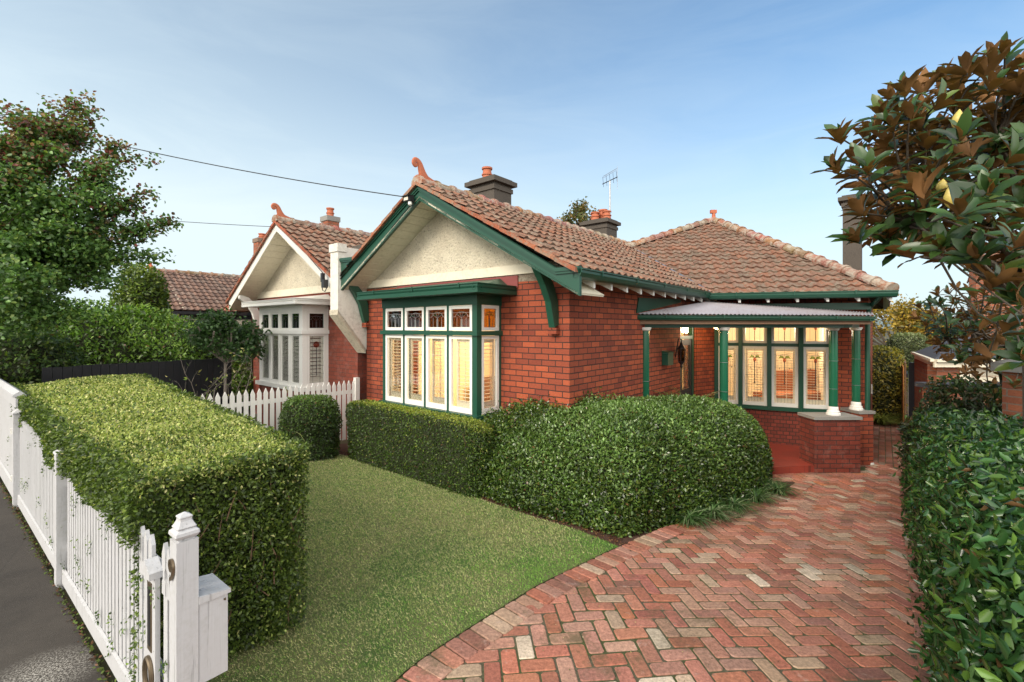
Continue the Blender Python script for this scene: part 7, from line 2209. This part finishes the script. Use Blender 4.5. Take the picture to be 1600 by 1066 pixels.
def magnolia(name, label, trunk, crotch, tips, Ls, rn, br=0.05, extra=None, hide=None):
    e_ = empty(name, trunk, label, 'tree'); tr = MB(); trunk = Vector(trunk); crotch = Vector(crotch)
    limb(tr, trunk - Vector((0, 0, 0.1)), crotch, br * 1.7, br * 1.3, 0, 5, 0.02)
    V = {'p': [], 'n': [], 'd': [], 'l': []}; nodes = []
    for T_, hub in tips:
        T_ = Vector(T_); st = Vector(hub) if hub is not None else crotch
        path = limb(tr, st, T_, 0.011, 0.0055, 0.02, 5, 0.05)
        ax = (path[-1] - path[-3]).normalized(); ax = (ax * 0.6 + Vector((RNG.normal() * 0.28, RNG.normal() * 0.25 + 0.08, 0.85))).normalized()
        m_ = int(RNG.integers(rn[0], rn[1])); a0 = RNG.uniform(0, 6.28)
        s1 = ax.orthogonal().normalized(); s2 = ax.cross(s1)
        for k in range(m_):
            f = k / m_; a = a0 + k * 2.4; th = R(12 + 52 * (1 - f)) + RNG.normal() * 0.13
            rad = s1 * math.cos(a) + s2 * math.sin(a); d = ax * math.cos(th) + rad * math.sin(th); nn = ax * math.sin(th) - rad * math.cos(th)
            base_ = T_ - ax * (1 - f) * 0.06
            V['p'].append(list(base_)); V['d'].append(list(d)); V['n'].append(list(nn + Vector((RNG.normal(), RNG.normal(), RNG.normal())) * 0.15)); V['l'].append(RNG.uniform(*Ls) * (0.65 + 0.35 * math.sin(math.pi * min(1, f + 0.2))))
        # a few older leaves down the twig
        for k in range(4):
            q = path[2 + k % 3]; a = RNG.uniform(0, 6.28); rad = s1 * math.cos(a) + s2 * math.sin(a); d = (ax * 0.3 + rad).normalized()
            V['p'].append(list(q)); V['d'].append(list(d)); V['n'].append(list(ax - rad * 0.3)); V['l'].append(RNG.uniform(*Ls))
    if extra: extra(tr)
    tr.build('trunk', M['bark'], e_)
    n = len(V['p']); cols = palette(n, [(0.026, 0.062, 0.015), (0.040, 0.085, 0.020), (0.018, 0.042, 0.012), (0.08, 0.12, 0.022)], [4, 3, 3, 0.8], 0.2)
    TM = (np.array([[0, 0, 0], [0.2, 0.33, 0.06], [0.5, 0.5, 0.10], [0.80, 0.36, 0.04], [1, 0, -0.08], [0.80, -0.36, 0.04], [0.5, -0.5, 0.10], [0.2, -0.33, 0.06], [0.5, 0, 0.05]]), LEAF8[1])
    leaves('crown', np.array(V['p']), np.array(V['n']), np.array(V['l']), 0.36, cols, M['lf_magnolia'], e_, TM, np.array(V['d']), droop=0.10)
    return e_


def fill_tips(poly, dmin, zr, tries, fixed=()):
    pts = list(fixed); xs_ = [p[0] for p in poly]; ys_ = [p[1] for p in poly]
    for _ in range(tries):
        x = RNG.uniform(min(xs_), max(xs_)); y = RNG.uniform(min(ys_), max(ys_))
        if inpoly(x, y, poly) and all(math.hypot(x - q[0], y - q[1]) > dmin for q in pts): pts.append((x, y, RNG.uniform(*zr)))
    return pts


MP = [(1318, 205), (1340, 225), (1368, 185), (1385, 140), (1440, 135), (1480, 120), (1500, 110), (1545, 95), (1590, 100), (1700, 90), (1720, 500), (1620, 470), (1560, 425), (1480, 408), (1440, 400), (1380, 392), (1325, 380), (1330, 340), (1345, 300), (1325, 265)]
fx = [(1312, 215, 3.7), (1306, 262, 3.7), (1570, 82, 3.6), (1395, 152, 4.0), (1440, 142, 4.1), (1478, 122, 4.0), (1552, 92, 3.6), (1575, 112, 3.8), (1338, 372, 3.6), (1362, 315, 3.8), (1500, 215, 2.9), (1545, 300, 2.7), (1500, 330, 2.6), (1440, 300, 3.0), (1580, 250, 2.8), (1470, 385, 3.1), (1420, 395, 3.3), (1525, 400, 2.9), (1590, 380, 2.7), (1590, 468, 3.2), (1572, 515, 3.3), (1556, 440, 3.2), (1600, 560, 3.4), (1545, 555, 4.6), (1610, 500, 3.0)]
pts = fill_tips(MP, 20, (3.3, 4.9), 2600, fx)
hubs = [P(1600, 400, 4.0), P(1560, 330, 3.9), P(1500, 300, 3.9), P(1450, 250, 4.0), P(1560, 220, 3.9), P(1420, 350, 3.8), P(1640, 260, 4.0)]
MTR = Vector((4.70, 4.15, zt(4.7, 4.15))); MC = P(1622, 470, 4.12)
tl = []
for px, py, Z in pts:
    T_ = P(px, py, Z); hb_ = min(hubs, key=lambda q: (q - T_).length); tl.append((T_, hb_))


def mag_extra(tr):
    for h_ in hubs: limb(tr, MC, h_, 0.032, 0.016, 0.04, 6, 0.04)
    limb(tr, P(1640, 520, 4.1), P(1552, 412, 3.7), 0.030, 0.020, 0.0, 6, 0.03); limb(tr, P(1552, 412, 3.7), P(1440, 402, 3.5), 0.020, 0.010, 0.02, 6, 0.03)
    limb(tr, P(1650, 560, 4.1), P(1585, 400, 4.2), 0.045, 0.026, 0.0, 6, 0.02)


magnolia('magnolia_tree', 'large magnolia with rust-backed leaves filling the upper right', MTR, MC, tl, (0.165, 0.245), (10, 14), 0.05, mag_extra)
mag = bpy.data.objects['magnolia_tree']
for px, py, Z, lean, l in ((1487, 325, 2.85, -0.25, 0.13), (1494, 200, 3.1, 0.1, 0.12), (1470, 300, 3.3, 0.1, 0.09)):
    q = P(px, py, Z); mb = MB(); ax_ = Vector((lean, -0.1, 1)).normalized()
    mb.tube([q + ax_ * l * f for f in (0, 0.12, 0.35, 0.6, 0.85, 1.0)], [0.012, 0.024, 0.034, 0.030, 0.014, 0.002], 10)
    mb.build('flower_bud', M['bud'], mag, True)
bush('loose_shrub', 'loose dark shrub growing over the low brick boundary wall', 'shrub', [(P(1545, 600, 6.3).x + 0.95 * math.cos(a), 6.35 + 0.45 * math.sin(a)) for a in [math.pi / 4 * k for k in range(8)]], 1.86, 9000, (0.06, 0.10), 0.42,
     ([(0.05, 0.10, 0.03), (0.08, 0.12, 0.04), (0.14, 0.09, 0.04)],), ([(0.03, 0.06, 0.02), (0.06, 0.06, 0.03)],), T=LEAF6, expo=(0.45, 0.5), lumpy=0.18, lf=2.4, seed=31, depth=0.16, core=0.74, zref=8, twigs=60)
# low drooping sprays of the same tree's neighbour, smaller and further back
MP2 = [(1432, 470), (1470, 455), (1500, 440), (1545, 455), (1600, 470), (1610, 600), (1560, 610), (1520, 590), (1470, 560), (1450, 520), (1428, 495)]
pts = fill_tips(MP2, 14, (5.4, 7.2), 1200, [(1436, 478, 6.6), (1495, 450, 6.8), (1470, 500, 6.2), (1560, 560, 5.6), (1585, 600, 5.2)])
h2 = [P(1520, 520, 6.3), P(1570, 540, 6.0), P(1480, 530, 6.4)]; M2 = Vector((6.75, 6.3, 0.2)); M2C = P(1572, 596, 6.2)
tl = []
for px, py, Z in pts:
    T_ = P(px, py, Z); tl.append((T_, min(h2, key=lambda q: (q - T_).length)))


def mag2(tr):
    for h_ in h2: limb(tr, M2C, h_, 0.022, 0.014, 0.03, 5, 0.05)


magnolia('small_magnolia', 'smaller open magnolia in front of the garage roof', M2, M2C, tl, (0.12, 0.18), (8, 12), 0.028, mag2)

# ---- palms in pots on the porch
for (x, y, hh, n_, lab) in ((3.22, 8.62, 1.62, 7, 'potted palm with arching fronds beside the front door'), (3.75, 8.95, 1.25, 6, 'shorter potted palm to the right of the taller one on the porch')):
    e_ = empty('potted_palm', (x, y, 0.12), lab, 'palm', 'potted palms on the porch')
    mb = MB(); mb.lathe((x, y, 0.126), [(0.12, 0), (0.16, 0.25), (0.175, 0.26), (0.175, 0.30), (0.15, 0.30), (0.14, 0.26)], 18); mb.build('pot', M['terracotta'], e_, True)
    st = MB(); V_p, V_d, V_n, V_l = [], [], [], []
    for k in range(n_):
        a = RNG.uniform(0, 6.28); d = Vector((math.cos(a), math.sin(a), 0)); l = RNG.uniform(0.45, 0.7); path = []
        for s in range(9):
            f = s / 8; path.append(Vector((x, y, 0.4)) + d * l * (0.1 * f + 0.9 * f ** 2.2) + Vector((0, 0, (hh - 0.35) * (1.28 * f - 0.38 * f ** 3))))
        st.tube(path, [0.008 - 0.005 * i / 8 for i in range(9)], 5)
        for s in range(26):
            f = 0.45 + 0.55 * s / 25; i0 = min(7, int(f * 8)); q = path[i0].lerp(path[i0 + 1], f * 8 - i0); tg = (path[i0 + 1] - path[i0]).normalized(); sd_ = tg.cross(Vector((0, 0, 1))).normalized()
            for sg in (1, -1):
                V_p.append(list(q)); V_d.append(list((tg * 0.7 + sd_ * sg - Vector((0, 0, 0.25))).normalized())); V_n.append([0, 0, 1]); V_l.append(0.22 * math.sin(math.pi * min(0.95, (f - 0.4) * 1.5 + 0.15)) + 0.05)
    st.build('stalk', M['twig'], e_)
    nn_ = len(V_p); leaves('fronds', np.array(V_p), np.array(V_n) + RNG.normal(size=(nn_, 3)) * 0.1, np.array(V_l), 0.13, palette(nn_, [(0.12, 0.18, 0.04), (0.18, 0.22, 0.06), (0.08, 0.13, 0.03)]), M['lf'], e_, LEAF4, np.array(V_d))
